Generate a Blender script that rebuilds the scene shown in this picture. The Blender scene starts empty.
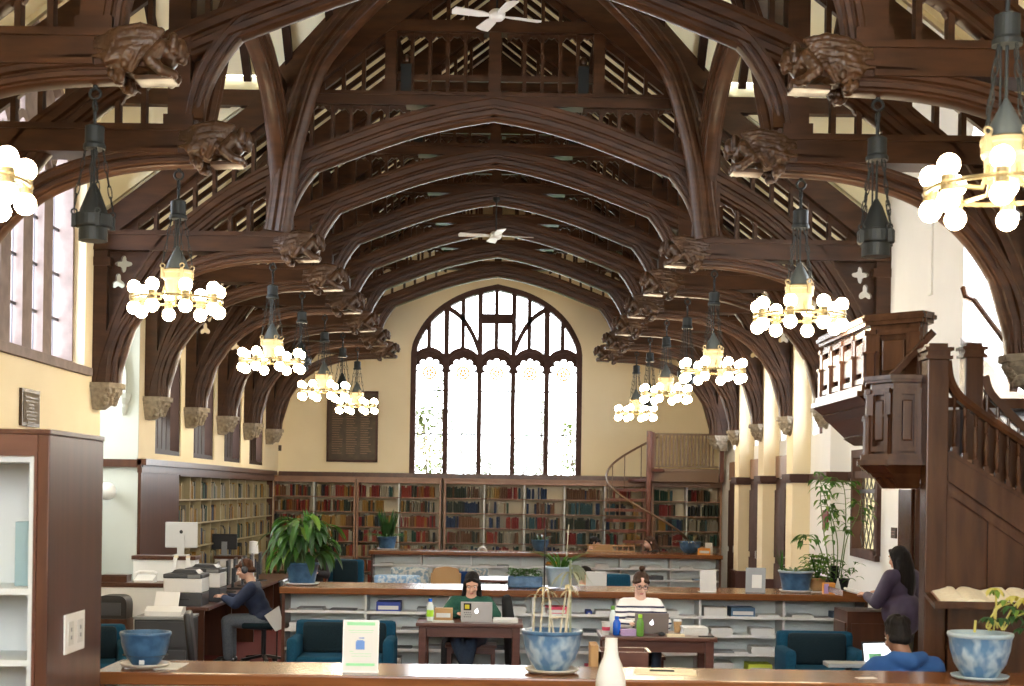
import bpy, bmesh, math, random
from mathutils import Vector, Matrix, noise as mnoise
R = random.Random(11)
PI = math.pi
SC = bpy.context.scene
COL = SC.collection

# ---------------------------------------------------------------- camera, sky, exposure
F, H, T = 1450.0, 2.1, 0.015          # focal length in pixels, eye height, roll
cd = bpy.data.cameras.new('camera'); cam = bpy.data.objects.new('camera', cd); COL.objects.link(cam)
cam.location = (0, 0, H); cam.rotation_euler = (PI / 2, -T, 0)
cd.sensor_width = 36.0; cd.lens = F * 36.0 / 1024.0
cd.shift_x = (512 - 503) / 1024.0; cd.shift_y = (492 - 343) / 1024.0
cd.clip_start = 0.1; cd.clip_end = 300
cd.dof.use_dof = True; cd.dof.focus_distance = 16.0; cd.dof.aperture_fstop = 4.0
SC.camera = cam
SC.view_settings.view_transform = 'Standard'; SC.view_settings.look = 'None'
SC.view_settings.gamma = 1.0; SC.view_settings.use_curve_mapping = False
SC.view_settings.exposure = 1.7
w = bpy.data.worlds.new('sky'); SC.world = w; w.use_nodes = True
bg = w.node_tree.nodes['Background']; bg.inputs[0].default_value = (0.95, 0.975, 1.0, 1); bg.inputs[1].default_value = 5.5
SC.cycles.use_denoising = True
SC.cycles.max_bounces = 8; SC.cycles.diffuse_bounces = 5; SC.cycles.transparent_max_bounces = 12
SC.cycles.caustics_reflective = False; SC.cycles.caustics_refractive = False

def P(x, y, Y):                       # where the line of sight through a photo point meets the plane at depth Y
    xp = x + T * (y - 492); yp = y - T * (x - 503)
    return Vector(((xp - 503) * Y / F, Y, H - (yp - 492) * Y / F))
def PX(x, y, Y): return P(x, y, Y).x
def PZ(x, y, Y): return P(x, y, Y).z

# ---------------------------------------------------------------- materials
def mat(name, c, rough=0.5, metal=0.0, c2=None, scale=8.0, stretch=(1, 1, 1), bump=0.0, kind='noise', spec=0.5, coat=0.0, detail=4.0, lo=0.35, hi=0.65):
    m = bpy.data.materials.new(name); m.use_nodes = True
    nt = m.node_tree; b = nt.nodes['Principled BSDF']
    b.inputs['Base Color'].default_value = (*c, 1); b.inputs['Roughness'].default_value = rough
    b.inputs['Metallic'].default_value = metal; b.inputs['Specular IOR Level'].default_value = spec
    if coat: b.inputs['Coat Weight'].default_value = coat; b.inputs['Coat Roughness'].default_value = 0.08
    if c2 is not None or bump:
        tc = nt.nodes.new('ShaderNodeTexCoord'); mp = nt.nodes.new('ShaderNodeMapping')
        mp.inputs['Scale'].default_value = stretch; nt.links.new(tc.outputs['Object'], mp.inputs[0])
        if kind == 'noise':
            n = nt.nodes.new('ShaderNodeTexNoise'); n.inputs['Scale'].default_value = scale; n.inputs['Detail'].default_value = detail; out = n.outputs[0]
        elif kind == 'wave':
            n = nt.nodes.new('ShaderNodeTexWave'); n.inputs['Scale'].default_value = scale; n.inputs['Distortion'].default_value = 5; n.inputs['Detail'].default_value = 3; out = n.outputs[1]
        else:
            n = nt.nodes.new('ShaderNodeTexVoronoi'); n.inputs['Scale'].default_value = scale; out = n.outputs[0]
        nt.links.new(mp.outputs[0], n.inputs[0])
        if c2 is not None:
            r = nt.nodes.new('ShaderNodeValToRGB'); r.color_ramp.elements[0].position = lo; r.color_ramp.elements[1].position = hi
            r.color_ramp.elements[0].color = (*c, 1); r.color_ramp.elements[1].color = (*c2, 1)
            nt.links.new(out, r.inputs[0]); nt.links.new(r.outputs[0], b.inputs['Base Color'])
        if bump:
            bp = nt.nodes.new('ShaderNodeBump'); bp.inputs['Strength'].default_value = bump; bp.inputs['Distance'].default_value = 0.02
            nt.links.new(out, bp.inputs['Height']); nt.links.new(bp.outputs[0], b.inputs['Normal'])
    return m

def emit(name, c, s):
    m = bpy.data.materials.new(name); m.use_nodes = True; nt = m.node_tree
    nt.nodes.remove(nt.nodes['Principled BSDF']); e = nt.nodes.new('ShaderNodeEmission')
    e.inputs[0].default_value = (*c, 1); e.inputs[1].default_value = s
    nt.links.new(e.outputs[0], nt.nodes['Material Output'].inputs[0]); return m

def pane(name, c, gl=0.06):
    m = bpy.data.materials.new(name); m.use_nodes = True; nt = m.node_tree
    nt.nodes.remove(nt.nodes['Principled BSDF'])
    t = nt.nodes.new('ShaderNodeBsdfTransparent'); t.inputs[0].default_value = (*c, 1)
    g = nt.nodes.new('ShaderNodeBsdfGlossy'); g.inputs['Roughness'].default_value = 0.08
    x = nt.nodes.new('ShaderNodeMixShader'); x.inputs[0].default_value = gl
    nt.links.new(t.outputs[0], x.inputs[1]); nt.links.new(g.outputs[0], x.inputs[2])
    nt.links.new(x.outputs[0], nt.nodes['Material Output'].inputs[0]); return m

def leafmat(name, c, c2, tr=0.35):
    m = mat(name, c, 0.4, c2=c2, scale=6, spec=0.4); nt = m.node_tree; b = nt.nodes['Principled BSDF']
    t = nt.nodes.new('ShaderNodeBsdfTranslucent'); t.inputs[0].default_value = (c[0] * 2, c[1] * 2, c[2] * 1.2, 1)
    x = nt.nodes.new('ShaderNodeMixShader'); x.inputs[0].default_value = tr
    nt.links.new(b.outputs[0], x.inputs[1]); nt.links.new(t.outputs[0], x.inputs[2])
    nt.links.new(x.outputs[0], nt.nodes['Material Output'].inputs[0]); return m

M = dict(
    oak=mat('dark_oak', (0.036, 0.0142, 0.0055), 0.40, c2=(0.068, 0.0275, 0.0112), scale=3, stretch=(1, 1, 5), spec=0.35),
    oak_lite=mat('carved_oak', (0.034, 0.015, 0.0065), 0.36, c2=(0.072, 0.034, 0.015), scale=9, spec=0.45),
    rafter=mat('rafter_oak', (0.022, 0.010, 0.006), 0.5, c2=(0.034, 0.016, 0.009), scale=3, spec=0.12),
    pulpit=mat('pulpit_oak', (0.036, 0.0135, 0.0055), 0.27, c2=(0.068, 0.026, 0.011), scale=2.5, stretch=(4, 4, 0.6), spec=0.35),
    top=mat('counter_oak', (0.13, 0.045, 0.014), 0.19, c2=(0.22, 0.085, 0.028), scale=2.0, stretch=(0.5, 7, 7), spec=0.4),
    walnut=mat('bookcase_walnut', (0.055, 0.022, 0.013), 0.3, c2=(0.085, 0.032, 0.017), scale=2.5, stretch=(5, 5, 0.4), spec=0.35),
    shelfwood=mat('shelf_oak', (0.22, 0.11, 0.06), 0.4, c2=(0.28, 0.15, 0.085), scale=3),
    tablewood=mat('table_cherry', (0.075, 0.028, 0.019), 0.28, c2=(0.11, 0.044, 0.03), scale=3, stretch=(1, 6, 6), spec=0.5),
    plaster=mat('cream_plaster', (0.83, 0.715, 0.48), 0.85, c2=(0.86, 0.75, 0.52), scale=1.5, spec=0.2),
    daylit_white=mat('daylit_white_plaster', (0.80, 0.81, 0.80), 0.85, c2=(0.84, 0.85, 0.84), scale=1.5, spec=0.2),  # white partitions; on the right wall, daylight on cream plaster put into colour
    ceilp=mat('ceiling_plaster', (0.88, 0.83, 0.60), 0.85, c2=(0.91, 0.87, 0.66), scale=1.2, spec=0.2),
    carpet=mat('red_carpet', (0.10, 0.02, 0.018), 0.95, c2=(0.14, 0.035, 0.03), scale=60, spec=0.1),
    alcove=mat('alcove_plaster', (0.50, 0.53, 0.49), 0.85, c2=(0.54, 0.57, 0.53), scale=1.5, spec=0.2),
    stone=mat('carved_stone', (0.22, 0.185, 0.135), 0.8, c2=(0.34, 0.29, 0.22), scale=18, bump=0.6, spec=0.2),
    winstone=mat('brown_stone', (0.055, 0.026, 0.02), 0.7, c2=(0.08, 0.04, 0.032), scale=6, spec=0.3),
    winframe=mat('window_stone', (0.20, 0.155, 0.14), 0.7, c2=(0.27, 0.21, 0.19), scale=6, spec=0.3),
    iron=mat('dark_iron', (0.020, 0.024, 0.026), 0.5, 0.3, spec=0.3),
    ironblue=mat('grey_iron', (0.07, 0.085, 0.095), 0.5, 0.3, spec=0.3),
    lead=mat('lead', (0.08, 0.08, 0.09), 0.5, 0.5),
    brass=mat('pale_brass', (0.20, 0.16, 0.08), 0.45, 0.4),
    drum=mat('cream_metal', (0.20, 0.165, 0.10), 0.5, 0.1, spec=0.3),
    bulb=emit('lamp_glow', (1.0, 0.80, 0.52), 25.0),
    downlight=emit('downlight_glow', (1.0, 0.72, 0.42), 1.2),
    glass=pane('window_glass', (0.93, 0.95, 0.97)),
    amber=pane('amber_glass', (0.34, 0.20, 0.10), 0.04),
    tinted=pane('tinted_glass', (0.86, 0.90, 0.98), 0.05),
    yellowglass=pane('yellow_glass', (0.20, 0.165, 0.09), 0.08),
    metal=mat('grey_shelf_metal', (0.70, 0.745, 0.72), 0.45, 0.1, spec=0.4),
    metalw=mat('pale_shelf_metal', (0.62, 0.63, 0.62), 0.4, 0.1, spec=0.4),
    white=mat('white_paper', (0.62, 0.63, 0.62), 0.7, spec=0.3),
    cream=mat('cream_paper', (0.78, 0.70, 0.52), 0.7, spec=0.3),
    page=mat('book_pages', (0.74, 0.66, 0.5), 0.8, c2=(0.80, 0.73, 0.58), scale=40, spec=0.2),
    plastic=mat('white_plastic', (0.75, 0.76, 0.76), 0.35, spec=0.5),
    black=mat('black_plastic', (0.012, 0.013, 0.016), 0.35, spec=0.5),
    dgrey=mat('dark_grey_plastic', (0.045, 0.05, 0.06), 0.4, spec=0.5),
    grey=mat('grey_plastic', (0.22, 0.235, 0.25), 0.4, spec=0.5),
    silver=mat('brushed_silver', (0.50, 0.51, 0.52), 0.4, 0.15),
    silverd=mat('dark_silver', (0.22, 0.19, 0.18), 0.4, 0.2),  # darker grey metal of the second laptop
    bluefab=mat('blue_fabric', (0.006, 0.045, 0.085), 0.9, c2=(0.009, 0.06, 0.11), scale=90, spec=0.15),
    navyfab=mat('dark_teal_fabric', (0.007, 0.016, 0.022), 0.9, c2=(0.010, 0.022, 0.03), scale=90, spec=0.15),
    royalfab=mat('royal_blue_fabric', (0.005, 0.022, 0.085), 0.9, c2=(0.008, 0.03, 0.11), scale=90, spec=0.15),
    pattern=mat('patterned_upholstery', (0.16, 0.22, 0.27), 0.9, c2=(0.40, 0.40, 0.37), scale=24, kind='noise', detail=1.0, lo=0.44, hi=0.56, spec=0.15),
    bluepat=mat('pale_blue_pattern', (0.17, 0.29, 0.45), 0.9, c2=(0.42, 0.48, 0.53), scale=26, kind='noise', detail=1.0, lo=0.44, hi=0.58, spec=0.15),
    soil=mat('soil', (0.035, 0.025, 0.018), 0.95, c2=(0.07, 0.05, 0.035), scale=40),
    pot_blue=mat('blue_glaze', (0.026, 0.080, 0.165), 0.3, c2=(0.055, 0.135, 0.25), scale=14, bump=0.5, spec=0.45),
    pot_pale=mat('pale_blue_glaze', (0.09, 0.20, 0.36), 0.28, c2=(0.34, 0.45, 0.54), scale=16, kind='noise', detail=1.5, stretch=(1, 1, .7), lo=0.42, hi=0.62, bump=0.6, spec=0.5),
    pot_rim=mat('pale_rim_glaze', (0.26, 0.36, 0.44), 0.3, c2=(0.34, 0.43, 0.50), scale=10, spec=0.6),
    saucer=mat('saucer_glaze', (0.34, 0.31, 0.26), 0.35, c2=(0.42, 0.39, 0.33), scale=10, spec=0.5),
    leaf=leafmat('leaf_green', (0.03, 0.10, 0.015), (0.07, 0.19, 0.03)),
    leafdark=leafmat('leaf_dark', (0.018, 0.06, 0.018), (0.04, 0.11, 0.03)),
    leaflite=leafmat('leaf_light', (0.10, 0.20, 0.03), (0.19, 0.30, 0.06)),
    leafgrey=leafmat('leaf_grey', (0.20, 0.24, 0.18), (0.36, 0.38, 0.30)),
    leafyel=leafmat('leaf_yellow', (0.45, 0.42, 0.10), (0.6, 0.55, 0.2)),
    outleaf=leafmat('outdoor_leaf', (0.030, 0.045, 0.009), (0.10, 0.11, 0.03), 0.35),
    outleaf2=leafmat('outdoor_leaf_pale', (0.06, 0.085, 0.07), (0.15, 0.18, 0.15), 0.35),
    stem=mat('plant_stem', (0.42, 0.36, 0.20), 0.7, c2=(0.55, 0.48, 0.3), scale=20),
    stemg=mat('green_stem', (0.10, 0.17, 0.05), 0.6),
    dry=mat('dry_stem', (0.40, 0.37, 0.27), 0.8, c2=(0.5, 0.46, 0.36), scale=20),
    bronze=mat('bronze', (0.035, 0.021, 0.010), 0.45, 0.3, c2=(0.075, 0.05, 0.024), scale=7, lo=0.3, hi=0.8),
    cardboard=mat('cardboard', (0.42, 0.25, 0.11), 0.8),
    skin=mat('skin', (0.58, 0.33, 0.23), 0.5, spec=0.4), skinp=mat('pale_skin', (0.68, 0.43, 0.33), 0.5, spec=0.4), skinb=mat('brown_skin', (0.24, 0.12, 0.075), 0.5, spec=0.4),
    hairblack=mat('black_hair', (0.006, 0.005, 0.005), 0.6, c2=(0.012, 0.009, 0.008), scale=60, stretch=(1, 1, 0.15), bump=0.5, spec=0.15),
    hairbrown=mat('brown_hair', (0.03, 0.014, 0.008), 0.6, c2=(0.065, 0.032, 0.018), scale=60, stretch=(1, 1, 0.15), bump=0.5, spec=0.2),
    hairred=mat('auburn_hair', (0.055, 0.02, 0.009), 0.6, c2=(0.10, 0.04, 0.017), scale=60, stretch=(1, 1, 0.15), bump=0.5, spec=0.2),
    green=mat('dark_green_knit', (0.008, 0.06, 0.04), 0.9, c2=(0.014, 0.085, 0.055), scale=60),
    navy=mat('navy_cloth', (0.010, 0.018, 0.05), 0.85, c2=(0.016, 0.028, 0.07), scale=20),
    purple=mat('purple_coat', (0.028, 0.018, 0.045), 0.6, c2=(0.048, 0.032, 0.07), scale=7, bump=0.3),
    royal=mat('blue_hoodie', (0.012, 0.065, 0.22), 0.85, c2=(0.02, 0.085, 0.27), scale=6, bump=0.2),
    jean=mat('dark_jeans', (0.02, 0.035, 0.065), 0.85, c2=(0.03, 0.05, 0.085), scale=60),
    jeang=mat('grey_jeans', (0.09, 0.11, 0.14), 0.85, c2=(0.13, 0.15, 0.18), scale=60),
    olive=mat('olive_trousers', (0.05, 0.05, 0.03), 0.85), blackcloth=mat('black_cloth', (0.008, 0.008, 0.01), 0.85),
    lips=mat('lips', (0.45, 0.14, 0.12), 0.45), eyew=mat('eye_white', (0.7, 0.68, 0.65), 0.3), eyed=mat('eye_dark', (0.02, 0.015, 0.012), 0.2),
    redbox=mat('pink_card', (0.60, 0.05, 0.12), 0.6), bluebox=mat('blue_card', (0.012, 0.04, 0.30), 0.5), tealbox=mat('slate_blue_card', (0.05, 0.12, 0.22), 0.5),
    limebox=mat('lime_card', (0.50, 0.60, 0.05), 0.6), orangebox=mat('orange_card', (0.70, 0.30, 0.05), 0.6),
    greenstrip=mat('green_print', (0.25, 0.62, 0.33), 0.6), blueprint=mat('blue_print', (0.10, 0.22, 0.55), 0.6), pinkprint=mat('lilac_card', (0.45, 0.32, 0.6), 0.6),
    nearwhite=mat('painted_shelf', (0.52, 0.56, 0.57), 0.5, spec=0.3),
    pbottle=mat('clear_bottle_plastic', (0.62, 0.70, 0.70), 0.15, spec=0.7), lime=mat('lime_plastic', (0.35, 0.65, 0.04), 0.3), bluepl=mat('blue_plastic', (0.01, 0.10, 0.55), 0.25),
    greenpl=mat('green_glass_plastic', (0.12, 0.28, 0.05), 0.2), logo=emit('backlit_logo', (0.95, 0.97, 1.0), 1.1), screen=emit('lit_screen', (0.85, 0.95, 1.0), 0.95),
    yellow=mat('yellow_print', (0.75, 0.70, 0.05), 0.5), floorwood=mat('rail_oak', (0.17, 0.085, 0.04), 0.35),
    redwood=mat('redbrown_steel', (0.11, 0.035, 0.02), 0.4, c2=(0.15, 0.05, 0.03), scale=5), oldshelf=mat('old_shelf', (0.26, 0.21, 0.11), 0.6, c2=(0.31, 0.26, 0.14), scale=4),
    pine=mat('yellow_wood', (0.38, 0.22, 0.09), 0.45),
    stair=mat('tan_rail', (0.15, 0.085, 0.042), 0.45), radi=mat('plinth_paint', (0.085, 0.03, 0.025), 0.6),
)
m = mat('striped_knit', (0.80, 0.79, 0.77), 0.9); M['striped'] = m
nt = m.node_tree; tc = nt.nodes.new('ShaderNodeTexCoord'); sx = nt.nodes.new('ShaderNodeSeparateXYZ'); nt.links.new(tc.outputs['Object'], sx.inputs[0])
mu = nt.nodes.new('ShaderNodeMath'); mu.operation = 'MULTIPLY'; mu.inputs[1].default_value = 1 / 0.052; nt.links.new(sx.outputs[2], mu.inputs[0])
fr = nt.nodes.new('ShaderNodeMath'); fr.operation = 'FRACT'; nt.links.new(mu.outputs[0], fr.inputs[0])
gt = nt.nodes.new('ShaderNodeMath'); gt.operation = 'LESS_THAN'; gt.inputs[1].default_value = 0.36; nt.links.new(fr.outputs[0], gt.inputs[0])
lt = nt.nodes.new('ShaderNodeMath'); lt.operation = 'LESS_THAN'; lt.inputs[1].default_value = 0.988; nt.links.new(sx.outputs[2], lt.inputs[0])
mm = nt.nodes.new('ShaderNodeMath'); mm.operation = 'MULTIPLY'; nt.links.new(gt.outputs[0], mm.inputs[0]); nt.links.new(lt.outputs[0], mm.inputs[1])
mx = nt.nodes.new('ShaderNodeMix'); mx.data_type = 'RGBA'; mx.inputs[6].default_value = (0.80, 0.79, 0.77, 1); mx.inputs[7].default_value = (0.02, 0.022, 0.06, 1)
nt.links.new(mm.outputs[0], mx.inputs[0]); nt.links.new(mx.outputs[2], nt.nodes['Principled BSDF'].inputs['Base Color'])
# lamp glass: leave as is

# ---------------------------------------------------------------- objects
def setp(o, label=None, cat=None, group=None, kind=None, category=None):
    cat = cat or category
    if label: o['label'] = label
    if cat: o['category'] = cat
    if group: o['group'] = group
    if kind: o['kind'] = kind
    return o
def thing(name, label, cat, loc=(0, 0, 0), rotz=0.0, group=None):
    o = bpy.data.objects.new(name, None); COL.objects.link(o); o.empty_display_size = 0.1
    o.location = loc; o.rotation_euler = (0, 0, rotz)
    return setp(o, label, cat, group)
KIDS = {}
def copy_tree(root, loc, rotz=None, label=None, group=None):
    def cp(o, parent):
        c = o.copy(); COL.objects.link(c); c.parent = parent
        for k in KIDS.get(o.name, []): KIDS.setdefault(c.name, []).append(cp(k, c))
        return c
    r = cp(root, None); r.location = loc
    if rotz is not None: r.rotation_euler = (0, 0, rotz)
    if label: r['label'] = label
    if group: r['group'] = group
    return r
def link(me, name, mats, parent=None, smooth=False, **kw):
    o = bpy.data.objects.new(name, me); COL.objects.link(o)
    for m_ in (mats if isinstance(mats, (list, tuple)) else [mats]): me.materials.append(M[m_] if isinstance(m_, str) else m_)
    if smooth:
        for p in me.polygons: p.use_smooth = True
    if parent is not None: o.parent = parent; KIDS.setdefault(parent.name, []).append(o)
    setp(o, **kw)
    return o

def catmull(pts, n=8):
    pts = [Vector(p) for p in pts]; out = []
    q = [pts[0] * 2 - pts[1]] + pts + [pts[-1] * 2 - pts[-2]]
    for i in range(1, len(q) - 2):
        p0, p1, p2, p3 = q[i - 1:i + 3]
        for k in range(n):
            t = k / n
            out.append(0.5 * ((2 * p1) + (p2 - p0) * t + (2 * p0 - 5 * p1 + 4 * p2 - p3) * t * t + (3 * p1 - p0 - 3 * p2 + p3) * t ** 3))
    out.append(pts[-1]); return out

class MB:
    def __init__(s): s.v = []; s.f = []; s.m = []; s.mi = 0; s.X = None
    def add(s, vs, fs):
        b = len(s.v)
        s.v += [tuple(s.X @ Vector(p)) if s.X else tuple(p) for p in vs]
        s.f += [tuple(b + i for i in f) for f in fs]; s.m += [s.mi] * len(fs); return s
    def box(s, x0, x1, y0, y1, z0, z1, ch=0.0):
        if x0 > x1: x0, x1 = x1, x0
        if y0 > y1: y0, y1 = y1, y0
        if z0 > z1: z0, z1 = z1, z0
        if ch <= 0:
            vs = [(x, y, z) for z in (z0, z1) for (x, y) in ((x0, y0), (x1, y0), (x1, y1), (x0, y1))]
            fs = [(3, 2, 1, 0), (4, 5, 6, 7), (0, 1, 5, 4), (1, 2, 6, 5), (2, 3, 7, 6), (3, 0, 4, 7)]
            return s.add(vs, fs)
        c = min(ch, (x1 - x0) * .45, (y1 - y0) * .45, (z1 - z0) * .45)
        bm = bmesh.new(); bmesh.ops.create_cube(bm, size=1)
        for v in bm.verts: v.co = Vector(((x0 + x1) / 2 + v.co.x * (x1 - x0), (y0 + y1) / 2 + v.co.y * (y1 - y0), (z0 + z1) / 2 + v.co.z * (z1 - z0)))
        bmesh.ops.bevel(bm, geom=bm.edges[:], offset=c, segments=2, profile=0.6, affect='EDGES')
        bm.verts.index_update(); s.add([v.co[:] for v in bm.verts], [[v.index for v in f.verts] for f in bm.faces]); bm.free(); return s
    def bar(s, a, b, wdt, dep, up=(0, 0, 1)):          # rectangular bar from a to b
        a, b = Vector(a), Vector(b); d = (b - a).normalized(); u = Vector(up)
        if abs(d.dot(u)) > .98: u = Vector((0, 1, 0))
        x = d.cross(u).normalized(); y = x.cross(d)
        vs = [p + x * (i * wdt / 2) + y * (j * dep / 2) for p in (a, b) for (i, j) in ((-1, -1), (1, -1), (1, 1), (-1, 1))]
        return s.add(vs, [(3, 2, 1, 0), (4, 5, 6, 7), (0, 1, 5, 4), (1, 2, 6, 5), (2, 3, 7, 6), (3, 0, 4, 7)])
    def tube(s, pts, r, n=8, r2=None, cap=True):
        pts = [Vector(p) for p in pts]; N = len(pts); vs = []; ref = None
        for i, p in enumerate(pts):
            d = (pts[min(i + 1, N - 1)] - pts[max(i - 1, 0)]).normalized()
            if ref is None: ref = Vector((0, 0, 1)) if abs(d.z) < .9 else Vector((1, 0, 0))
            x = d.cross(ref).normalized(); y = x.cross(d); ref = y
            rr = (r[i] if isinstance(r, (list, tuple)) else (r if r2 is None else r + (r2 - r) * i / max(1, N - 1)))
            vs += [p + (x * math.cos(2 * PI * k / n) + y * math.sin(2 * PI * k / n)) * rr for k in range(n)]
        fs = [(i * n + k, i * n + (k + 1) % n, (i + 1) * n + (k + 1) % n, (i + 1) * n + k) for i in range(N - 1) for k in range(n)]
        if cap: fs += [tuple(range(n - 1, -1, -1)), tuple(range((N - 1) * n, N * n))]
        return s.add(vs, fs)
    def lathe(s, prof, c=(0, 0, 0), n=24, cap=True):      # prof: (r, z)
        vs = [(c[0] + r * math.cos(2 * PI * k / n), c[1] + r * math.sin(2 * PI * k / n), c[2] + z) for r, z in prof for k in range(n)]
        N = len(prof)
        fs = [(i * n + k, i * n + (k + 1) % n, (i + 1) * n + (k + 1) % n, (i + 1) * n + k) for i in range(N - 1) for k in range(n)]
        if cap: fs += [tuple(range(n - 1, -1, -1)), tuple(range((N - 1) * n, N * n))]
        return s.add(vs, fs)
    def ball(s, c, r, n=12, m=8, sc=(1, 1, 1), rot=None):
        vs = []; c = Vector(c)
        for i in range(m + 1):
            a = PI * i / m
            for k in range(n):
                p = Vector((r * sc[0] * math.sin(a) * math.cos(2 * PI * k / n), r * sc[1] * math.sin(a) * math.sin(2 * PI * k / n), -r * sc[2] * math.cos(a)))
                if rot is not None: p = rot @ p
                vs.append(c + p)
        return s.add(vs, [(i * n + k, i * n + (k + 1) % n, (i + 1) * n + (k + 1) % n, (i + 1) * n + k) for i in range(m) for k in range(n)])
    def torus(s, c, Rr, r, n=32, m=8, axis='z'):
        vs = []
        for i in range(n):
            a = 2 * PI * i / n
            for k in range(m):
                b = 2 * PI * k / m; q = (Rr + r * math.cos(b)); p = (q * math.cos(a), q * math.sin(a), r * math.sin(b))
                if axis == 'y': p = (p[0], p[2], p[1])
                if axis == 'x': p = (p[2], p[0], p[1])
                vs.append((c[0] + p[0], c[1] + p[1], c[2] + p[2]))
        return s.add(vs, [(i * m + k, ((i + 1) % n) * m + k, ((i + 1) % n) * m + (k + 1) % m, i * m + (k + 1) % m) for i in range(n) for k in range(m)])
    def prism(s, poly, a, b, axis='y'):        # poly in the plane across axis, extruded a..b
        mk = {'y': lambda p, t: (p[0], t, p[1]), 'z': lambda p, t: (p[0], p[1], t), 'x': lambda p, t: (t, p[0], p[1])}[axis]
        n = len(poly); vs = [mk(p, a) for p in poly] + [mk(p, b) for p in poly]
        return s.add(vs, [tuple(range(n)), tuple(range(2 * n - 1, n - 1, -1))] + [(i, n + i, n + (i + 1) % n, (i + 1) % n) for i in range(n)])
    def sweep(s, path, prof, axis='y', off=0.0):   # path in a plane across axis; prof (n, b): n along the path's left normal, b along the axis
        pts = [Vector((p[0], p[1])) for p in path]; N = len(pts); K = len(prof); vs = []
        for i, p in enumerate(pts):
            d = (pts[min(i + 1, N - 1)] - pts[max(i - 1, 0)]).normalized(); nn = Vector((-d.y, d.x))
            for a, b in prof:
                q = p + nn * a
                vs.append((q.x, off + b, q.y) if axis == 'y' else ((off + b, q.x, q.y) if axis == 'x' else (q.x, q.y, off + b)))
        fs = [(i * K + k, i * K + (k + 1) % K, (i + 1) * K + (k + 1) % K, (i + 1) * K + k) for i in range(N - 1) for k in range(K)]
        fs += [tuple(range(K - 1, -1, -1)), tuple(range((N - 1) * K, N * K))]
        return s.add(vs, fs)
    def sweep3(s, path, prof, side):                # path in 3-D, side = the fixed sideways direction
        pts = [Vector(p) for p in path]; N = len(pts); K = len(prof); vs = []; side = Vector(side).normalized()
        for i, p in enumerate(pts):
            d = (pts[min(i + 1, N - 1)] - pts[max(i - 1, 0)]).normalized(); nn = side.cross(d).normalized()
            vs += [p + nn * a + side * b for a, b in prof]
        fs = [(i * K + k, i * K + (k + 1) % K, (i + 1) * K + (k + 1) % K, (i + 1) * K + k) for i in range(N - 1) for k in range(K)]
        fs += [tuple(range(K - 1, -1, -1)), tuple(range((N - 1) * K, N * K))]
        return s.add(vs, fs)
    def mesh(s, name):
        me = bpy.data.meshes.new(name); me.from_pydata(s.v, [], s.f); me.update()
        bm = bmesh.new(); bm.from_mesh(me); bmesh.ops.recalc_face_normals(bm, faces=bm.faces); bm.to_mesh(me); bm.free()
        for p, i in zip(me.polygons, s.m): p.material_index = i
        return me
    def build(s, name, mats, parent=None, smooth=False, **kw):
        return link(s.mesh(name), name, mats, parent, smooth, **kw)
def rect(w_, d_): return [(-w_ / 2, -d_ / 2), (w_ / 2, -d_ / 2), (w_ / 2, d_ / 2), (-w_ / 2, d_ / 2)]
def autosmooth(o, ang=40):
    me = o.data; bm = bmesh.new(); bm.from_mesh(me)
    for f in bm.faces: f.smooth = True
    for e in bm.edges:
        if len(e.link_faces) == 2 and e.calc_face_angle(0) > math.radians(ang): e.smooth = False
    bm.to_mesh(me); bm.free(); return o
def solid(mb, voxel, smooth=3, fac=.5):
    me = mb.mesh('tmp'); o = bpy.data.objects.new('tmp', me); COL.objects.link(o)
    m_ = o.modifiers.new('r', 'REMESH'); m_.mode = 'VOXEL'; m_.voxel_size = voxel
    if smooth: k = o.modifiers.new('s', 'SMOOTH'); k.iterations = smooth; k.factor = fac
    dg = bpy.context.evaluated_depsgraph_get(); out = bpy.data.meshes.new_from_object(o.evaluated_get(dg)); bpy.data.objects.remove(o); bpy.data.meshes.remove(me); out.materials.clear(); return out
def limb(mb, pts, rs, n=12):
    pts = [Vector(p) for p in pts]
    for a, b, ra, rb in zip(pts, pts[1:], rs, rs[1:]): mb.tube([a, b], ra, n, rb)
    for p, r in zip(pts, rs): mb.ball(p, r, n, 8)
# ---------------------------------------------------------------- the setting
XC, XL, XR, YE = -0.165, -4.72, 4.40, 30.4
BAY = 2.43
TR = [3.88 * BAY - 0.0, 4.88 * BAY, 6.88 * BAY, 7.88 * BAY, 8.88 * BAY, 9.88 * BAY, 10.88 * BAY, 11.88 * BAY]   # truss planes
TR = [round(t, 2) for t in TR]
ROOF = lambda u: 8.74 - 0.763 * abs(u)
LEDGE = 2.40

def plate(outer, holes, axis, a, b, mb=None):
    mb = mb or MB(); bm = bmesh.new(); es = []
    for loop in [outer] + holes:
        vs = [bm.verts.new((p[0], p[1], 0)) for p in loop]
        es += [bm.edges.new((vs[i], vs[(i + 1) % len(vs)])) for i in range(len(vs))]
    bmesh.ops.triangle_fill(bm, edges=es, use_beauty=True, use_dissolve=False)
    bm.verts.index_update(); bm.verts.ensure_lookup_table()
    mk = {'y': lambda p, t: (p[0], t, p[1]), 'x': lambda p, t: (t, p[0], p[1]), 'z': lambda p, t: (p[0], p[1], t)}[axis]
    n = len(bm.verts); vs = [mk(v.co, a) for v in bm.verts] + [mk(v.co, b) for v in bm.verts]
    fs = []
    for f in bm.faces:
        i = [v.index for v in f.verts]; fs += [i, [n + k for k in reversed(i)]]
    for e in bm.edges:
        if len(e.link_faces) == 1: i, j = e.verts[0].index, e.verts[1].index; fs.append((i, j, n + j, n + i))
    bm.free(); mb.add(vs, fs); return mb

# floor
MB().box(-7, 6, -2.2, YE + .4, -0.1, 0).build('floor', 'carpet', kind='structure')

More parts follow.
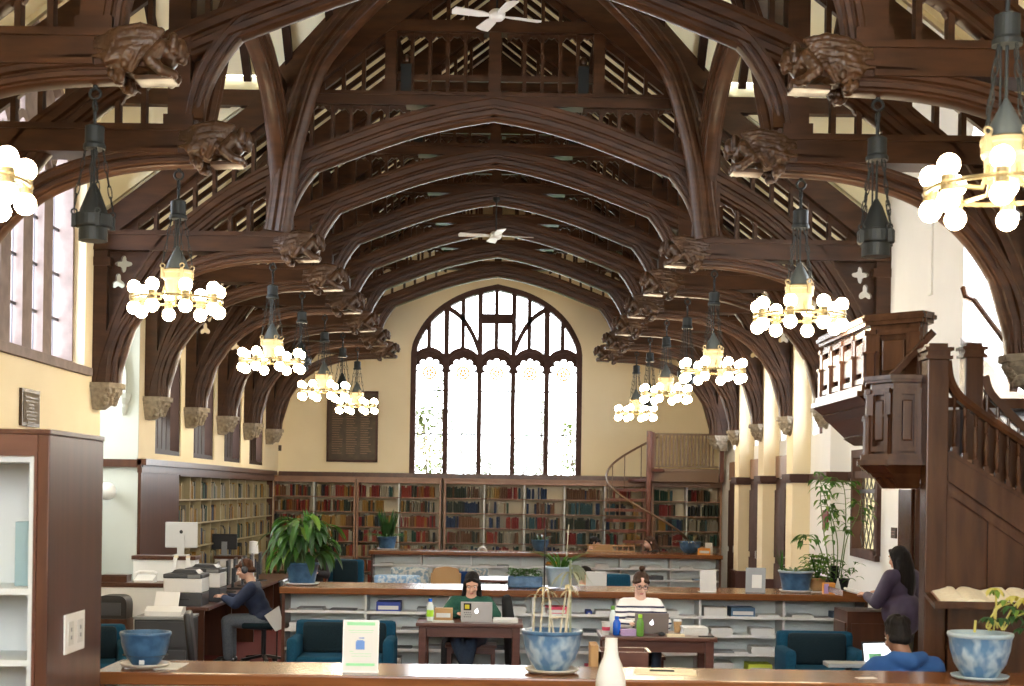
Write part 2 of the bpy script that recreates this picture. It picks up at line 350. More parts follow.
# end wall with the great window
EW = 30.4
def ewp(x, y): p = P(x, y, EW); return (p.x, p.z)
wl, wr = PX(411.5, 420, EW), PX(580, 420, EW); WC = (wl + wr) / 2; WH = (wr - wl) / 2; WB = LEDGE + 0.02
arch_h = [(WH, 5.02), (WH * .966, 5.27), (WH * .83, 5.68), (WH * .625, 6.01), (WH * .35, 6.26), (0, 6.42)]
right = catmull([(u, z) for u, z in arch_h], 5)
win_out = [(WC - WH, WB), (WC + WH, WB)] + [(WC + p[0], p[1]) for p in right] + [(WC - p[0], p[1]) for p in reversed(right[:-1])]
gable = [(XL - .3, 0), (XR + .4, 0), (XR + .4, 5.0), (XC, 8.9), (XL - .3, 5.0)]
plate(gable, [win_out], 'y', EW, EW + .45).build('wall_end', 'plaster', kind='structure')

wf = MB()
path = [(WC + WH - .02, WB)] + [(WC + p[0] * .985, p[1] - .02) for p in right] + [(WC - p[0] * .985, p[1] - .02) for p in reversed(right[:-1])] + [(WC - WH + .02, WB)]
wf.sweep(path, rect(.11, .3), off=EW + .14)
wf.box(WC - WH, WC + WH, EW - .04, EW + .3, WB, WB + .05)
window1 = wf.build('window_1', 'winstone', kind='structure')
archz = lambda u: next((a[1] + (b[1] - a[1]) * ((a[0] - abs(u)) / max(1e-6, a[0] - b[0])) for a, b in zip(right, right[1:]) if a[0] >= abs(u) >= b[0]), 5.0)
mulx = [-3, -1, 1, 3]; lw = 2 * WH / 5
spring = 4.93
for k in mulx:
    u = k * lw / 2
    MB().bar((WC + u, EW + .14, WB), (WC + u, EW + .14, archz(u) - .05), .10, .26).build('mullion', 'winstone', window1)
tr = MB()
for k in range(5):
    c = (k - 2) * lw; hw = lw / 2
    top = spring + .12
    arcp = catmull([(c - hw, spring - .06), (c - hw * .55, top - .03), (c, top + .03), (c + hw * .55, top - .03), (c + hw, spring - .06)], 5)
    tr.sweep([(WC + p.x, p.y) for p in arcp], rect(.08, .24), off=EW + .14)
    # cusped plate below the lancet arch: five foils
    cp = []
    for i in range(31):
        t = i / 30; a = PI * (1 - t)
        x = c + math.cos(a) * hw * .88; z = spring - .30 + math.sin(a) * .27
        fo = abs(math.sin(PI * t * 5)) ** .6 * .07
        cp.append((WC + x + math.cos(a) * (fo - .09), z + math.sin(a) * (fo - .06)))
    outer = [(WC + c - hw, spring - .36), (WC + c - hw, spring - .04)] + [(WC + p.x, p.y) for p in arcp[1:-1]] + [(WC + c + hw, spring - .04), (WC + c + hw, spring - .36)] + list(reversed(cp))
    plate(outer, [], 'y', EW + .1, EW + .17, tr)
for u in [-2, -1.5 + .75 - .25, 0, 1, 2]:
    pass
for px_ in (429, 446.5, 463, 496.5, 529.5, 546.5, 563):
    u = PX(px_, 330, EW) - WC; tr.bar((WC + u, EW + .14, spring + (.12 if abs(u / lw - round(u / lw)) < .3 else .0)), (WC + u, EW + .14, archz(u) - .03), .085, .2)
tz = PZ(496, 318, EW); tr.bar((WC - lw / 2, EW + .14, tz), (WC + lw / 2, EW + .14, tz), .08, .2)
for s in (-1, 1):
    pp = catmull([(s * lw * 1.5, archz(lw * 1.5) - .06), (s * lw * 1.05, 5.75), (s * lw * .72, 5.40), (s * lw * .5, 5.02)], 6)
    tr.sweep([(WC + p.x, p.y) for p in pp], rect(.09, .2), off=EW + .14)
tr.build('tracery', 'winstone', window1)
gl = MB()
for zz in (PZ(497, 391, EW), PZ(497, 434.5, EW)): gl.bar((WC - WH, EW + .15, zz), (WC + WH, EW + .15, zz), .03, .03)
gl.build('glazing_bar', 'lead', window1)
pn = MB(); pn.add([(p[0], EW + .18, p[1]) for p in win_out], [tuple(range(len(win_out)))]); pn.build('pane', 'glass', window1)
for k in range(5):
    c = WC + (k - 2) * lw; zc = PZ(497, 373, EW)
    md = MB(); md.torus((c, EW + .165, zc), .125, .022, 28, 6, 'y')
    for j in range(5):
        a = j * 1.26 + k; md.ball((c + .055 * math.cos(a), EW + .165, zc + .055 * math.sin(a)), .034, 8, 5, (1, .2, 1))
    md.build('medallion', 'amber', window1)
trm = MB(); pth = [(WC + p[0] * 1.04, p[1] + .05) for p in right] + [(WC - p[0] * 1.04, p[1] + .05) for p in reversed(right[:-1])]

# left wall, near part with the tall traceried window
lw_hole = [(12.3, 3.42), (16.28, 3.42), (16.28, 5.7)] + [(p.x, p.y) for p in catmull([(16.28, 5.7), (15.9, 6.3), (15.2, 6.75), (14.29, 7.1), (13.38, 6.75), (12.68, 6.3), (12.3, 5.7)], 4)][1:-1] + [(12.3, 5.7)]
plate([(-2, 0), (16.95, 0), (16.95, 6.9), (14.3, 9.4), (11.7, 6.9), (11.7, 5.1), (-2, 5.1)], [lw_hole], 'x', XL, XL - .5).build('wall_left', 'plaster', kind='structure')
w2 = MB(); w2.sweep(lw_hole + [lw_hole[0]], rect(.16, .3), 'x', XL - .28); w2.box(XL - .3, XL + .06, 12.2, 16.4, 3.34, 3.43)
window2 = w2.build('window_2', 'winframe', kind='structure')
lwid = (16.28 - 12.3) / 6
hz = lambda y: 7.02 - .30 * ((y - 14.29) / 1.0) ** 2 if abs(y - 14.29) < 1.7 else 6.0
for k in range(1, 6):
    y = 12.3 + k * lwid; MB().bar((XL - .28, y, 3.42), (XL - .28, y, hz(y)), .13, .30, up=(0, 1, 0)).build('mullion', 'winframe', window2)
t2 = MB()
for k in range(6):
    c = 12.3 + (k + .5) * lwid; hw = lwid / 2
    ar = catmull([(c - hw, 5.5), (c - hw * .6, 5.72), (c, 5.85), (c + hw * .6, 5.72), (c + hw, 5.5)], 4)
    t2.sweep([(p.x, p.y) for p in ar], rect(.09, .22), 'x', XL - .28)
    t2.bar((XL - .28, c, 5.85), (XL - .28, c, hz(c) - .05), .08, .2, up=(0, 1, 0))
t2.build('tracery', 'winframe', window2)
g2 = MB()
for zz in (3.95, 4.45, 4.95): g2.bar((XL - .30, 12.3, zz), (XL - .30, 16.28, zz), .03, .03)
for k in range(6):
    for d in (-.12, .12): g2.bar((XL - .30, 12.3 + (k + .5) * lwid + d, 3.42), (XL - .30, 12.3 + (k + .5) * lwid + d, 5.6), .012, .012)
g2.build('glazing_bar', 'lead', window2)
MB().add([(XL - .32, p[0], p[1]) for p in lw_hole], [tuple(range(len(lw_hole)))]).build('pane', 'tinted', window2)

# alcove in the left wall, then the left wall beyond it
ya, yb = 16.95, 18.75
al = MB(); al.box(-6.7, -6.4, ya - .3, yb + .3, 0, 2.6); al.box(-6.7, -6.4, ya - .3, ya + .2, 2.6, 4.6); al.box(-6.7, -6.4, yb - .2, yb + .3, 2.6, 4.6)  # gap in the unseen side wall added to let daylight in
al.box(-6.7, XL, ya - .3, yb + .3, 4.6, 4.75); al.box(-6.4, XL - .5, ya - .3, ya, 0, 4.6)
al.box(XL - .49, XL - .004, ya, yb - .02, 4.59, 5.2)
al.box(-6.6, XL - .002, yb - .02, yb + .35, 0, 4.9)
am = catmull([(-5.75, 3.35), (-5.72, 3.75), (-5.45, 4.08), (-5.05, 4.28)], 6)
al.sweep([(p.x, p.y) for p in am], rect(.10, .12), off=yb - .03)
am = catmull([(-5.05, 4.28), (-4.98, 3.9), (-4.92, 3.55), (-4.92, 3.3)], 6)
al.sweep([(p.x, p.y) for p in am], rect(.09, .12), off=yb - .03)
al.lathe([(.03, 3.02), (.07, 3.12), (.06, 3.16), (.10, 3.24), (.10, 3.3)], (-4.92, yb - .02, 0), 12)
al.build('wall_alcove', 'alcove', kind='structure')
bays = list(zip(TR[3:], TR[4:] + [29.9]))
holes = []
for a, b in bays:
    c = (a + b) / 2 + .05; h_ = .78 if b < 29.5 else .3
    if h_ < .5: continue
    holes.append([(c - h_, 2.55), (c + h_, 2.55), (c + h_, 3.75)] + [(p.x, p.y) for p in catmull([(c + h_, 3.75), (c + h_ * .8, 4.1), (c + .3, 4.36), (c, 4.48), (c - .3, 4.36), (c - h_ * .8, 4.1), (c - h_, 3.75)], 3)][1:])
plate([(yb + .0, 0), (20.96, 0), (20.96, 2.385), (29.64, 2.385), (29.64, 0), (EW + .3, 0), (EW + .3, 5.2), (yb, 5.2)], holes, 'x', XL, XL - .5).build('wall_left_far', 'plaster', kind='structure')
wn = 3
for ho in holes:
    c = sum(p[0] for p in ho) / len(ho); wv = MB()
    wv.sweep(ho + [ho[0]], rect(.16, .30), 'x', XL - .17)
    wo = wv.build('window_%d' % wn, 'rafter', kind='structure'); wn += 1
    c0 = (ho[0][0] + ho[1][0]) / 2
    for d in (-.39, -.13, .13, .39): MB().bar((XL - .13, c0 + d, 2.55), (XL - .13, c0 + d, 4.15 + .2 * (abs(d) < .2)), .07, .22, up=(0, 1, 0)).build('mullion', 'rafter', wo)
    MB().add([(XL - .25, p[0], p[1]) for p in ho], [tuple(range(len(ho)))]).build('pane', 'tinted', wo)
# brown ledge along the alcove, the left wall and the end wall
tl = MB()
lp = [(.0, -.10), (.05, -.10), (.05, -.02), (.09, 0), (.09, .06), (0, .06)]
tl.box(-6.4, XL + .06, yb - .08, yb, LEDGE - .05, LEDGE + .05)
tl.box(XL, XL + .12, yb - .08, 29.5, LEDGE - .02, LEDGE + .06); tl.box(XL, XL + .06, yb - .05, 29.5, LEDGE - .12, LEDGE - .02)
tl.build('trim_1', 'walnut', kind='structure')
tp = MB(); tp.box(XL, XL + .04, yb - .01, 20.95, 0, LEDGE - .1); tp.build('trim_2', 'walnut', kind='structure')

# right wall: near part, gabled crossing bay with an added bright window recess, far part with piers
rh = [(12.15, 2.9), (13.95, 2.9), (13.95, 5.3), (13.6, 5.75), (13.05, 5.95), (12.5, 5.75), (12.15, 5.3)]  # opening added so bright sky stands in for a lit white wall
plate([(-2, 0), (16.85, 0), (16.85, 6.9), (14.3, 9.4), (11.7, 6.9), (11.7, 5.1), (-2, 5.1)], [rh], 'x', XR, XR + .5).build('wall_right', 'daylit_white', kind='structure')
w9 = MB(); w9.sweep(rh + [rh[0]], rect(.08, .1), 'x', XR + .42)
sky_recess = w9.build('window_%d' % wn, 'daylit_white', kind='structure'); wn += 1
for d in (12.75, 13.35): MB().bar((XR + .42, d, 2.9), (XR + .42, d, 5.7), .05, .08, up=(0, 1, 0)).build('mullion', 'daylit_white', sky_recess)
MB().add([(XR + .44, p[0], p[1]) for p in rh], [tuple(range(len(rh)))]).build('pane', 'glass', sky_recess)
RX = 4.52
doorh = []
wy0, wy1, wz0, wz1 = 17.35, 18.55, PZ(866, 555, 17.6), PZ(866, 452, 17.6)
daylight_holes = [[(a + .38, 3.0), (b - .38, 3.0), (b - .38, 4.0), ((a + b) / 2 + .3, 4.42), ((a + b) / 2, 4.55), ((a + b) / 2 - .3, 4.42), (a + .38, 4.0)] for a, b in bays[:4]]  # openings added out of view to bring daylight to the far end
plate([(16.85, 0), (EW + .3, 0), (EW + .3, 5.2), (16.85, 5.2)], [[(wy0, wz0), (wy1, wz0), (wy1, wz1), (wy0, wz1)]] + daylight_holes, 'x', RX, RX + .4).build('wall_right_far', 'daylit_white', kind='structure')
MB().box(XR + .004, RX + .4, 16.74, 16.875, 0, 5.2).build('wall_right_return', 'daylit_white', kind='structure')
for ho in daylight_holes:  # frames and panes of the added unseen openings
    wn += 1; wv = MB(); wv.sweep(ho + [ho[0]], rect(.12, .2), 'x', RX + .2); wo = wv.build('window_%d' % (wn + 1), 'winstone', kind='structure')
    for d in (-.28, .28): MB().bar((RX + .2, (ho[0][0] + ho[1][0]) / 2 + d, 3.0), (RX + .2, (ho[0][0] + ho[1][0]) / 2 + d, 4.4), .07, .14, up=(0, 1, 0)).build('mullion', 'winstone', wo)
    MB().add([(RX + .24, p[0], p[1]) for p in ho], [tuple(range(len(ho)))]).build('pane', 'tinted', wo)
wn -= len(daylight_holes)
wy = MB(); wy.sweep([(wy0, wz0), (wy1, wz0), (wy1, wz1), (wy0, wz1), (wy0, wz0)], rect(.14, .16), 'x', RX + .02)
win10 = wy.build('window_%d' % wn, 'winstone', kind='structure')
gb = MB(); zmid = wz0 + (wz1 - wz0) * .62
gb.bar((RX + .05, wy0, zmid), (RX + .05, wy1, zmid), .05, .05)
for i in range(-4, 9):
    for sgn in (1, -1):
        a = wy0 + i * .2; pts = []
        for t in range(0, 13):
            yy = a + (t / 12) * .9 if sgn > 0 else a + .9 - (t / 12) * .9; zz = wz0 + (wz1 - wz0) * t / 12
            if wy0 <= yy <= wy1: pts.append((RX + .05, yy, zz))
        if len(pts) > 1: gb.bar(pts[0], pts[-1], .012, .012)
gb.build('glazing_bar', 'lead', win10)
MB().add([(RX + .06, wy0, wz0), (RX + .06, wy1, wz0), (RX + .06, wy1, wz1), (RX + .06, wy0, wz1)], [(0, 1, 2, 3)]).build('pane', 'yellowglass', win10)
for i, t in enumerate(TR[3:7]):
    p = MB(); p.box(4.26, RX + .02, t - .24, t + .24, .72, 5.1)
    p.build('pier', 'plaster' if i else 'daylit_white', kind='structure')
    q = MB(); q.box(4.22, RX + .02, t - .28, t + .28, 0, .72); q.box(4.20, RX + .02, t - .3, t + .3, .69, .74); q.build('pier_plinth', 'radi', kind='structure')
    b = MB(); b.box(4.20, RX + .02, t - .30, t + .30, LEDGE - .06, LEDGE + .03); b.box(4.22, RX + .02, t - .28, t + .28, LEDGE - .10, LEDGE - .06); b.build('trim_3', 'winstone', kind='structure')
for i, (a, b) in enumerate(bays[1:4]):
    d = MB(); d.box(RX - .05, RX + .02, a + .26, b - .26, 0, LEDGE - .02)
    for k in (0, 1):
        w_ = (b - a - .52) / 2; y0 = a + .26 + k * w_
        d.box(RX - .08, RX - .03, y0 + .05, y0 + w_ - .05, .12, 1.0); d.box(RX - .08, RX - .03, y0 + .05, y0 + w_ - .05, 1.1, 2.2)
    dd = d.build('door_%d' % (i + 1), 'winstone', kind='structure')
    MB().tube([(RX - .09, (a + b) / 2 - .1, 1.02), (RX - .13, (a + b) / 2 - .1, 1.02), (RX - .13, (a + b) / 2 - .1, 1.14), (RX - .09, (a + b) / 2 - .1, 1.14)], .012, 6).build('door_handle', 'silver', dd)
    tt = MB(); tt.box(RX - .06, RX + .02, a + .24, b - .24, LEDGE, 2.75); tt.build('trim_4', 'redwood' if False else 'shelfwood', kind='structure')
rb = MB(); rb.box(RX - .04, RX + .02, 16.9, TR[4] - .26, LEDGE - .06, LEDGE + .03); rb.build('trim_5', 'winstone', kind='structure')
# slender groove in the white wall
sl = P(911, 245, 15.2)
MB().box(XR - .02, XR + .0, 14.95, 15.07, 4.2, 5.15).build('trim_6', 'daylit_white', kind='structure')

# ---------------------------------------------------------------- roof: plaster slopes, rafters, purlins
zt = 6.87; yj = 14.3
cl = MB(); th = .08
def slope(pts): cl.add(pts + [(p[0], p[1], p[2] + th) for p in pts], [tuple(range(len(pts))), tuple(range(2 * len(pts) - 1, len(pts) - 1, -1))] + [(i, (i + 1) % len(pts), len(pts) + (i + 1) % len(pts), len(pts) + i) for i in range(len(pts))])
for a, b in ((-2.1, 11.85), (16.75, EW + .1)):
    for s in (-1, 1): slope([(XC + s * 4.9, a, ROOF(4.9)), (XC, a, ROOF(0)), (XC, b, ROOF(0)), (XC + s * 4.9, b, ROOF(4.9))])
uv = (ROOF(0) - zt) / .763; yv = 16.75 - (ROOF(0) - zt)
for sg in (1, -1):
    fy = lambda y: y if sg > 0 else 2 * yj - y
    for s in (-1, 1): slope([(XC, fy(16.75), ROOF(0)), (XC + s * uv, fy(16.75), zt), (XC, fy(yv), ROOF(0))])
    tz_ = lambda y: zt + (16.75 - y)
    slope([(XC - 4.9, fy(16.75), zt), (XC - uv, fy(16.75), zt), (XC, fy(yv), ROOF(0)), (XC + uv, fy(16.75), zt), (XC + 4.9, fy(16.75), zt), (XC + 4.9, fy(yj), tz_(yj)), (XC - 4.9, fy(yj), tz_(yj))])
    for s in (-1, 1):
        y0, y1 = (16.80, 16.86) if sg > 0 else (11.74, 11.8)
        cl.prism([(XC + s * 4.75, ROOF(4.75) - .1), (XC + s * uv, zt), (XC + s * 4.75, zt)], y0, y1)
ceiling = cl.build('ceiling', 'ceilp', kind='structure')
def rafter(mb, u0, u1, y, s): mb.bar((XC + s * u0, y, ROOF(u0) - .02), (XC + s * u1, y, ROOF(u1) - .02), .085, .05, up=(0, 1, 0))
ys = [17.0 + .40 * k for k in range(34)]
for s in (-1, 1):
    for y in ys:
        if y > EW - .1: continue
        b = MB(); rafter(b, 4.7, .03, y, s); b.build('rafter', 'rafter', ceiling)
    for y in [9.0 + .45 * k for k in range(6)]:
        b = MB(); rafter(b, 4.7, 1.0, y, s); b.build('rafter', 'rafter', ceiling)
    for k in range(9):
        u = .35 + k * .5
        for sg in (1,):
            ylow = 16.75 if u >= uv else yv + u * .763
            b = MB(); b.bar((XC + s * u, ylow, zt + 16.75 - ylow - .05), (XC + s * u, yj, zt + 16.75 - yj - .05), .09, .10); b.build('rafter', 'rafter', ceiling)
    b = MB(); b.bar((XC + s * uv, 16.75, zt - .12), (XC, yv, ROOF(0) - .12), .22, .26); b.build('valley_rafter', 'oak', ceiling)
    b = MB(); b.bar((XC + s * uv, 11.85, zt - .12), (XC, 2 * yj - yv, ROOF(0) - .12), .22, .26); b.build('valley_rafter', 'oak', ceiling)
    b = MB(); b.box(XC + s * (uv - .1), XC + s * 4.7, 16.66, 16.80, 6.50, 6.68); b.build('eave_plate', 'oak', ceiling)
    for u in (2.5, 1.25):
        b = MB(); b.bar((XC + s * u, 16.75, ROOF(u) - .12), (XC + s * u, EW, ROOF(u) - .12), .10, .12); b.build('purlin', 'rafter', ceiling)
    for i, t in enumerate(TR[2:]):
        t2_ = (TR[2:] + [EW])[i + 1]
        if t2_ - t < 2: continue
        for (u0, y0, u1, y1) in ((3.5, t + .1, 2.55, t + 1.0), (3.5, t2_ - .1, 2.55, t2_ - 1.0)):
            b = MB(); b.bar((XC + s * u0, y0, ROOF(u0) - .19), (XC + s * u1, y1, ROOF(u1) - .19), .16, .06, up=(s * .6, 0, .79)); b.build('wind_brace', 'oak_lite', ceiling)

b = MB(); b.box(XR - .05, XR, 15.28, 15.95, 0, 2.42); b.box(XR - .075, XR - .05, 15.36, 15.87, .3, 2.2, .01); b.box(XR - .09, XR, 15.22, 16.0, 2.36, 2.44); b.build('trim_8', 'pulpit', kind='structure')

# unseen wall behind the viewer, added with an opening sized to limit front daylight
nw = [(XC - 2.4, 2.6), (XC + 2.4, 2.6), (XC + 2.4, 5.2), (XC + 1.6, 6.4), (XC, 7.0), (XC - 1.6, 6.4), (XC - 2.4, 5.2)]
plate([(XL - .3, 0), (XR + .4, 0), (XR + .4, 5.0), (XC, 8.9), (XL - .3, 5.0)], [nw], 'y', -2.3, -2.0).build('wall_near', 'plaster', kind='structure')
# ---------------------------------------------------------------- hammer-beam roof trusses
RIB = lambda h, d: [(-h, -.09 * d), (-h, .09 * d), (-.94 * h, .24 * d), (-.90 * h, .27 * d), (-.80 * h, .27 * d), (-.76 * h, .36 * d), (-.58 * h, .37 * d), (-.53 * h, .32 * d), (-.42 * h, .32 * d), (-.38 * h, .44 * d), (-.16 * h, .45 * d), (-.12 * h, .5 * d), (0, .5 * d),
                    (0, -.5 * d), (-.12 * h, -.5 * d), (-.16 * h, -.45 * d), (-.38 * h, -.44 * d), (-.42 * h, -.32 * d), (-.53 * h, -.32 * d), (-.58 * h, -.37 * d), (-.76 * h, -.36 * d), (-.80 * h, -.27 * d), (-.90 * h, -.27 * d), (-.94 * h, -.24 * d)]
OUT = catmull([(-4.56, 3.25), (-4.46, 3.65), (-4.25, 4.25), (-3.82, 4.92), (-3.5, 5.2), (-3.2, 5.44), (-2.9, 5.63), (-2.5, 5.84), (-1.77, 6.14), (-1.09, 6.39), (-.5, 6.55), (0, 6.64)], 5)
BR = catmull([(-4.26, 3.25), (-4.2, 3.7), (-3.92, 4.17), (-3.57, 4.46), (-3.15, 4.62), (-2.75, 4.69), (-2.35, 4.71)], 5)
INN = catmull([(-2.33, 5.02), (-2.29, 5.27), (-2.19, 5.51), (-2.0, 5.77), (-1.75, 5.96), (-1.4, 6.12), (-.76, 6.28), (0, 6.41)], 5)
def interp(path, u):
    for a, b in zip(path, path[1:]):
        if a[0] <= u <= b[0]: return a[1] + (b[1] - a[1]) * (u - a[0]) / max(1e-6, b[0] - a[0])
    return path[0][1] if u < path[0][0] else path[-1][1]
PRL = lambda u: 8.62 - .763 * abs(u)      # upper line of the principal rafter

def cell(mb, u0, u1, zb0, zb1, zt0, zt1, s, mull=True, th=.05):
    """one tracery light: a mullion at u0 and a cusped head under the sloping top edge"""
    if min(zt0 - zb0, zt1 - zb1) < .05 and max(zt0 - zb0, zt1 - zb1) < .12: return
    if mull and zt0 > zb0: mb.bar((s * u0, 0, zb0), (s * u0, 0, zt0), .042, .09, up=(0, 1, 0))
    w_ = u1 - u0; zl = min(zt0, zt1); hgt = min(.07, max(.02, (zl - max(zb0, zb1)) * .4)); n = 16; vs = []; fs = []
    for i in range(n + 1):
        t = i / n; u = u0 + w_ * t; zt_ = zt0 + (zt1 - zt0) * t
        arch = zt_ - .025 - hgt * (1 - math.sin(PI * t) ** .7) - .022 * (math.sin(PI * t * 3) ** 2)
        arch = min(arch, zt_ - .004)
        for y in (-th / 2, th / 2): vs += [(s * u, y, zt_ + .02), (s * u, y, arch)]
    for i in range(n):
        b = i * 4; c = b + 4
        fs += [(b, b + 1, c + 1, c), (b + 2, c + 2, c + 3, b + 3), (b + 1, b + 3, c + 3, c + 1), (b, c, c + 2, b + 2)]
    mb.add(vs, fs)

def angel(mb, s):
    """winged half figure lying along the hammer beam end, head outward, arms round a book; one carved mesh"""
    rr = random.Random(5); q = MB()
    def bl(u, y, z, r, sc=(1, 1, 1), ry=0.0): q.ball((s * u, y, z), r, 12, 8, sc, Matrix.Rotation(ry * s, 3, 'Y'))
    bl(-2.48, 0, 4.90, .13, (1.5, 1.15, .95)); bl(-2.32, 0, 4.915, .125, (1.3, 1.25, .95), .15); bl(-2.20, 0, 4.93, .10, (1.1, 1.35, 1), .2)
    bl(-2.09, 0, 4.955, .070, (1.0, .92, 1.2), .25); bl(-2.055, 0, 4.905, .045, (.9, .8, 1.0)); bl(-2.018, 0, 4.935, .016)
    for k in range(5): limb(q, [(s * (-2.30 - .05 * k), (-1) ** k * .10, 5.04), (s * (-2.36 - .05 * k), (-1) ** k * .15, 5.0), (s * (-2.40 - .04 * k), (-1) ** k * .19, 4.92)], [.016, .022, .010], 6)
    for k in range(26):                      # wavy hair
        a = rr.uniform(-1.6, 1.6); e = rr.uniform(-.5, 1.3); bl(-2.115 - .05 * math.cos(a) * rr.random(), .078 * math.sin(a), 4.96 + .07 * math.sin(e), .026, (1.4, 1, 1), .4)
    for y in (-1, 1):
        for k in range(7):                   # layered feathers lying back along the beam
            a = k / 6; L_ = .10 * rr.random()
            limb(q, [(s * (-2.20 - .02 * k), y * (.12 + .006 * k), 5.045 - .022 * k), (s * (-2.38 - .02 * k), y * (.16 + .012 * (k % 2)), 5.055 - .03 * k), (s * (-2.55 - .02 * k), y * .17, 5.035 - .032 * k), (s * (-2.70 - L_), y * .155, 5.01 - .028 * k)], [.022, .034, .028, .010], 7)
        limb(q, [(s * -2.2, y * .13, 4.94), (s * -2.30, y * .165, 4.85), (s * -2.2, y * .14, 4.79), (s * -2.11, y * .05, 4.785)], [.052, .048, .04, .032], 8)
        for k in range(7):                   # drapery folds
            limb(q, [(s * (-2.27 - .035 * k), y * .13, 4.97 - .01 * k), (s * (-2.36 - .04 * k), y * (.175 - .014 * (k % 2)), 4.88), (s * (-2.46 - .035 * k), y * .14, 4.78 + .006 * k)], [.024, .028, .018], 6)
    for k in range(70):                      # curling foliage where the figure meets the beam
        a = rr.uniform(0, 2 * PI); bl(-2.56 + .13 * math.cos(a) * rr.random(), (-1 if k % 2 else 1) * (.10 + .075 * rr.random()), 4.84 + .12 * math.sin(a), .018 + .018 * rr.random(), (1, .8, 1))
    me = solid(q, .0085, 1, .25)
    for v in me.vertices: n_ = mnoise.noise(Vector((v.co.x * s * 22, v.co.y * 48, v.co.z * 60))); v.co += v.normal * .008 * n_; v.co.z -= .02; v.co.x = s * (-1.93 + (v.co.x * s + 2.02) * .74)
    mb.add([v.co[:] for v in me.vertices], [tuple(p.vertices) for p in me.polygons])
    mb.X = Matrix.Translation((s * -2.12, 0, 4.740)) @ Matrix.Rotation(-.05 * s, 4, 'Y'); mb.box(-.13, .12, -.10, .10, -.016, .016, .006); mb.X = None

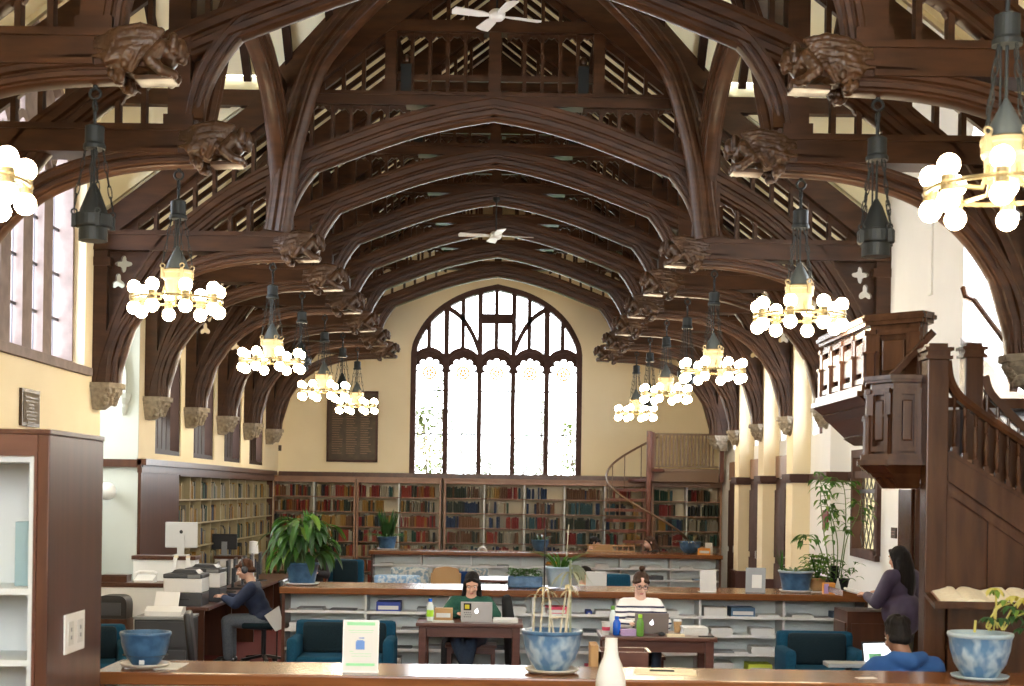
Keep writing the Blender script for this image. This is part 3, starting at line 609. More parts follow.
def make_truss(label):
    t = thing('roof_truss', label, 'roof truss', (XC, 0, 0))
    for s in (-1, 1):
        f = lambda pts: [(s * p[0], p[1]) for p in pts]
        def rib(path, h, d):
            b = MB(); prof = RIB(h, d)
            if s < 0: prof = [(-a, c) for a, c in prof]
            b.sweep(f(path), prof); return b
        # main arched rib: upper line OUT, thickness to the inside
        autosmooth(rib(OUT, .27, .30).build('arch_rib', 'oak', t), 25)
        b = MB(); prof = [(.16 + a, c) for a, c in RIB(.16, .30)]
        if s < 0: prof = [(-a, c) for a, c in prof]
        b.sweep(f(BR), prof); autosmooth(b.build('hammer_brace', 'oak', t), 25)
        prof = [(.15 + a, c) for a, c in RIB(.15, .24)]
        if s < 0: prof = [(-a, c) for a, c in prof]
        b = MB(); b.sweep(f(INN), prof); autosmooth(b.build('inner_arch', 'oak', t), 25)
        hb = MB(); hb.box(s * -4.56, s * -2.3, -.15, .15, 4.84, 5.00); hb.box(s * -4.56, s * -2.25, -.17, .17, 4.98, 5.03); hb.box(s * -4.56, s * -2.5, -.165, .165, 4.80, 4.84); hb.box(s * -2.6, s * -2.08, -.12, .12, 4.80, 5.0)
        hbo = hb.build('hammer_beam', 'oak', t)
        an = MB(); angel(an, s); an.build('carved_angel', 'oak_lite', hbo, smooth=True, label='carved winged figure on the beam end')
        wp = MB(); wp.box(s * -4.60, s * -4.40, -.14, .14, 3.28, 5.05); wp.box(s * -4.62, s * -4.36, -.16, .16, 4.62, 4.72); wp.build('wall_post', 'oak', t)
        sp = MB(); hole1 = [(s * (-4.24 + .075 * math.cos(a) * (1 + .35 * math.cos(4 * a))), 4.66 + .075 * math.sin(a) * (1 + .35 * math.cos(4 * a))) for a in [2 * PI * k / 28 for k in range(28)]]
        hole2 = [(s * (-4.30 + .06 * math.cos(a) * (1 + .4 * math.cos(3 * a + 1.57))), 4.45 + .075 * math.sin(a) * (1 + .4 * math.cos(3 * a + 1.57))) for a in [2 * PI * k / 24 for k in range(24)]]
        plate([(s * -4.42, 4.82), (s * -4.42, 3.9)] + [(s * p[0], p[1]) for p in OUT if 3.9 < p[1] < 4.82] + [(s * -3.88, 4.82)], [hole1, hole2], 'y', -.03, .03, sp); sp.build('spandrel', 'oak', t)
        hole3 = [(s * (-3.62 + .055 * math.cos(a) * (1 + .4 * math.cos(3 * a))), 4.72 + .05 * math.sin(a) * (1 + .4 * math.cos(3 * a))) for a in [2 * PI * k / 24 for k in range(24)]]
        hp = MB(); hp.box(s * -2.60, s * -2.42, -.11, .11, 5.0, PRL(2.5) - .02); hp.box(s * -2.63, s * -2.39, -.13, .13, 5.02, 5.12); hp.build('hammer_post', 'oak', t)
        pr = MB(); pr.bar((s * -4.66, 0, PRL(4.66) - .16), (0, 0, PRL(0) - .16), .26, .25, up=(0, 1, 0)); pr.bar((s * -4.5, 0, PRL(4.5) - .31), (0, 0, PRL(0) - .31), .18, .06, up=(0, 1, 0)); pr.build('principal_rafter', 'oak', t)
        ta = MB(); us = [-3.66 + .212 * k for k in range(6)]
        for i in range(5):
            zb = 5.03; cell(ta, us[i], us[i + 1], zb, zb, max(zb, interp(OUT, us[i]) - .27), max(zb, interp(OUT, us[i + 1]) - .27), s)
        ta.build('lower_tracery', 'oak', t)
        tb = MB(); us = [-4.32 + .222 * k for k in range(10)]
        for i in range(9):
            a, b_ = us[i], us[i + 1]
            za, zb_ = max(5.03, interp(OUT, a)), max(5.03, interp(OUT, b_))
            cell(tb, a, b_, za, zb_, PRL(a) - .345, PRL(b_) - .345, s)
        us = [-2.3 + .2 * k for k in range(3)]
        for i in range(2):
            a, b_ = us[i], us[i + 1]; cell(tb, a, b_, interp(OUT, a), interp(OUT, b_), 6.55, 6.55, s)
        tb.build('upper_tracery', 'oak', t)
        tc_ = MB(); us = [-1.86 + .21 * k for k in range(9)]
        for i in range(8):
            a, b_ = us[i], us[i + 1]; cell(tc_, a, b_, interp(OUT, a), interp(OUT, b_), 6.52, 6.52, s)
        us = [-2.2 + .23 * k for k in range(5)]
        for i in range(4):
            a, b_ = us[i], us[i + 1]; cell(tc_, a, b_, 6.66, 6.66, PRL(a) - .345, PRL(b_) - .345, s)
        us = [-1.16 + .205 * k for k in range(6)]
        for i in range(5): cell(tc_, us[i], us[i + 1], 6.66, 6.66, 7.37, 7.37, s)
        for i in range(5): cell(tc_, us[i], us[i + 1], 7.50, 7.50, PRL(us[i]) - .345, PRL(us[i + 1]) - .345, s)
        tc_.bar((s * -1.2, 0, 6.86), (s * -.06, 0, 6.86), .05, .07)
        tc_.build('collar_tracery', 'oak', t)
        qp = MB(); qp.box(s * -1.26, s * -1.13, -.10, .10, 6.63, PRL(1.2) - .2); qp.build('queen_post', 'oak', t)
        fg = MB(); fg.box(s * -1.08, s * -.96, -.07, .07, 6.66, 7.0); fg.build('niche_figure', 'iron', t, label='dark standing figure panel')
        fh = MB(); fh.ball((s * -1.02, 0, 7.07), .05, 8, 6, (.9, .9, 1.2)); fh.ball((s * -1.02, 0, 7.0), .075, 8, 6, (1, .8, .7)); fh.build('niche_figure_bust', 'oak_lite', t, smooth=True)
    cb = MB(); cb.box(-2.35, 2.35, -.12, .12, 6.52, 6.66); cb.box(-2.3, 2.3, -.14, .14, 6.63, 6.67); cb.build('collar_beam', 'oak', t)
    ub = MB(); ub.box(-1.5, 1.5, -.11, .11, 7.37, 7.50); ub.build('upper_collar', 'oak', t)
    kp = MB(); kp.box(-.07, .07, -.10, .10, 6.6, 8.5); kp.build('king_post', 'oak', t)
    return t
ordn = ['with carved beam ends at the top corners', 'just before the crossing, above the pulpit stair', 'just past the crossing, with the widest whole arch',
        'one bay beyond the crossing', 'two bays beyond the crossing, carrying the far ceiling fan', 'three bays beyond the crossing', 'second from the great end window', 'nearest the great end window']
truss0 = make_truss('dark oak hammer-beam roof truss ' + ordn[0])
truss0.location = (XC, TR[0], 0)
for i in range(1, 8): copy_tree(truss0, (XC, TR[i], 0), label='dark oak hammer-beam roof truss ' + ordn[i])

# carved stone corbels under the wall posts
def make_corbel():
    b = MB()
    for z0, z1, a0, a1 in ((-.30, -.24, .10, .14), (-.24, -.10, .14, .20), (-.10, -.06, .21, .21), (-.06, 0, .23, .23)):
        n = 8; vs = []
        for z, a in ((z0, a0), (z1, a1)):
            vs += [(0, -a, z), (a * 1.15, -a, z), (a * 1.6, -a * .45, z), (a * 1.6, a * .45, z), (a * 1.15, a, z), (0, a, z)]
        b.add(vs, [(5, 4, 3, 2, 1, 0), (6, 7, 8, 9, 10, 11)] + [(i, (i + 1) % 6, 6 + (i + 1) % 6, 6 + i) for i in range(6)])
    for k in range(46):
        a = R.uniform(-.95, .95); t = R.uniform(-.24, -.08); rr = .17 + (t + .24) * .35
        b.ball((rr * 1.5 * (1 - .35 * a * a), rr * a, t), R.uniform(.018, .038), 7, 5)
    return b.mesh('stone_corbel')
cm = make_corbel()
sidew = {-1: 'left', 1: 'right'}
cordn = [None, 'by the pulpit stair', 'first beyond the tall near window', 'second from the tall near window', 'third from the tall near window', 'fourth from the tall near window', 'second from the end wall', 'nearest the end wall']
for s in (-1, 1):
    for i in range(1, 8):
        if s < 0 and i == 1: continue
        x = XC + s * 4.60
        lab = 'carved stone corbel on the %s wall, ' % sidew[s] + (cordn[i] if s < 0 or i == 1 or i > 5 else ['', '', 'behind the pulpit', 'first past the pulpit', 'second past the pulpit', 'third past the pulpit'][i])
        o = bpy.data.objects.new('stone_corbel', cm); COL.objects.link(o)
        if not cm.materials: cm.materials.append(M['stone'])
        o.location = (x, TR[i], 3.28); o.rotation_euler = (0, 0, 0 if s < 0 else PI)
        setp(o, lab, 'corbel', 'stone corbels under the trusses')

# ribs of the crossing: diagonal arches under the valleys and arches along the hammer posts
vault = thing('crossing_vault', 'moulded oak rib vault over the crossing above the ceiling fan', 'roof vault', (XC, yj, 0)); vault['kind'] = 'structure'
for s in (-1, 1):
    for near in (False, True):
        fy = lambda y: (y if not near else 2 * yj - y) - yj
        pts = catmull([(2.42, 16.52, 5.03), (2.36, 16.47, 5.4), (2.26, 16.38, 6.0), (2.0, 16.17, 6.75), (1.7, 15.93, 7.1), (1.3, 15.62, 7.4), (.8, 15.24, 7.68), (0, 14.62, 7.95)], 5)
        pts = [(s * p.x, fy(p.y), p.z) for p in pts]
        d = Vector(pts[-1]) - Vector(pts[0]); d.z = 0; d.normalize(); side = Vector((-d.y, d.x, 0))
        b = MB(); b.sweep3(pts, [(-a - .13, c) for a, c in RIB(.26, .24)], side)
        autosmooth(b.build('diagonal_rib', 'oak', vault), 25)
    pts = catmull([(16.62, 5.03), (16.5, 5.45), (16.25, 5.9), (15.85, 6.25), (15.2, 6.5), (14.3, 6.62)], 5)
    full = [(p.x - yj, p.y) for p in pts] + [(yj - p.x, p.y) for p in reversed(pts[:-1])]
    b = MB(); b.sweep(full, [(a + .24, c) for a, c in RIB(.24, .26)] if False else [(-a - .24, c) for a, c in RIB(.24, .26)], 'x', s * 2.44)
    b.box(s * 2.38, s * 2.50, -2.4, 2.4, 6.62, 6.74)
    autosmooth(b.build('crossing_arch', 'oak', vault), 25)
# ---------------------------------------------------------------- shelving counters, bookcases, tables
def counter(label, xa, xb, yf, depth, n, nsh=4, zt_=1.0, rot=0.0, back=True):
    """low periodical counter: oak top, grey metal open shelves facing the room"""
    t = thing('shelving_counter', label, 'counter', ((xa + xb) / 2, yf, 0), rot)
    L = xb - xa; h = L / 2
    b = MB(); b.box(-h - .03, h + .03, -.04, depth + .04, zt_ - .075, zt_, .012); b.build('counter_top', 'top', t)
    for s in (-1, 1):
        b = MB(); b.box(s * h, s * (h - .035), 0, depth, 0, zt_ - .075); b.box(s * (h + .006), s * (h - .01), .08, depth - .08, .12, zt_ - .17); b.build('end_panel', 'walnut', t)
    b = MB(); b.box(-h + .035, h - .035, depth * .48, depth * .5, .05, zt_ - .076); b.build('back_panel', 'metal', t)
    b = MB(); b.box(-h + .035, h - .035, .03, depth - .03, 0, .07); b.build('plinth', 'dgrey', t)
    for k in range(1, n):
        x = -h + L * k / n; b = MB(); b.box(x - .012, x + .012, .012, depth * .48, .07, zt_ - .076); b.build('divider', 'metalw', t)
    for j in range(nsh):
        z = .09 + (zt_ - .09 - .075) * j / nsh; b = MB(); b.box(-h + .036, h - .036, .015, depth * .478, z, z + .012); b.box(-h + .036, h - .036, .012, .022, z - .006, z + .026); b.build('shelf', 'metalw', t)
    return t
C1Y, C2Y, C3Y = 8.62, 16.27, 26.5
c1x0 = PX(100, 664, C1Y); C1 = counter('oak-topped shelving counter across the front, under the big blue-patterned planters', c1x0, 3.75, C1Y, .56, 8)
c2x0, c2x1 = PX(282, 590, C2Y), PX(868, 596, C2Y); C2 = counter('long oak-topped shelving counter behind the two study tables', c2x0, c2x1, C2Y, .95, 7)
c3x0, c3x1 = PX(371, 550, C3Y), PX(721, 555, C3Y); C3 = counter('far oak-topped shelving counter in front of the end-wall bookcases', c3x0, c3x1, C3Y, .9, 7)

def bookcase_frame(t, L, Hh, D, cols, rows, wood='shelfwood', front='shelfwood'):
    for s in (0, 1): MB().box(s * L - (.04 if s else 0), s * L + (0 if s else .04), 0, D, 0, Hh).build('side_panel', front, t)
    b = MB(); b.box(0, L, -.02, D, Hh - .11, Hh); b.box(-.02, L + .02, -.05, D, Hh - .03, Hh + .01); b.build('cornice', front, t)
    MB().box(.04, L - .04, D - .02, D, .1, Hh - .11).build('back_panel', 'cream', t)
    MB().box(.04, L - .04, .02, D, 0, .1).build('plinth', front, t)
    for k in range(1, cols): x = L * k / cols; MB().box(x - .012, x + .012, .01, D - .02, .1, Hh - .11).build('divider', 'metalw', t)
    zs = [.1 + (Hh - .21) * j / rows for j in range(rows)]
    for z in zs: MB().box(.04, L - .04, .01, D - .02, z, z + .02).build('shelf', wood, t)
    return zs

BOOKCOL = [(.30, .035, .03), (.42, .07, .04), (.05, .07, .05), (.03, .10, .07), (.03, .06, .14), (.42, .16, .03), (.50, .28, .06), (.55, .45, .22), (.20, .10, .05), (.03, .03, .035), (.60, .55, .42), (.28, .14, .07), (.06, .15, .18), (.33, .30, .22)]
CNAME = ['red', 'rust red', 'dark green', 'green', 'navy', 'orange', 'amber', 'tan', 'brown', 'black', 'cream', 'chestnut', 'teal', 'olive grey']
for i, c in enumerate(BOOKCOL): M['book%d' % i] = mat('book_cover_%d' % i, tuple(v * .42 for v in c), 0.6, spec=0.2)
def book_mesh(i):
    """unit book, spine to -y: cover boards with a rounded spine and raised bands, page block"""
    b = MB(); sp = [(-.5, -.40), (-.40, -.46), (-.2, -.5), (.2, -.5), (.40, -.46), (.5, -.40), (.5, .5), (.40, .5), (.40, -.36), (-.40, -.36), (-.40, .5), (-.5, .5)]
    b.prism(sp, 0, 1, 'z')
    for z in (.16, .80): b.box(-.40, .40, -.515, -.49, z, z + .025)
    b.mi = 1; b.box(-.39, .39, -.36, .47, .015, .975)
    me = b.mesh('book'); me.materials.append(M['book%d' % i]); me.materials.append(M['page']); return me
BOOKM = [book_mesh(i) for i in range(len(BOOKCOL))]
PAL_WARM = [0, 1, 1, 5, 5, 6, 6, 7, 8, 10, 11, 2, 9, 0]
PAL_MIX = [0, 2, 3, 4, 7, 8, 9, 10, 11, 12, 13, 13, 6, 1]
PAL_DARK = [2, 4, 8, 9, 11, 0, 2, 13, 12, 8]
PAL_OLD = [6, 6, 13, 7, 2, 4, 9, 10, 6, 7, 3, 13, 10]
STUFF = MB(); STUFFM = ['book%d' % i for i in range(14)] + ['page']
nbook = 0
def fill(origin, ex, ey, width, zbase, gap, pal, single=None, group=None, dens=.9, wmin=.022, wmax=.048, run=.62):
    """a run of books standing on a shelf; ex along the shelf, ey into the shelf"""
    global nbook
    x = 0.01; ex, ey = Vector(ex), Vector(ey); rot = math.atan2(ex.y, ex.x)
    end = width * dens
    ci = R.choice(pal)
    while x < end - .03:
        tk = R.uniform(wmin, wmax); h_ = min(gap - .04, R.uniform(.19, .27)); d_ = R.uniform(.15, .2)
        if R.random() < run: ci = R.choice(pal)
        if R.random() < .05: x += R.uniform(.03, .12); continue
        if x + tk > end: break
        p = Vector(origin) + ex * (x + tk / 2) + ey * (.03 + d_ / 2 + R.uniform(0, .012)); lean = R.choice([0, 0, 0, 0, 0, 0, .12]) 
        if single:
            o = bpy.data.objects.new('book', BOOKM[ci]); COL.objects.link(o); nbook += 1
            o.location = (p.x, p.y, zbase); o.scale = (tk * .96, d_, h_); o.rotation_euler = (0, 0, rot)
            setp(o, '%s book standing %s' % (CNAME[ci], single), 'book', group)
        else:
            STUFF.mi = ci; STUFF.X = Matrix.Translation((p.x, p.y, zbase)) @ Matrix.Rotation(rot, 4, 'Z')
            STUFF.box(-tk * .48, tk * .48, -d_ / 2, d_ / 2, 0, h_); STUFF.X = None
        x += tk + (.03 if lean else .001)
# end-wall bookcases: two pale double cases at the left, a long run, one under the balcony
EB = 29.85
rows = 7
rown = ['bottom', 'sixth', 'fifth', 'fourth', 'third', 'second', 'top']
def endcase(x0px, x1px, cols, label, pal, singles, short, dens=.95):
    xa, xb = PX(x0px, 500, EB), PX(x1px, 500, EB); Hh = 2.36
    t = thing('bookcase', label, 'bookcase', (xa, EB, 0)); zs = bookcase_frame(t, xb - xa, Hh, .42, cols, rows)
    for j, z in enumerate(zs):
        for c in range(cols):
            w_ = (xb - xa) / cols - .05; sg = None
            if (j, c) in singles or j in singles: sg = 'on the %s shelf of the %s' % (rown[j], short)
            pl = pal[(j * 3 + c) % len(pal)] if isinstance(pal[0], list) else pal
            fill((xa + (xb - xa) * c / cols + .035, EB, 0), (1, 0, 0), (0, 1, 0), w_, z + .021, (Hh - .21) / rows - .03, pl, sg, ('books on the %s shelf of the %s' % (rown[j], short)) if sg else None, dens if R.random() < .75 else dens * R.uniform(.6, .9), run=.3 if cols != 2 or x0px > 600 else .6)
    return xa, xb
endcase(272, 355.5, 2, 'leftmost pale double bookcase on the end wall, nearest the corner', PAL_WARM, (6, 5), 'leftmost end bookcase')
endcase(356.5, 441, 2, 'second double bookcase on the end wall, behind the spiky plant', [PAL_MIX, PAL_WARM], (6, 5), 'second end bookcase', .88)
endcase(444, 645, 5, 'long bookcase below the great end window', [PAL_DARK, PAL_MIX, PAL_DARK], (6,), 'long bookcase below the window', .92)
endcase(652, 722, 2, 'bookcase under the balcony', [PAL_MIX, PAL_DARK], (6,), 'bookcase under the balcony', .93)
# solid band above the end cases up to the ledge
b = MB(); b.box(XL + .1, 4.4, EB - .08, EW, 2.37, 2.43); b.box(XL + .1, 4.4, EB - .04, EW, 2.43, 2.46); b.build('trim_7', 'walnut', kind='structure')
# left-wall bookcases
LBY0, LBY1 = 21.0, 29.6
t = thing('bookcase', 'run of tall bookcases along the left wall below the windows', 'bookcase', (XL + .0, LBY0, 0))
ncol = 11; Ls = (LBY1 - LBY0)
def LX(b): b.X = Matrix(((0, -1, 0, .02), (1, 0, 0, 0), (0, 0, 1, 0), (0, 0, 0, 1))); return b
# local: x' along +Y, depth toward -X; front plane at X = XL + .02
for s in (0, 1): LX(MB()).box(s * Ls - .03, s * Ls + .03, 0, .40, 0, 2.26).build('side_panel', 'walnut', t)
LX(MB()).box(-.02, Ls, -.03, .40, 2.26, 2.38).build('cornice', 'walnut', t)
LX(MB()).box(0, Ls, .38, .40, .05, 2.26).build('back_panel', 'oldshelf', t)
LX(MB()).box(0, Ls, .02, .38, 0, .1).build('plinth', 'walnut', t)
for k in range(1, ncol): LX(MB()).box(Ls * k / ncol - .015, Ls * k / ncol + .015, 0, .38, .1, 2.26).build('divider', 'oldshelf', t)
zs = [.1 + 2.16 * j / 6 for j in range(6)]
for z in zs: LX(MB()).box(0, Ls, .005, .38, z, z + .022).build('shelf', 'oldshelf', t)
for k in range(ncol):
    for j, z in enumerate(zs):
        fill((XL + .02, LBY0 + Ls * k / ncol + .03, 0), (0, 1, 0), (-1, 0, 0), Ls / ncol - .06, z + .023, .33, PAL_OLD, None, None, .97 if R.random() < .7 else R.uniform(.5, .9), .02, .05)
so = STUFF.build('books', STUFFM, kind='stuff', label='books filling the shelves below the top rows and along the left wall', category='books')

# foreground bookcase at the left, open side to the viewer
fb = thing('bookcase', 'tall dark bookcase end with white shelves at the near left edge', 'bookcase', (-2.19, 7.0, 0))
MB().box(-.06, 0, 0, .94, 0, 2.345, .006).build('side_panel', 'walnut', fb)
MB().box(-1.5, .004, -.004, .945, 2.345, 2.37, .004).build('cornice', 'walnut', fb)
b = MB(); b.box(-1.5, -.06, 0, .05, 2.24, 2.344); b.box(-.075, -.06, -.004, .05, 0, 2.24); b.build('face_frame', 'tablewood', fb)
MB().box(-1.5, -.06, .44, .46, .05, 2.344).build('back_panel', 'nearwhite', fb)
b = MB(); b.box(-.10, -.076, .012, .06, .05, 2.27); b.build('upright', 'nearwhite', fb)
for z in (.25, .75, 1.25 - .03, PZ(18, 589, 7.0) - .03, 2.21):
    MB().box(-1.5, -.077, .02, .44, z, z + .03).build('shelf', 'nearwhite', fb)
MB().box(-1.5, -1.46, 0, .9, 0, 2.344).build('far_panel', 'walnut', fb)
zsh = PZ(18, 589, 7.0)
bx = MB(); bx.box(0, .10, 0, .2, 0, .32, .004); o = bx.build('file_box', 'plastic', None, label='pale blue-grey file box on the near left bookcase shelf', category='file box'); o.location = (-2.42, 7.2, zsh)
o.data.materials[0] = mat('pale_teal_box', (.22, .33, .36), .6)
# double switch plate on the bookcase side
c = P(72, 632, 7.42)
sw = thing('switch_plate', 'white double switch plate on the dark bookcase side', 'switch', (-2.188, 7.42, c.z))
MB().box(0, .010, -.17, .17, -.10, .10, .004).build('plate', 'plastic', sw)
for d in (-.08, .08):
    b = MB(); b.box(.0101, .014, d - .045, d + .045, -.06, .06, .003); b.build('socket', 'metalw', sw)
    b = MB(); b.box(.0141, .016, d - .01, d + .01, -.03, -.01); b.box(.0141, .016, d - .01, d + .01, .01, .03); b.build('slot', 'grey', sw)

# study tables
def study_table(label, x0, x1, y0, y1, h_):
    t = thing('study_table', label, 'table', ((x0 + x1) / 2, (y0 + y1) / 2, 0)); a, d = (x1 - x0) / 2, (y1 - y0) / 2
    MB().box(-a, a, -d, d, h_ - .04, h_, .008).build('table_top', 'tablewood', t)
    b = MB(); b.box(-a + .06, a - .06, -d + .05, -d + .08, h_ - .15, h_ - .04); b.box(-a + .06, a - .06, d - .08, d - .05, h_ - .15, h_ - .04)
    for s in (-1, 1): b.box(s * (a - .05), s * (a - .08), -d + .06, d - .06, h_ - .15, h_ - .04)
    b.build('apron', 'tablewood', t)
    for sx_ in (-1, 1):
        for sy_ in (-1, 1):
            b = MB(); b.box(sx_ * (a - .03), sx_ * (a - .11), sy_ * (d - .03), sy_ * (d - .11), 0, h_ - .04, .006); b.build('leg', 'tablewood', t)
    return t
TL = dict(x0=PX(416, 622, 15.05), x1=PX(523, 622, 15.05), y0=15.0, y1=15.62, h=.735)
study_table('left study table with a silver laptop, before the long counter', TL['x0'], TL['x1'], TL['y0'], TL['y1'], TL['h'])
TRt = dict(x0=PX(601, 634, 13.95), x1=PX(717, 634, 13.95), y0=13.9, y1=14.6, h=.73)
study_table('right study table with bottles, books and an open laptop', TRt['x0'], TRt['x1'], TRt['y0'], TRt['y1'], TRt['h'])

def stool(label, x, y, w_=.5, d_=.36, h_=.45, rot=0):
    t = thing('wooden_stool', label, 'stool', (x, y, 0), rot)
    MB().box(-w_ / 2, w_ / 2, -d_ / 2, d_ / 2, h_ - .035, h_, .008).build('seat', 'tablewood', t)
    b = MB()
    for s in (-1, 1): b.box(-w_ / 2 + .04, w_ / 2 - .04, s * (d_ / 2 - .05), s * (d_ / 2 - .03), h_ - .1, h_ - .035)
    b.build('apron', 'tablewood', t)
    for sx_ in (-1, 1):
        for sy_ in (-1, 1): MB().box(sx_ * (w_ / 2 - .02), sx_ * (w_ / 2 - .065), sy_ * (d_ / 2 - .02), sy_ * (d_ / 2 - .065), 0, h_ - .035).build('leg', 'tablewood', t)
    return t
gx = PX(472, 600, 15.85); stool('wooden stool under the person in the green jumper', gx, 15.86, .56, .34, .44)
sxp = PX(641, 600, 14.95); stool('wooden stool under the person in the striped top', sxp, 14.98, .5, .34, .44)

def armchair(label, x, y, w_, rot, fab='bluefab', back='navyfab', hback=.72, d_=.7, legs=True):
    t = thing('armchair', label, 'armchair', (x, y, 0), rot)      # faces local -y
    def cushion(name, x0, x1, y0, y1, z0, z1, f, ch=.045):
        b = MB(); b.box(x0, x1, y0, y1, z0, z1, ch); o = b.build(name, f, t, smooth=True); return o
    cushion('seat', -w_ / 2 + .10, w_ / 2 - .10, -d_ / 2, d_ / 2 - .12, .16, .42, fab)
    cushion('backrest', -w_ / 2 + .02, w_ / 2 - .02, d_ / 2 - .16, d_ / 2, .16, hback, fab)
    cushion('back_cushion', -w_ / 2 + .11, w_ / 2 - .11, d_ / 2 - .27, d_ / 2 - .15, .41, hback - .01, back)
    for s in (-1, 1): cushion('arm', s * (w_ / 2), s * (w_ / 2 - .11), -d_ / 2 + .02, d_ / 2 - .05, .12, .60, fab)
    for sx_ in (-1, 1):
        for sy_ in (-1, 1): MB().lathe([(.022, 0), (.03, .17)], (sx_ * (w_ / 2 - .08), sy_ * (d_ / 2 - .08), 0), 10).build('leg', 'walnut', t)
    return t
xa, xb = PX(287, 640, 14.6), PX(394, 640, 14.6)
armchair('wide blue armchair with a dark cushion behind the green-edged sign', (xa + xb) / 2, 14.85, xb - xa, 0, hback=.74)
xa, xb = PX(784, 640, 14.2), PX(866, 640, 14.2)
armchair('blue armchair with a dark cushion at the right end of the long counter', (xa + xb) / 2, 14.42, xb - xa, 0, 'bluefab', 'navyfab', hback=.74)
armchair('blue armchair beyond the long counter, behind the striped reader', PX(608, 578, 20.5), 20.5, .62, PI, 'bluefab', 'navyfab', .98)
armchair('royal blue armchair beyond the long counter, left of the round table', PX(459, 578, 21.3), 21.3, .58, PI, 'royalfab', 'bluefab', .94)
armchair('blue armchair behind the broad-leaved plant', PX(345, 540, 23.5), 23.5, .62, 0, 'bluefab', 'navyfab', .96)
armchair('patterned grey armchair back beyond the long counter, near the wooden chair back', PX(411, 575, 19.4), 19.4, .54, PI, 'pattern', 'pattern', 1.09)
armchair('patterned grey armchair back right of the royal blue armchair', PX(474, 572, 23.4), 23.4, .52, PI, 'pattern', 'pattern', .885)
armchair('pale blue patterned armchair back beyond the long counter, at its left', PX(399, 577, 18.4), 18.4, .62, PI, 'bluepat', 'bluepat', 1.045)
armchair('blue armchair at the left edge beside the foreground bookcase', -3.95, 14.0, .7, .3, 'bluefab', 'navyfab', .74)
armchair('dark blue armchair low behind the near bookcase', -3.1, 10.6, .62, .2, 'royalfab', 'royalfab', .72)

# round table and wooden chair back beyond the long counter
rt = thing('round_table', 'round table with papers beyond the long counter', 'table', (PX(503, 579, 20.2), 20.2, 0))
MB().lathe([(.02, .86), (.48, .86), (.5, .875), (.5, .89), (.48, .9), (0.01, .9)], n=32).build('table_top', 'tablewood', rt)
MB().lathe([(.26, 0), (.25, .03), (.05, .07), (.04, .86)], n=20).build('pedestal', 'tablewood', rt)
def wood_chair(label, x, y, rot, hb=.98, m_='pine'):
    t = thing('wooden_chair', label, 'chair', (x, y, 0), rot)
    MB().box(-.21, .21, -.21, .21, .42, .45, .01).build('seat', m_, t)
    for s in (-1, 1):
        MB().bar((s * .18, -.18, 0), (s * .18, -.18, .42), .04, .04).build('leg', m_, t)
        MB().bar((s * .18, .19, 0), (s * .19, .24, hb - .05), .04, .035).build('leg', m_, t)
    b = MB(); pts = catmull([(-.2, hb - .12), (-.17, hb), (-.08, hb + .03), (0, hb + .04), (.08, hb + .03), (.17, hb), (.2, hb - .12)], 4)
    b.prism([(p.x, p.y) for p in pts] + [(.14, hb - .25), (-.14, hb - .25)], .22, .25); b.build('backrest', m_, t)
    return t
wood_chair('yellow wooden chair back between the patterned armchairs', PX(443, 573, 20.2), 20.25, PI + .2, 1.02)
for i, (px_, lab) in enumerate([(604, 'yellow wooden chair behind the far counter, nearer the spiral stair'), (590, 'yellow wooden chair behind the far counter, beside the person in black')][:1]):
    wood_chair(lab, PX(px_, 548, 28.0), 28.15, PI, 1.06)
dc = thing('reading_table', 'blond wooden table edge behind the far counter', 'table', (PX(611, 545, 27.5), 27.5, 0))
MB().box(-.45, .45, -.05, .12, .98, 1.02).build('table_top', 'pine', dc)
for s in (-1, 1): MB().box(s * .42, s * .37, -.03, .10, 0, .98).build('leg', 'pine', dc)
b = MB(); [b.box(-.44 + .11 * k, -.42 + .11 * k, .05, .07, 1.02, 1.10) for k in range(9)]; b.box(-.45, .45, .04, .08, 1.10, 1.13)
b.build('back_rail', 'pine', dc)
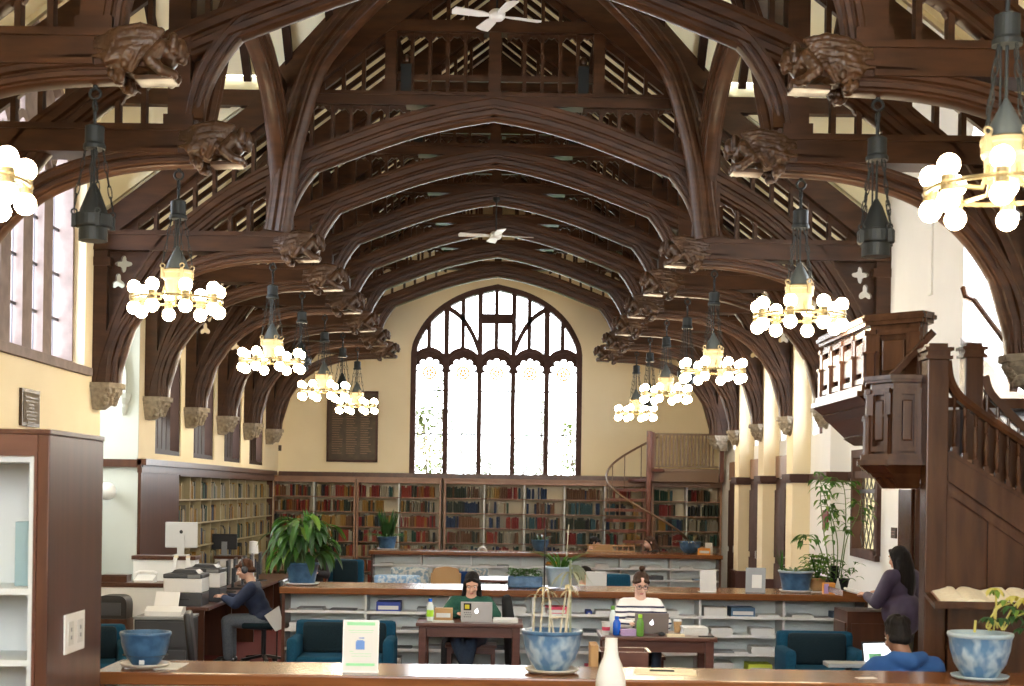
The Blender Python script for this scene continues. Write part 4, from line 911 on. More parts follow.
# ---------------------------------------------------------------- chandeliers, pendants, fans
def chain(mb, a, b, r=.014, link=.07):
    a, b = Vector(a), Vector(b); n = max(2, int((b - a).length / link)); d = (b - a) / n
    for k in range(n):
        c = a + d * (k + .5); h_ = d.length * .62; q = Vector((1, 0, 0)) if k % 2 else Vector((0, 1, 0)); u = d.normalized(); q = (q - u * q.dot(u)).normalized()
        pts = [c + u * (h_ * math.sin(t * PI / 4)) + q * (r * 1.25 * math.cos(t * PI / 4)) for t in range(9)]
        mb.tube(pts, r * .36, 5)
def make_chandelier(label, ztop, ring=True):
    """hangs from the beam above; local origin at ring height (or the drum's foot), ztop = beam underside above it"""
    t = thing('chandelier' if ring else 'pendant_lamp', label, 'chandelier' if ring else 'pendant lamp')
    body, roof = ('drum', 'ironblue') if ring else ('iron', 'iron')
    b = MB(); b.torus((0, 0, ztop - .06), .035, .010, 16, 6, 'y'); b.torus((0, 0, ztop - .14), .035, .010, 16, 6, 'x'); b.tube([(0, 0, ztop - .03), (0, 0, ztop)], .015, 8); b.tube([(0, 0, ztop - .17), (0, 0, ztop - .26)], .012, 8)
    b.build('hook', 'iron', t)
    zc = ztop - .36; b = MB(); b.lathe([(.03, zc + .10), (.062, zc + .085), (.062, zc - .02), (.072, zc - .035), (.072, zc - .06), (.045, zc - .06)]); b.build('canopy', 'iron', t)
    zb = .17 if ring else .02
    b = MB()
    if ring: b.lathe([(.095, zb - .13), (.10, zb - .02), (.115, zb), (.115, zb + .04), (.12, zb + .05), (.12, zb + .07), (.105, zb + .08)], n=28)
    else: b.lathe([(.088, 0), (.092, .0), (.092, .085), (.116, .09), (.12, .10), (.12, .165), (.114, .175), (.09, .18)], n=28)
    b.build('drum', body, t)
    b = MB(); zz = zb + .07 if ring else .175; b.lathe([(.10, zz), (.072, zz + .08), (.026, zz + .17), (.010, zz + .20), (.0, zz + .21)] if ring else [(.092, zz), (.085, zz + .03), (.04, zz + .15), (.012, zz + .20), (0, zz + .21)], n=28); autosmooth(b.build('cone_cap', roof, t), 50)
    zh = zb + .05 if ring else .13
    for k in range(4):
        a = k * PI / 2 + .5; r0 = .122 if ring else .124
        b = MB(); chain(b, (r0 * math.cos(a), r0 * math.sin(a), zh + .08), (.055 * math.cos(a), .055 * math.sin(a), zc - .05), .010, .07); b.build('chain', 'iron', t)
        b = MB(); b.torus((r0 * math.cos(a), r0 * math.sin(a), zh + .05), .018, .006, 12, 6, 'y'); b.box(r0 * math.cos(a) - .014, r0 * math.cos(a) + .014, r0 * math.sin(a) - .014, r0 * math.sin(a) + .014, zh - .05, zh + .03); b.build('chain_lug', body, t)
    b = MB(); b.tube([(.0, 0, zz + .18), (.0, 0, zc - .05)], .009, 6); b.tube([(-.022, .02, zz + .13), (-.022, .02, zc - .05)], .006, 6); b.build('stem', 'iron', t)
    if not ring:
        MB().lathe([(0.01, .012), (.084, .012), (.084, .004), (0.01, .004)]).build('lens', 'downlight', t); return t
    b = MB(); b.torus((0, 0, 0), .365, .011, 48, 6); b.torus((0, 0, 0), .335, .007, 48, 6)
    for k in range(4):
        a = k * PI / 2 + .3; b.tube([(.095 * math.cos(a), .095 * math.sin(a), zb - .06), (.13 * math.cos(a), .13 * math.sin(a), .0), (.345 * math.cos(a), .345 * math.sin(a), 0)], .012, 6)
    b.build('ring', 'brass', t)
    for k in range(8):
        a = k * PI / 4 + PI / 8; x, y = .345 * math.cos(a), .345 * math.sin(a)
        b = MB(); b.lathe([(.028, -.045), (.036, -.035), (.036, -.012), (.042, 0), (.036, .012), (.036, .035), (.028, .045)], (x, y, 0), 14); so_ = b.build('socket', 'brass', t)
        for s in (-1, 1): MB().ball((x, y, s * .084), .054, 14, 10).build('bulb', 'bulb', so_, smooth=True)
    return t
BEAMZ = 4.71
protoC = protoP = None
cl_lab = {2: ('at the left edge of the view, partly cut off', 'at the right edge of the view, largest of all'), 4: ('left, in front of the third carved beam end', 'right, beside the pulpit top'), 6: ('left, smaller, second from the near one', 'right, second beyond the pulpit'), 8: ('left, before the end wall, above the bronze plaque edge', 'right, third beyond the pulpit'), 10: ('left, farthest, hanging in front of the bronze plaque', 'right, farthest, above the spiral stair')}
pl_lab = {3: ('hanging before the tall left window', 'hanging before the white right wall'), 7: ('behind the second left chandelier', 'behind the second right chandelier'), 9: ('between the two far left chandeliers', 'between the two far right chandeliers')}
TY = {2: 2.88 * BAY, 3: TR[0], 4: TR[1], 6: TR[2], 7: TR[3], 8: TR[4], 9: TR[5], 10: TR[6]}
for i in (2, 4, 6, 8, 10):
    for s, cx in ((-1, -2.69), (1, 2.40)):
        y = TY[i] - (.0); z = (3.60 if s < 0 else 3.47) + (.04 if i > 6 else 0)
        z = {(-1, 4): PZ(175, 300, y), (1, 4): PZ(801, 316, y), (-1, 6): PZ(268, 361, y), (1, 6): PZ(708, 371, y), (1, 2): PZ(1002, 190, y), (-1, 2): PZ(0, 181, y)}.get((s, i), z)
        if i == 8: z = PZ(322 if s < 0 else 660, 391 if s < 0 else 394, y)
        if i == 10: z = PZ(355 if s < 0 else 630, 406 if s < 0 else 413, y)
        c = make_chandelier('cream ring chandelier with globe bulbs, %s' % cl_lab[i][0 if s < 0 else 1], BEAMZ - z); c.location = (cx, y, z); c['group'] = 'ring chandeliers under the hammer beams'; c.rotation_euler = (0, 0, R.uniform(-.03, .03))
for i in (3, 7, 9):
    for s, cx in ((-1, -2.69), (1, 2.40)):
        y = TY[i]; z = PZ(88, 241, y) if (s < 0 and i == 3) else (PZ(880, 257, y) if i == 3 else 3.66 - (.1 if s > 0 else 0))
        c = make_chandelier('dark cone-topped pendant lamp %s' % pl_lab[i][0 if s < 0 else 1], BEAMZ - z, False); c.location = (cx, y, z); c['group'] = 'dark pendant lamps'
# the beam that carries the nearest pair (above the frame)
copy_tree(truss0, (XC, 2.88 * BAY, 0), label='dark oak hammer-beam roof truss nearest the viewer, carrying the largest chandeliers')

def fan(label, x, y, z, ztop, n=4, rot=0.2, rad=.50):
    t = thing('ceiling_fan', label, 'fan', (x, y, z), rot)
    b = MB(); b.lathe([(.02, -.05), (.06, -.045), (.085, -.02), (.09, .03), (.06, .06), (.02, .07)]); b.build('motor', 'plastic', t, smooth=True)
    b = MB(); b.tube([(0, 0, .06), (0, 0, ztop - z - .05)], .012, 8); b.lathe([(.05, ztop - z), (.05, ztop - z - .04), (.015, ztop - z - .08)]); b.build('rod', 'iron', t)
    for k in range(n):
        a = 2 * PI * k / n; b = MB(); b.X = Matrix.Rotation(a, 4, 'Z') @ Matrix.Rotation(.18, 4, 'X')
        b.prism([(.08, -.02), (.18, -.055), (rad, -.07), (rad + .02, 0), (rad, .07), (.18, .055), (.08, .02)], -.006, .006, 'z'); b.build('blade', 'plastic', t)
    return t
p = P(497, 16, 15.3); fan('pale ceiling fan high in the crossing', p.x, 15.3, p.z, 7.75, 4, .35, .48)
p = P(496, 236, TR[4] - .3); fan('pale ceiling fan low before the far arches', p.x, TR[4] - .3, p.z, 6.42, 4, .15, .54)
# ---------------------------------------------------------------- pulpit, stair, balcony, spiral stair, plaques
def offs(chain, d):
    out = []; n = len(chain)
    for i in range(n):
        p = Vector(chain[i]); ns = []
        if i > 0: e = (p - Vector(chain[i - 1])).normalized(); ns.append(Vector((e.y, -e.x)))
        if i < n - 1: e = (Vector(chain[i + 1]) - p).normalized(); ns.append(Vector((e.y, -e.x)))
        if len(ns) == 2:
            m_ = (ns[0] + ns[1]).normalized(); k = d / max(.3, m_.dot(ns[0])); out.append(p + m_ * k)
        else: out.append(p + ns[0] * d)
    return out
def layer(mb, chain, d, z0, z1, back, d2=None):
    a = [tuple(p) for p in offs(chain, d)] + back; b = [tuple(p) for p in offs(chain, d if d2 is None else d2)] + back; n = len(a)
    vs = [(p[0], p[1], z0) for p in a] + [(p[0], p[1], z1) for p in b]
    mb.add(vs, [tuple(range(n)), tuple(range(2 * n - 1, n - 1, -1))] + [(i, (i + 1) % n, n + (i + 1) % n, n + i) for i in range(n)])
def panels(t, name, p0, p1, z0, z1, n, pil=.07, wood='pulpit'):
    """n recessed panels between stepped pilasters on the face p0-p1"""
    p0, p1 = Vector(p0), Vector(p1); e = p1 - p0; L = e.length; e.normalize(); nn = Vector((e.y, -e.x))
    X = Matrix(((e.x, -nn.x, 0, p0.x), (e.y, -nn.y, 0, p0.y), (0, 0, 1, 0), (0, 0, 0, 1)))   # x along the face, -y outward
    for k in range(n + 1):
        c = L * k / n; c = min(max(c, pil / 2), L - pil / 2); b = MB(); b.X = X
        b.box(c - pil / 2, c + pil / 2, -.016, .02, z0, z1 - .04); b.box(c - pil * .38, c + pil * .38, -.032, -.01, z0, z0 + (z1 - z0) * .55); b.prism([(c - pil * .38, 0), (c + pil * .38, 0)], 0, 1) if False else None
        b.box(c - pil * .55, c + pil * .55, -.045, -.01, z0 + (z1 - z0) * .52, z0 + (z1 - z0) * .56); b.box(c - pil * .5, c + pil * .5, -.03, -.01, z1 - .07, z1 - .035)
        b.build('pilaster', wood, t)
    for k in range(n):
        a, c = L * k / n + pil / 2, L * (k + 1) / n - pil / 2
        if k == 0: a += pil / 2
        if k == n - 1: c -= pil / 2
        g = min(.045, (c - a) * .2); b = MB(); b.X = X
        for (x0, x1, y0, y1) in ((a, c, z0 + .02, z0 + .06), (a, c, z1 - .08, z1 - .04), (a, a + g * .6, z0 + .06, z1 - .08), (c - g * .6, c, z0 + .06, z1 - .08)): b.box(x0, x1, -.018, .01, y0, y1)
        b.box(a + g, c - g, -.014, .01, z0 + .10, z1 - .12, .012)
        b.build(name, wood, t)
pu = thing('pulpit', 'panelled dark oak pulpit on the right wall above the stair', 'pulpit', (0, 0, 0))
ch = [(2.84, 13.0), (2.84, 11.35), (3.16, 11.03), (3.26, 11.13)]; bk = [(3.26, 13.0)]
b = MB(); layer(b, ch, -.02, 2.9, 3.47, bk); b.build('body', 'pulpit', pu)
b = MB(); layer(b, ch, .03, 3.44, 3.47, bk); layer(b, ch, .055, 3.47, 3.50, bk); layer(b, ch, .035, 3.50, 3.525, bk); b.build('cornice', 'pulpit', pu)
b = MB(); layer(b, ch, .05, 2.93, 2.98, bk); layer(b, ch, .09, 2.89, 2.93, bk); layer(b, ch, -.02, 2.82, 2.89, bk, .07); layer(b, ch, -.06, 2.76, 2.82, bk, -.01); layer(b, ch, -.22, 2.62, 2.76, bk, -.07); layer(b, ch, -.30, 2.56, 2.62, bk, -.20); b.build('base_moulding', 'pulpit', pu)
panels(pu, 'panel', ch[0], ch[1], 2.98, 3.44, 4, .07); panels(pu, 'panel', ch[1], ch[2], 2.98, 3.44, 1, .085)
MB().box(3.2, 4.38, 11.75, 12.95, 2.84, 2.92).build('deck', 'pulpit', pu)
ch2 = [(2.83, 11.3), (2.725, 10.85), (2.84, 10.62), (3.06, 10.60)]; bk2 = [(3.06, 11.25)]
b = MB(); layer(b, ch2, -.02, 2.40, 2.96, bk2); b.build('landing_box', 'pulpit', pu)
b = MB(); layer(b, ch2, .02, 2.95, 2.97, bk2); layer(b, ch2, .04, 2.97, 3.0, bk2); b.build('landing_cornice', 'pulpit', pu)
b = MB(); layer(b, ch2, .05, 2.38, 2.42, bk2); layer(b, ch2, .075, 2.34, 2.38, bk2); layer(b, ch2, -.01, 2.28, 2.34, bk2, .06); layer(b, ch2, -.04, 2.25, 2.28, bk2, -.02); layer(b, ch2, -.11, 2.17, 2.25, bk2, -.05); b.build('landing_moulding', 'pulpit', pu)
panels(pu, 'panel', ch2[0], ch2[1], 2.42, 2.94, 1, .06); panels(pu, 'panel', ch2[1], ch2[2], 2.42, 2.94, 1, .05); panels(pu, 'panel', ch2[2], ch2[3], 2.42, 2.94, 1, .05)
b = MB(); b.bar((2.92, 11.08, 2.99), (3.23, 10.93, 3.36), .04, .12, up=(0, 1, 0)); b.build('stair_string', 'pulpit', pu)
# stair
FY = 10.5
st = thing('pulpit_stair', 'dark oak stair with turned balusters and a square newel post beside the pulpit', 'stair', (0, 0, 0))
def S(px_, py_, Y=FY): p = P(px_, py_, Y); return (p.x, p.z)
def newel(x, y, w_, z0, z1):
    b = MB(); b.box(x - w_ / 2, x + w_ / 2, y - w_ / 2, y + w_ / 2, z0, z1, .008); e = w_ / 2
    b.box(x - e - .02, x + e + .02, y - e - .02, y + e + .02, z1, z1 + .025); b.box(x - e - .005, x + e + .005, y - e - .005, y + e + .005, z1 + .025, z1 + .06); b.box(x - e - .025, x + e + .025, y - e - .025, y + e + .025, z1 + .06, z1 + .085); b.box(x - e + .01, x + e - .01, y - e + .01, y + e - .01, z1 + .085, z1 + .115)
    b.build('newel_post', 'pulpit', st)
nx = PX(935, 400, FY); newel(nx, FY, .155, 0, PZ(935, 360, FY))
newel(PX(971, 400, 11.45), 11.45, .145, 1.2, PZ(971, 358, 11.45))
string_top = [S(946, 452), S(1024, 499), S(1108, 550)]; string_bot = [S(946, 479), S(1024, 533), S(1108, 591)]
b = MB(); b.prism(string_top + string_bot[::-1], FY - .05, FY + .05); b.sweep([string_top[0], string_top[-1]], rect(.03, .13), off=FY); b.sweep([string_bot[0], string_bot[-1]], rect(.025, .12), off=FY); b.build('string_board', 'pulpit', st)
rail = catmull([S(946, 361), S(949, 380), S(958, 396), S(975, 410), S(1000, 427), S(1024, 443), S(1066, 472), S(1108, 500)], 5)
b = MB(); b.sweep([(p.x, p.y) for p in rail], [(-.03, -.035), (-.03, .035), (-.005, .05), (.03, .04), (.04, 0), (.03, -.04), (-.005, -.05)], off=FY); autosmooth(b.build('handrail', 'pulpit', st))
zr = lambda x: interp([(p.x, p.y) for p in rail], x); zs_ = lambda x: string_top[0][1] + (string_top[-1][1] - string_top[0][1]) * (x - string_top[0][0]) / (string_top[-1][0] - string_top[0][0])
x = string_top[0][0] + .055
while x < string_top[-1][0] - .02:
    a, c = zs_(x), zr(x) - .02; h_ = c - a; b = MB()
    b.box(x - .017, x + .017, FY - .017, FY + .017, a, a + .07)
    b.lathe([(.012, .06), (.017, .08), (.011, .10), (.016, .14), (.019, .19), (.013, .28), (.010, h_ - .10), (.016, h_ - .09), (.010, h_ - .075), (.014, h_ - .05), (.014, h_)], (x, FY, a), 10)
    b.build('baluster', 'pulpit', st); x += .0785
b = MB(); b.prism([(nx + .07, 0), (4.38, 0), (4.38, string_bot[-1][1]), (string_bot[0][0], string_bot[0][1])], FY, FY + .03)
pb0, pb1 = PX(950, 588, FY), PX(1024, 588, FY); zpb = PZ(980, 590, FY)
sl_ = (string_bot[-1][1] - string_bot[0][1]) / (string_bot[-1][0] - string_bot[0][0]); zb_ = lambda x: string_bot[0][1] + sl_ * (x - string_bot[0][0])
for xx in (nx + .09, PX(987, 540, FY), PX(1024, 540, FY), PX(1064, 540, FY)): b.box(xx, xx + .05, FY - .025, FY, 0, zb_(xx + .05) - .01)
b.box(nx + .08, 4.38, FY - .028, FY, zpb - .07, zpb); b.box(nx + .08, 4.38, FY - .03, FY, 0, .2)
b.prism([(nx + .08, zb_(nx + .08) - .10), (4.38, zb_(4.38) - .10), (4.38, zb_(4.38)), (nx + .08, zb_(nx + .08))], FY - .026, FY)
b.build('side_panelling', 'pulpit', st)
for k in range(7):
    x = string_top[0][0] + .02 + k * .17; z = zs_(x) - .04; b = MB(); b.box(x, x + .19, FY + .06, 11.4, z - .035, z); b.box(x + .0, x + .02, FY + .06, 11.4, z - .17, z - .03); b.build('tread', 'floorwood', st)
r2 = catmull([S(984, 376, 11.45), S(989, 392, 11.45), S(1005, 410, 11.45), S(1028, 432, 11.45), S(1060, 456, 11.45)], 5)
b = MB(); b.sweep([(p.x, p.y) for p in r2], [(-.03, -.03), (-.03, .03), (.03, .035), (.03, -.035)], off=11.45); b.build('handrail', 'pulpit', st)
for k in range(5):
    x = r2[4].x + k * .085; z = interp([(p.x, p.y) for p in r2], x); MB().lathe([(.014, -.75), (.018, -.6), (.011, -.4), (.016, -.1), (.012, 0)], (x, 11.45, z), 8).build('baluster', 'pulpit', st)
b = MB(); b.prism([(3.50, 0), (3.50, 2.80), (r2[0].x, 2.82), (r2[0].x + .02, r2[0].y - .10)] + [(p.x, p.y - .10) for p in r2[4:]] + [(4.36, r2[-1].y - .1), (4.36, 0)], 11.49, 11.53); b.build('back_panelling', 'pulpit', st)
b = MB(); b.prism([(13.7, 3.55), (13.7, 3.30), (12.2, 2.6), (11.7, 2.5), (11.7, 2.95), (12.35, 3.02)], 4.33, 4.375, 'x'); b.prism([(13.7, 3.62), (13.7, 3.55), (12.35, 3.02), (12.35, 3.09)], 4.30, 4.375, 'x'); b.build('wall_skirting', 'pulpit', st)
hr = [(4.30, 13.55, 3.98), (4.30, 13.3, 3.92), (4.30, 12.5, 3.48), (4.30, 12.35, 3.40)]
b = MB(); b.tube(hr, .028, 8); b.tube([(4.38, 13.3, 3.86), (4.30, 13.3, 3.88)], .012, 6); b.tube([(4.38, 12.55, 3.44), (4.30, 12.55, 3.48)], .012, 6); b.tube([(4.30, 13.55, 3.98), (4.30, 13.62, 4.08)], [.028, .034], 8); b.build('wall_handrail', 'pulpit', st)

# sloped book ledge with two open books, standing before the stair panelling
lec = thing('book_ledge', 'sloping oak book ledge standing against the stair panelling', 'lectern', (PX(980, 603, 10.3), 10.3, 0))
lz = PZ(980, 603, 10.3); b = MB()
b.prism([(-.12, lz), (.17, lz + .075), (.17, lz + .045), (-.12, lz - .035)], -.36, .5, 'x'); b.box(-.36, .5, -.135, -.12, lz - .035, lz + .018); b.build('board', 'pulpit', lec)
b = MB(); b.box(-.20, .46, .08, .16, 0, lz - .0); b.box(-.22, .48, .02, .16, 0, .1); b.build('stand', 'pulpit', lec)
def open_book(label, x, y, z, tilt, w_=.22, d_=.24, rot=0, thick=.03):
    t = thing('open_book', label, 'book', (x, y, z), rot)
    R3 = Matrix.Rotation(tilt, 4, 'X')
    for s in (-1, 1):
        b = MB(); b.X = R3; pts = catmull([(0, .012), (s * .03, thick + .014), (s * .09, thick + .012), (s * w_ * .7, thick * .8 + .006), (s * w_, thick * .55)], 4)
        poly = [(p.x, p.y) for p in pts] + [(s * (w_ - .004), .006), (0, .006)]
        b.prism(poly, 0, d_); o = b.build('page_block', 'page', t); o.data.materials.append(M['cream'])
    b = MB(); b.X = R3; b.box(-w_ - .008, w_ + .008, -.006, d_ + .006, 0, .006); b.build('cover', 'shelfwood', t)
    return t
tl_ = math.atan2(.075, .29)
for lab, x0 in (('large open book with thick yellowed pages at the left of the sloping ledge', PX(962, 600, 10.3)), ('open book at the right of the sloping ledge, behind the plant leaves', PX(1012, 600, 10.3))):
    open_book(lab, x0, 10.19, PZ(980, 603, 10.3) + .002, tl_, .18, .27, .0, .022)

# reading stand at the end of the long counter
rs = thing('reading_stand', 'oak reading stand with a sloping top at the right end of the long counter', 'lectern', (3.78, 15.25, 0))
b = MB(); b.box(-.21, .25, -.30, .30, .0, .92); b.box(-.17, .21, -.315, -.3, .15, .8, .01); b.box(-.225, -.21, -.25, .25, .15, .8); b.build('body', 'walnut', rs)
b = MB(); b.prism([(-.27, 1.14), (-.27, 1.08), (.30, .94), (.30, 1.0)], -.34, .34); b.prism([(.27, 1.04), (.31, 1.03), (.31, .96), (.27, .97)], -.34, .34); b.build('sloping_top', 'top', rs)
ob = thing('open_book', 'open book with white pages on the reading stand before the person in purple', 'book', (3.78, 15.25, 1.085))
for s in (-1, 1):
    b = MB(); b.X = Matrix.Rotation(.24, 4, 'Y'); b.box(-.14, .16, s * .004, s * .21, .0, .026, .006); b.build('page_block', 'white', ob)

# balcony over the end bookcases
ba = thing('balcony', 'small timber balcony with a slatted railing above the right end bookcase', 'balcony', (0, 0, 0))
BY = 29.35; bx0, bx1 = PX(652, 470, BY), 4.36; bz0, bz1 = PZ(690, 482, BY), PZ(690, 469, BY)
b = MB(); b.box(bx0, bx1, BY, EW - .02, bz0, bz1 - .03); b.box(bx0 - .03, bx1, BY - .03, BY + .06, bz1 - .05, bz1); b.build('deck', 'stair', ba)
rz = PZ(690, 433.5, BY); b = MB(); b.box(bx0, bx1, BY - .01, BY + .05, rz - .04, rz); b.box(bx0, bx1, BY, BY + .04, bz1 + .03, bz1 + .06); b.build('rail', 'stair', ba)
for k in range(17): x = bx0 + .06 + k * (bx1 - bx0 - .1) / 17; MB().box(x - .016, x + .016, BY + .005, BY + .035, bz1 + .05, rz - .03).build('baluster', 'stair', ba)
for x in (bx0, PX(722, 460, BY)): MB().box(x - .04, x + .04, BY - .02, BY + .06, bz0, rz + (.02 if x < 3.5 else 0)).build('post', 'redwood', ba)
# spiral stair
SY = 28.85; cx_ = PX(648.5, 500, SY)
sp = thing('spiral_stair', 'red-brown spiral stair with a curved handrail rising to the balcony', 'stair', (cx_, SY, 0))
ztop_ = PZ(648, 431, SY); MB().tube([(0, 0, 0), (0, 0, ztop_)], .055, 14).build('centre_pole', 'redwood', sp)
n = 13; ztl = bz1
angs = []
for k in range(n):
    z = ztl * (k + 1) / n - .01; a = PI * .52 + 2 * PI * 1.08 * (1 - (k + .5) / n) * -1 + PI * .02
    a = math.radians(70) + math.radians(330) * (n - 1 - k) / n; angs.append((a, z))
    b = MB(); r0, r1 = .05, .88; da = math.radians(17); pts = [(r0 * math.cos(a - da), r0 * math.sin(a - da)), (r1 * math.cos(a - da), r1 * math.sin(a - da)), (r1 * math.cos(a), r1 * math.sin(a)), (r1 * math.cos(a + da), r1 * math.sin(a + da)), (r0 * math.cos(a + da), r0 * math.sin(a + da))]
    b.prism(pts, z - .06, z, 'z'); b.build('tread', 'redwood', sp)
hp_ = []
for i in range(0, 61):
    f_ = i / 60 * (n - 1); k = int(min(f_, n - 2)); fr_ = f_ - k; a = angs[k][0] + (angs[k + 1][0] - angs[k][0]) * fr_; z = angs[k][1] + (angs[k + 1][1] - angs[k][1]) * fr_
    hp_.append((.84 * math.cos(a), .84 * math.sin(a), z + .68))
b = MB(); b.tube(hp_, .022, 8); b.build('handrail', 'stair', sp)
for k in range(0, n): a, z = angs[k]; MB().tube([(.83 * math.cos(a), .83 * math.sin(a), z), (.83 * math.cos(a), .83 * math.sin(a), z + .68)], .010, 6).build('baluster', 'stair', sp)

# plaques and wall pieces
def plaque(name, label, cat, x0, x1, z0, z1, Y, frame, inner, rows_=0, th=.04, cols_=1, ink='brass'):
    t = thing(name, label, cat, ((x0 + x1) / 2, Y, (z0 + z1) / 2)); a, h_ = (x1 - x0) / 2, (z1 - z0) / 2; f_ = min(a, h_) * .09
    b = MB(); b.box(-a, a, -th, 0, h_ - f_, h_); b.box(-a, a, -th, 0, -h_, -h_ + f_); b.box(-a, -a + f_, -th, 0, -h_, h_); b.box(a - f_, a, -th, 0, -h_, h_); b.build('frame', frame, t)
    MB().box(-a + f_ * .5, a - f_ * .5, -th * .6, -.001, -h_ + f_ * .5, h_ - f_ * .5).build('panel', inner, t)
    return t, a, h_
x0, x1 = PX(327, 430, EW), PX(378, 430, EW)
t, a, h_ = plaque('bronze_plaque', 'large bronze name plaque on the end wall, left of the great window', 'plaque', x0, x1, PZ(352, 462, EW), PZ(352, 391, EW), EW - .002, 'winstone', 'bronze')
b = MB(); rr = random.Random(4)
b.box(-a * .5, a * .5, -.03, -.024, h_ * .72, h_ * .80)
for c in range(3):
    for k in range(22):
        xx = -a * .8 + c * a * .56; b.box(xx, xx + a * (.25 + .2 * rr.random()), -.029, -.024, h_ * .6 - k * h_ * .065, h_ * .6 - k * h_ * .065 + .014)
b.build('name_lines', 'floorwood', t)
lp_ = thing('wall_tablet', 'small dark-framed memorial tablet on the left wall below the tall window', 'plaque', (XL + .002, 14.37, PZ(26, 408, 14.37)), PI / 2)
zz = (PZ(26, 390, 14.37) - PZ(26, 427, 14.37)) / 2
b = MB(); b.box(-.27, .27, -.03, 0, -zz, zz); b.build('frame', 'bronze', lp_)
MB().box(-.235, .235, -.034, -.028, -zz + .035, zz - .035).build('panel', mat('tablet_face', (.11, .085, .058), .8), lp_)
b = MB(); rr = random.Random(2)
for k in range(9):
    w_ = .08 + .11 * rr.random(); b.box(-w_, w_, -.037, -.033, zz - .09 - k * .035, zz - .075 - k * .035)
b.build('lettering', 'bronze', lp_)
sp_ = thing('wall_tablet', 'small brown square plate on the white wall left of the pulpit stair', 'plaque', (XR - .002, 16.25, PZ(898, 533, 16.25)), -PI / 2)
MB().box(-.10, .10, -.02, 0, -.06, .06, .004).build('plate', 'bronze', sp_); b = MB(); b.box(-.07, .07, -.024, -.019, .01, .02); b.box(-.06, .06, -.024, -.019, -.02, -.01); b.build('lettering', 'shelfwood', sp_)
nb = thing('notice_board', 'small framed notice on the white wall behind the person in purple', 'notice', (XR - .002, 15.8, PZ(905, 556, 15.8)), -PI / 2)
MB().box(-.17, .17, -.02, 0, -.13, .13).build('frame', 'stair', nb); MB().box(-.14, .14, -.024, -.019, -.10, .10).build('sheet', 'white', nb)
rp = P(817, 521, TR[4] + .1)
rs_ = thing('wall_notice', 'narrow dark red notice on the white pier behind the bamboo', 'notice', (4.257, TR[3] - .05, PZ(817, 520, TR[3])), -PI / 2)
MB().box(-.16, .16, -.012, 0, -.13, .13).build('sheet', mat('dark_red_card', (.16, .02, .02), .6), rs_)
vt = thing('wall_speaker', 'white globe lamp on the alcove wall behind the near bookcase', 'lamp', (PX(107, 491, yb - .2), yb - .2, PZ(107, 491, yb - .2)))
MB().ball((0, 0, 0), .115, 18, 12).build('globe', 'plastic', vt, smooth=True); b = MB(); b.tube([(0, .1, 0), (0, .178, 0)], .03, 8); b.build('bracket', 'brass', vt)
vt.name = 'globe_lamp'
vv = thing('wall_vent', 'small dark vent grille high on the end wall beside the left corner', 'vent', (PX(275, 437, EW) , EW - .002, PZ(278, 448, EW)))
vv2 = MB(); vv2.box(-.14, .14, -.02, 0, -.06, .06); vv2.build('grille', 'bronze', vv)
# ---------------------------------------------------------------- work desks, computers and things on surfaces
CT = 1.0
# partitions behind the near bookcase
def partition(name, label, x0, x1, y, zt_, d=.3, ledge='walnut'):
    t = thing(name, label, 'partition', ((x0 + x1) / 2, y, 0)); a = (x1 - x0) / 2
    MB().box(-a, a, .03, d - .03, 0, zt_ - .05).build('body', 'daylit_white', t); b = MB(); b.box(-a - .02, a + .02, 0, d, zt_ - .05, zt_, .008); b.build('ledge', ledge, t); return t
YA, YB_ = 18.3, 16.8
zA = PZ(165, 556, YA); zB = PZ(130, 583, YB_)
partition('low_partition', 'low white partition with a brown ledge carrying the two desktop screens', -4.66, -3.89, YA, zA, .34)
ZC = PZ(225, 556, 23.5); partition('low_partition', 'far low partition with a brown ledge under the black screen', -4.66, PX(240, 556, 23.5), 23.5, ZC, .34)
partition('low_partition', 'lower white partition with a brown ledge before the first one', -4.66, -3.92, YB_, zB, .5)
def imac(label, x, y, z, w_, rot, dark=False):
    t = thing('desktop_computer', label, 'computer', (x, y, z), rot); h_ = w_ * (.62 if dark else .80)
    m0 = 'black' if dark else 'silver'
    b = MB(); b.box(-w_ / 2, w_ / 2, -.02, .02, .10, .10 + h_, .012); b.build('screen', m0, t)
    MB().box(-w_ / 2 + .015, w_ / 2 - .015, .0201, .023, .13 if dark else .17, .085 + h_).build('display', 'dgrey', t)
    b = MB(); b.prism([(-.022, .3), (.0, .12), (-.0, .02), (-.10, .0), (-.105, .008), (-.03, .03), (-.045, .3)], -.045, .045, 'x') if False else b.bar((0, -.03, .015), (0, -.028, .10 + h_ * .5), .09, .018, up=(0, 1, 0)); b.box(-.09, .09, -.10, .09, 0, .014, .005); b.build('stand', 'silver' if not dark else 'grey', t)
    if not dark: MB().ball((0, -.0205, .10 + h_ * .62), .022, 10, 6, (1, .15, 1.1)).build('emblem', 'black', t)
    return t
imac('silver desktop computer seen from behind on the partition ledge', PX(181, 550, YA + .15), YA + .17, zA, .41, 0)
imac('black desktop screen on a grey stand on the far partition ledge', PX(224.5, 548, 23.65), 23.66, ZC, .41, 0, True)
for lab, px_ in (('left one of two white book wedges below the silver computer', 174), ('right one of two white book wedges below the silver computer', 186)):
    t = thing('book_wedge', lab, 'book stand', (PX(px_, 565, YA - .02), YA - .02, zA - .19)); MB().bar((.02, .005, .18), (-.01 if px_ < 180 else .05, -.008, 0), .05, .012, up=(0, 1, 0)).build('strip', 'plastic', t) ; b = MB(); b.box(-.0, .05, -.004, .02, .17, .20); b.build('clip', 'cream', t)
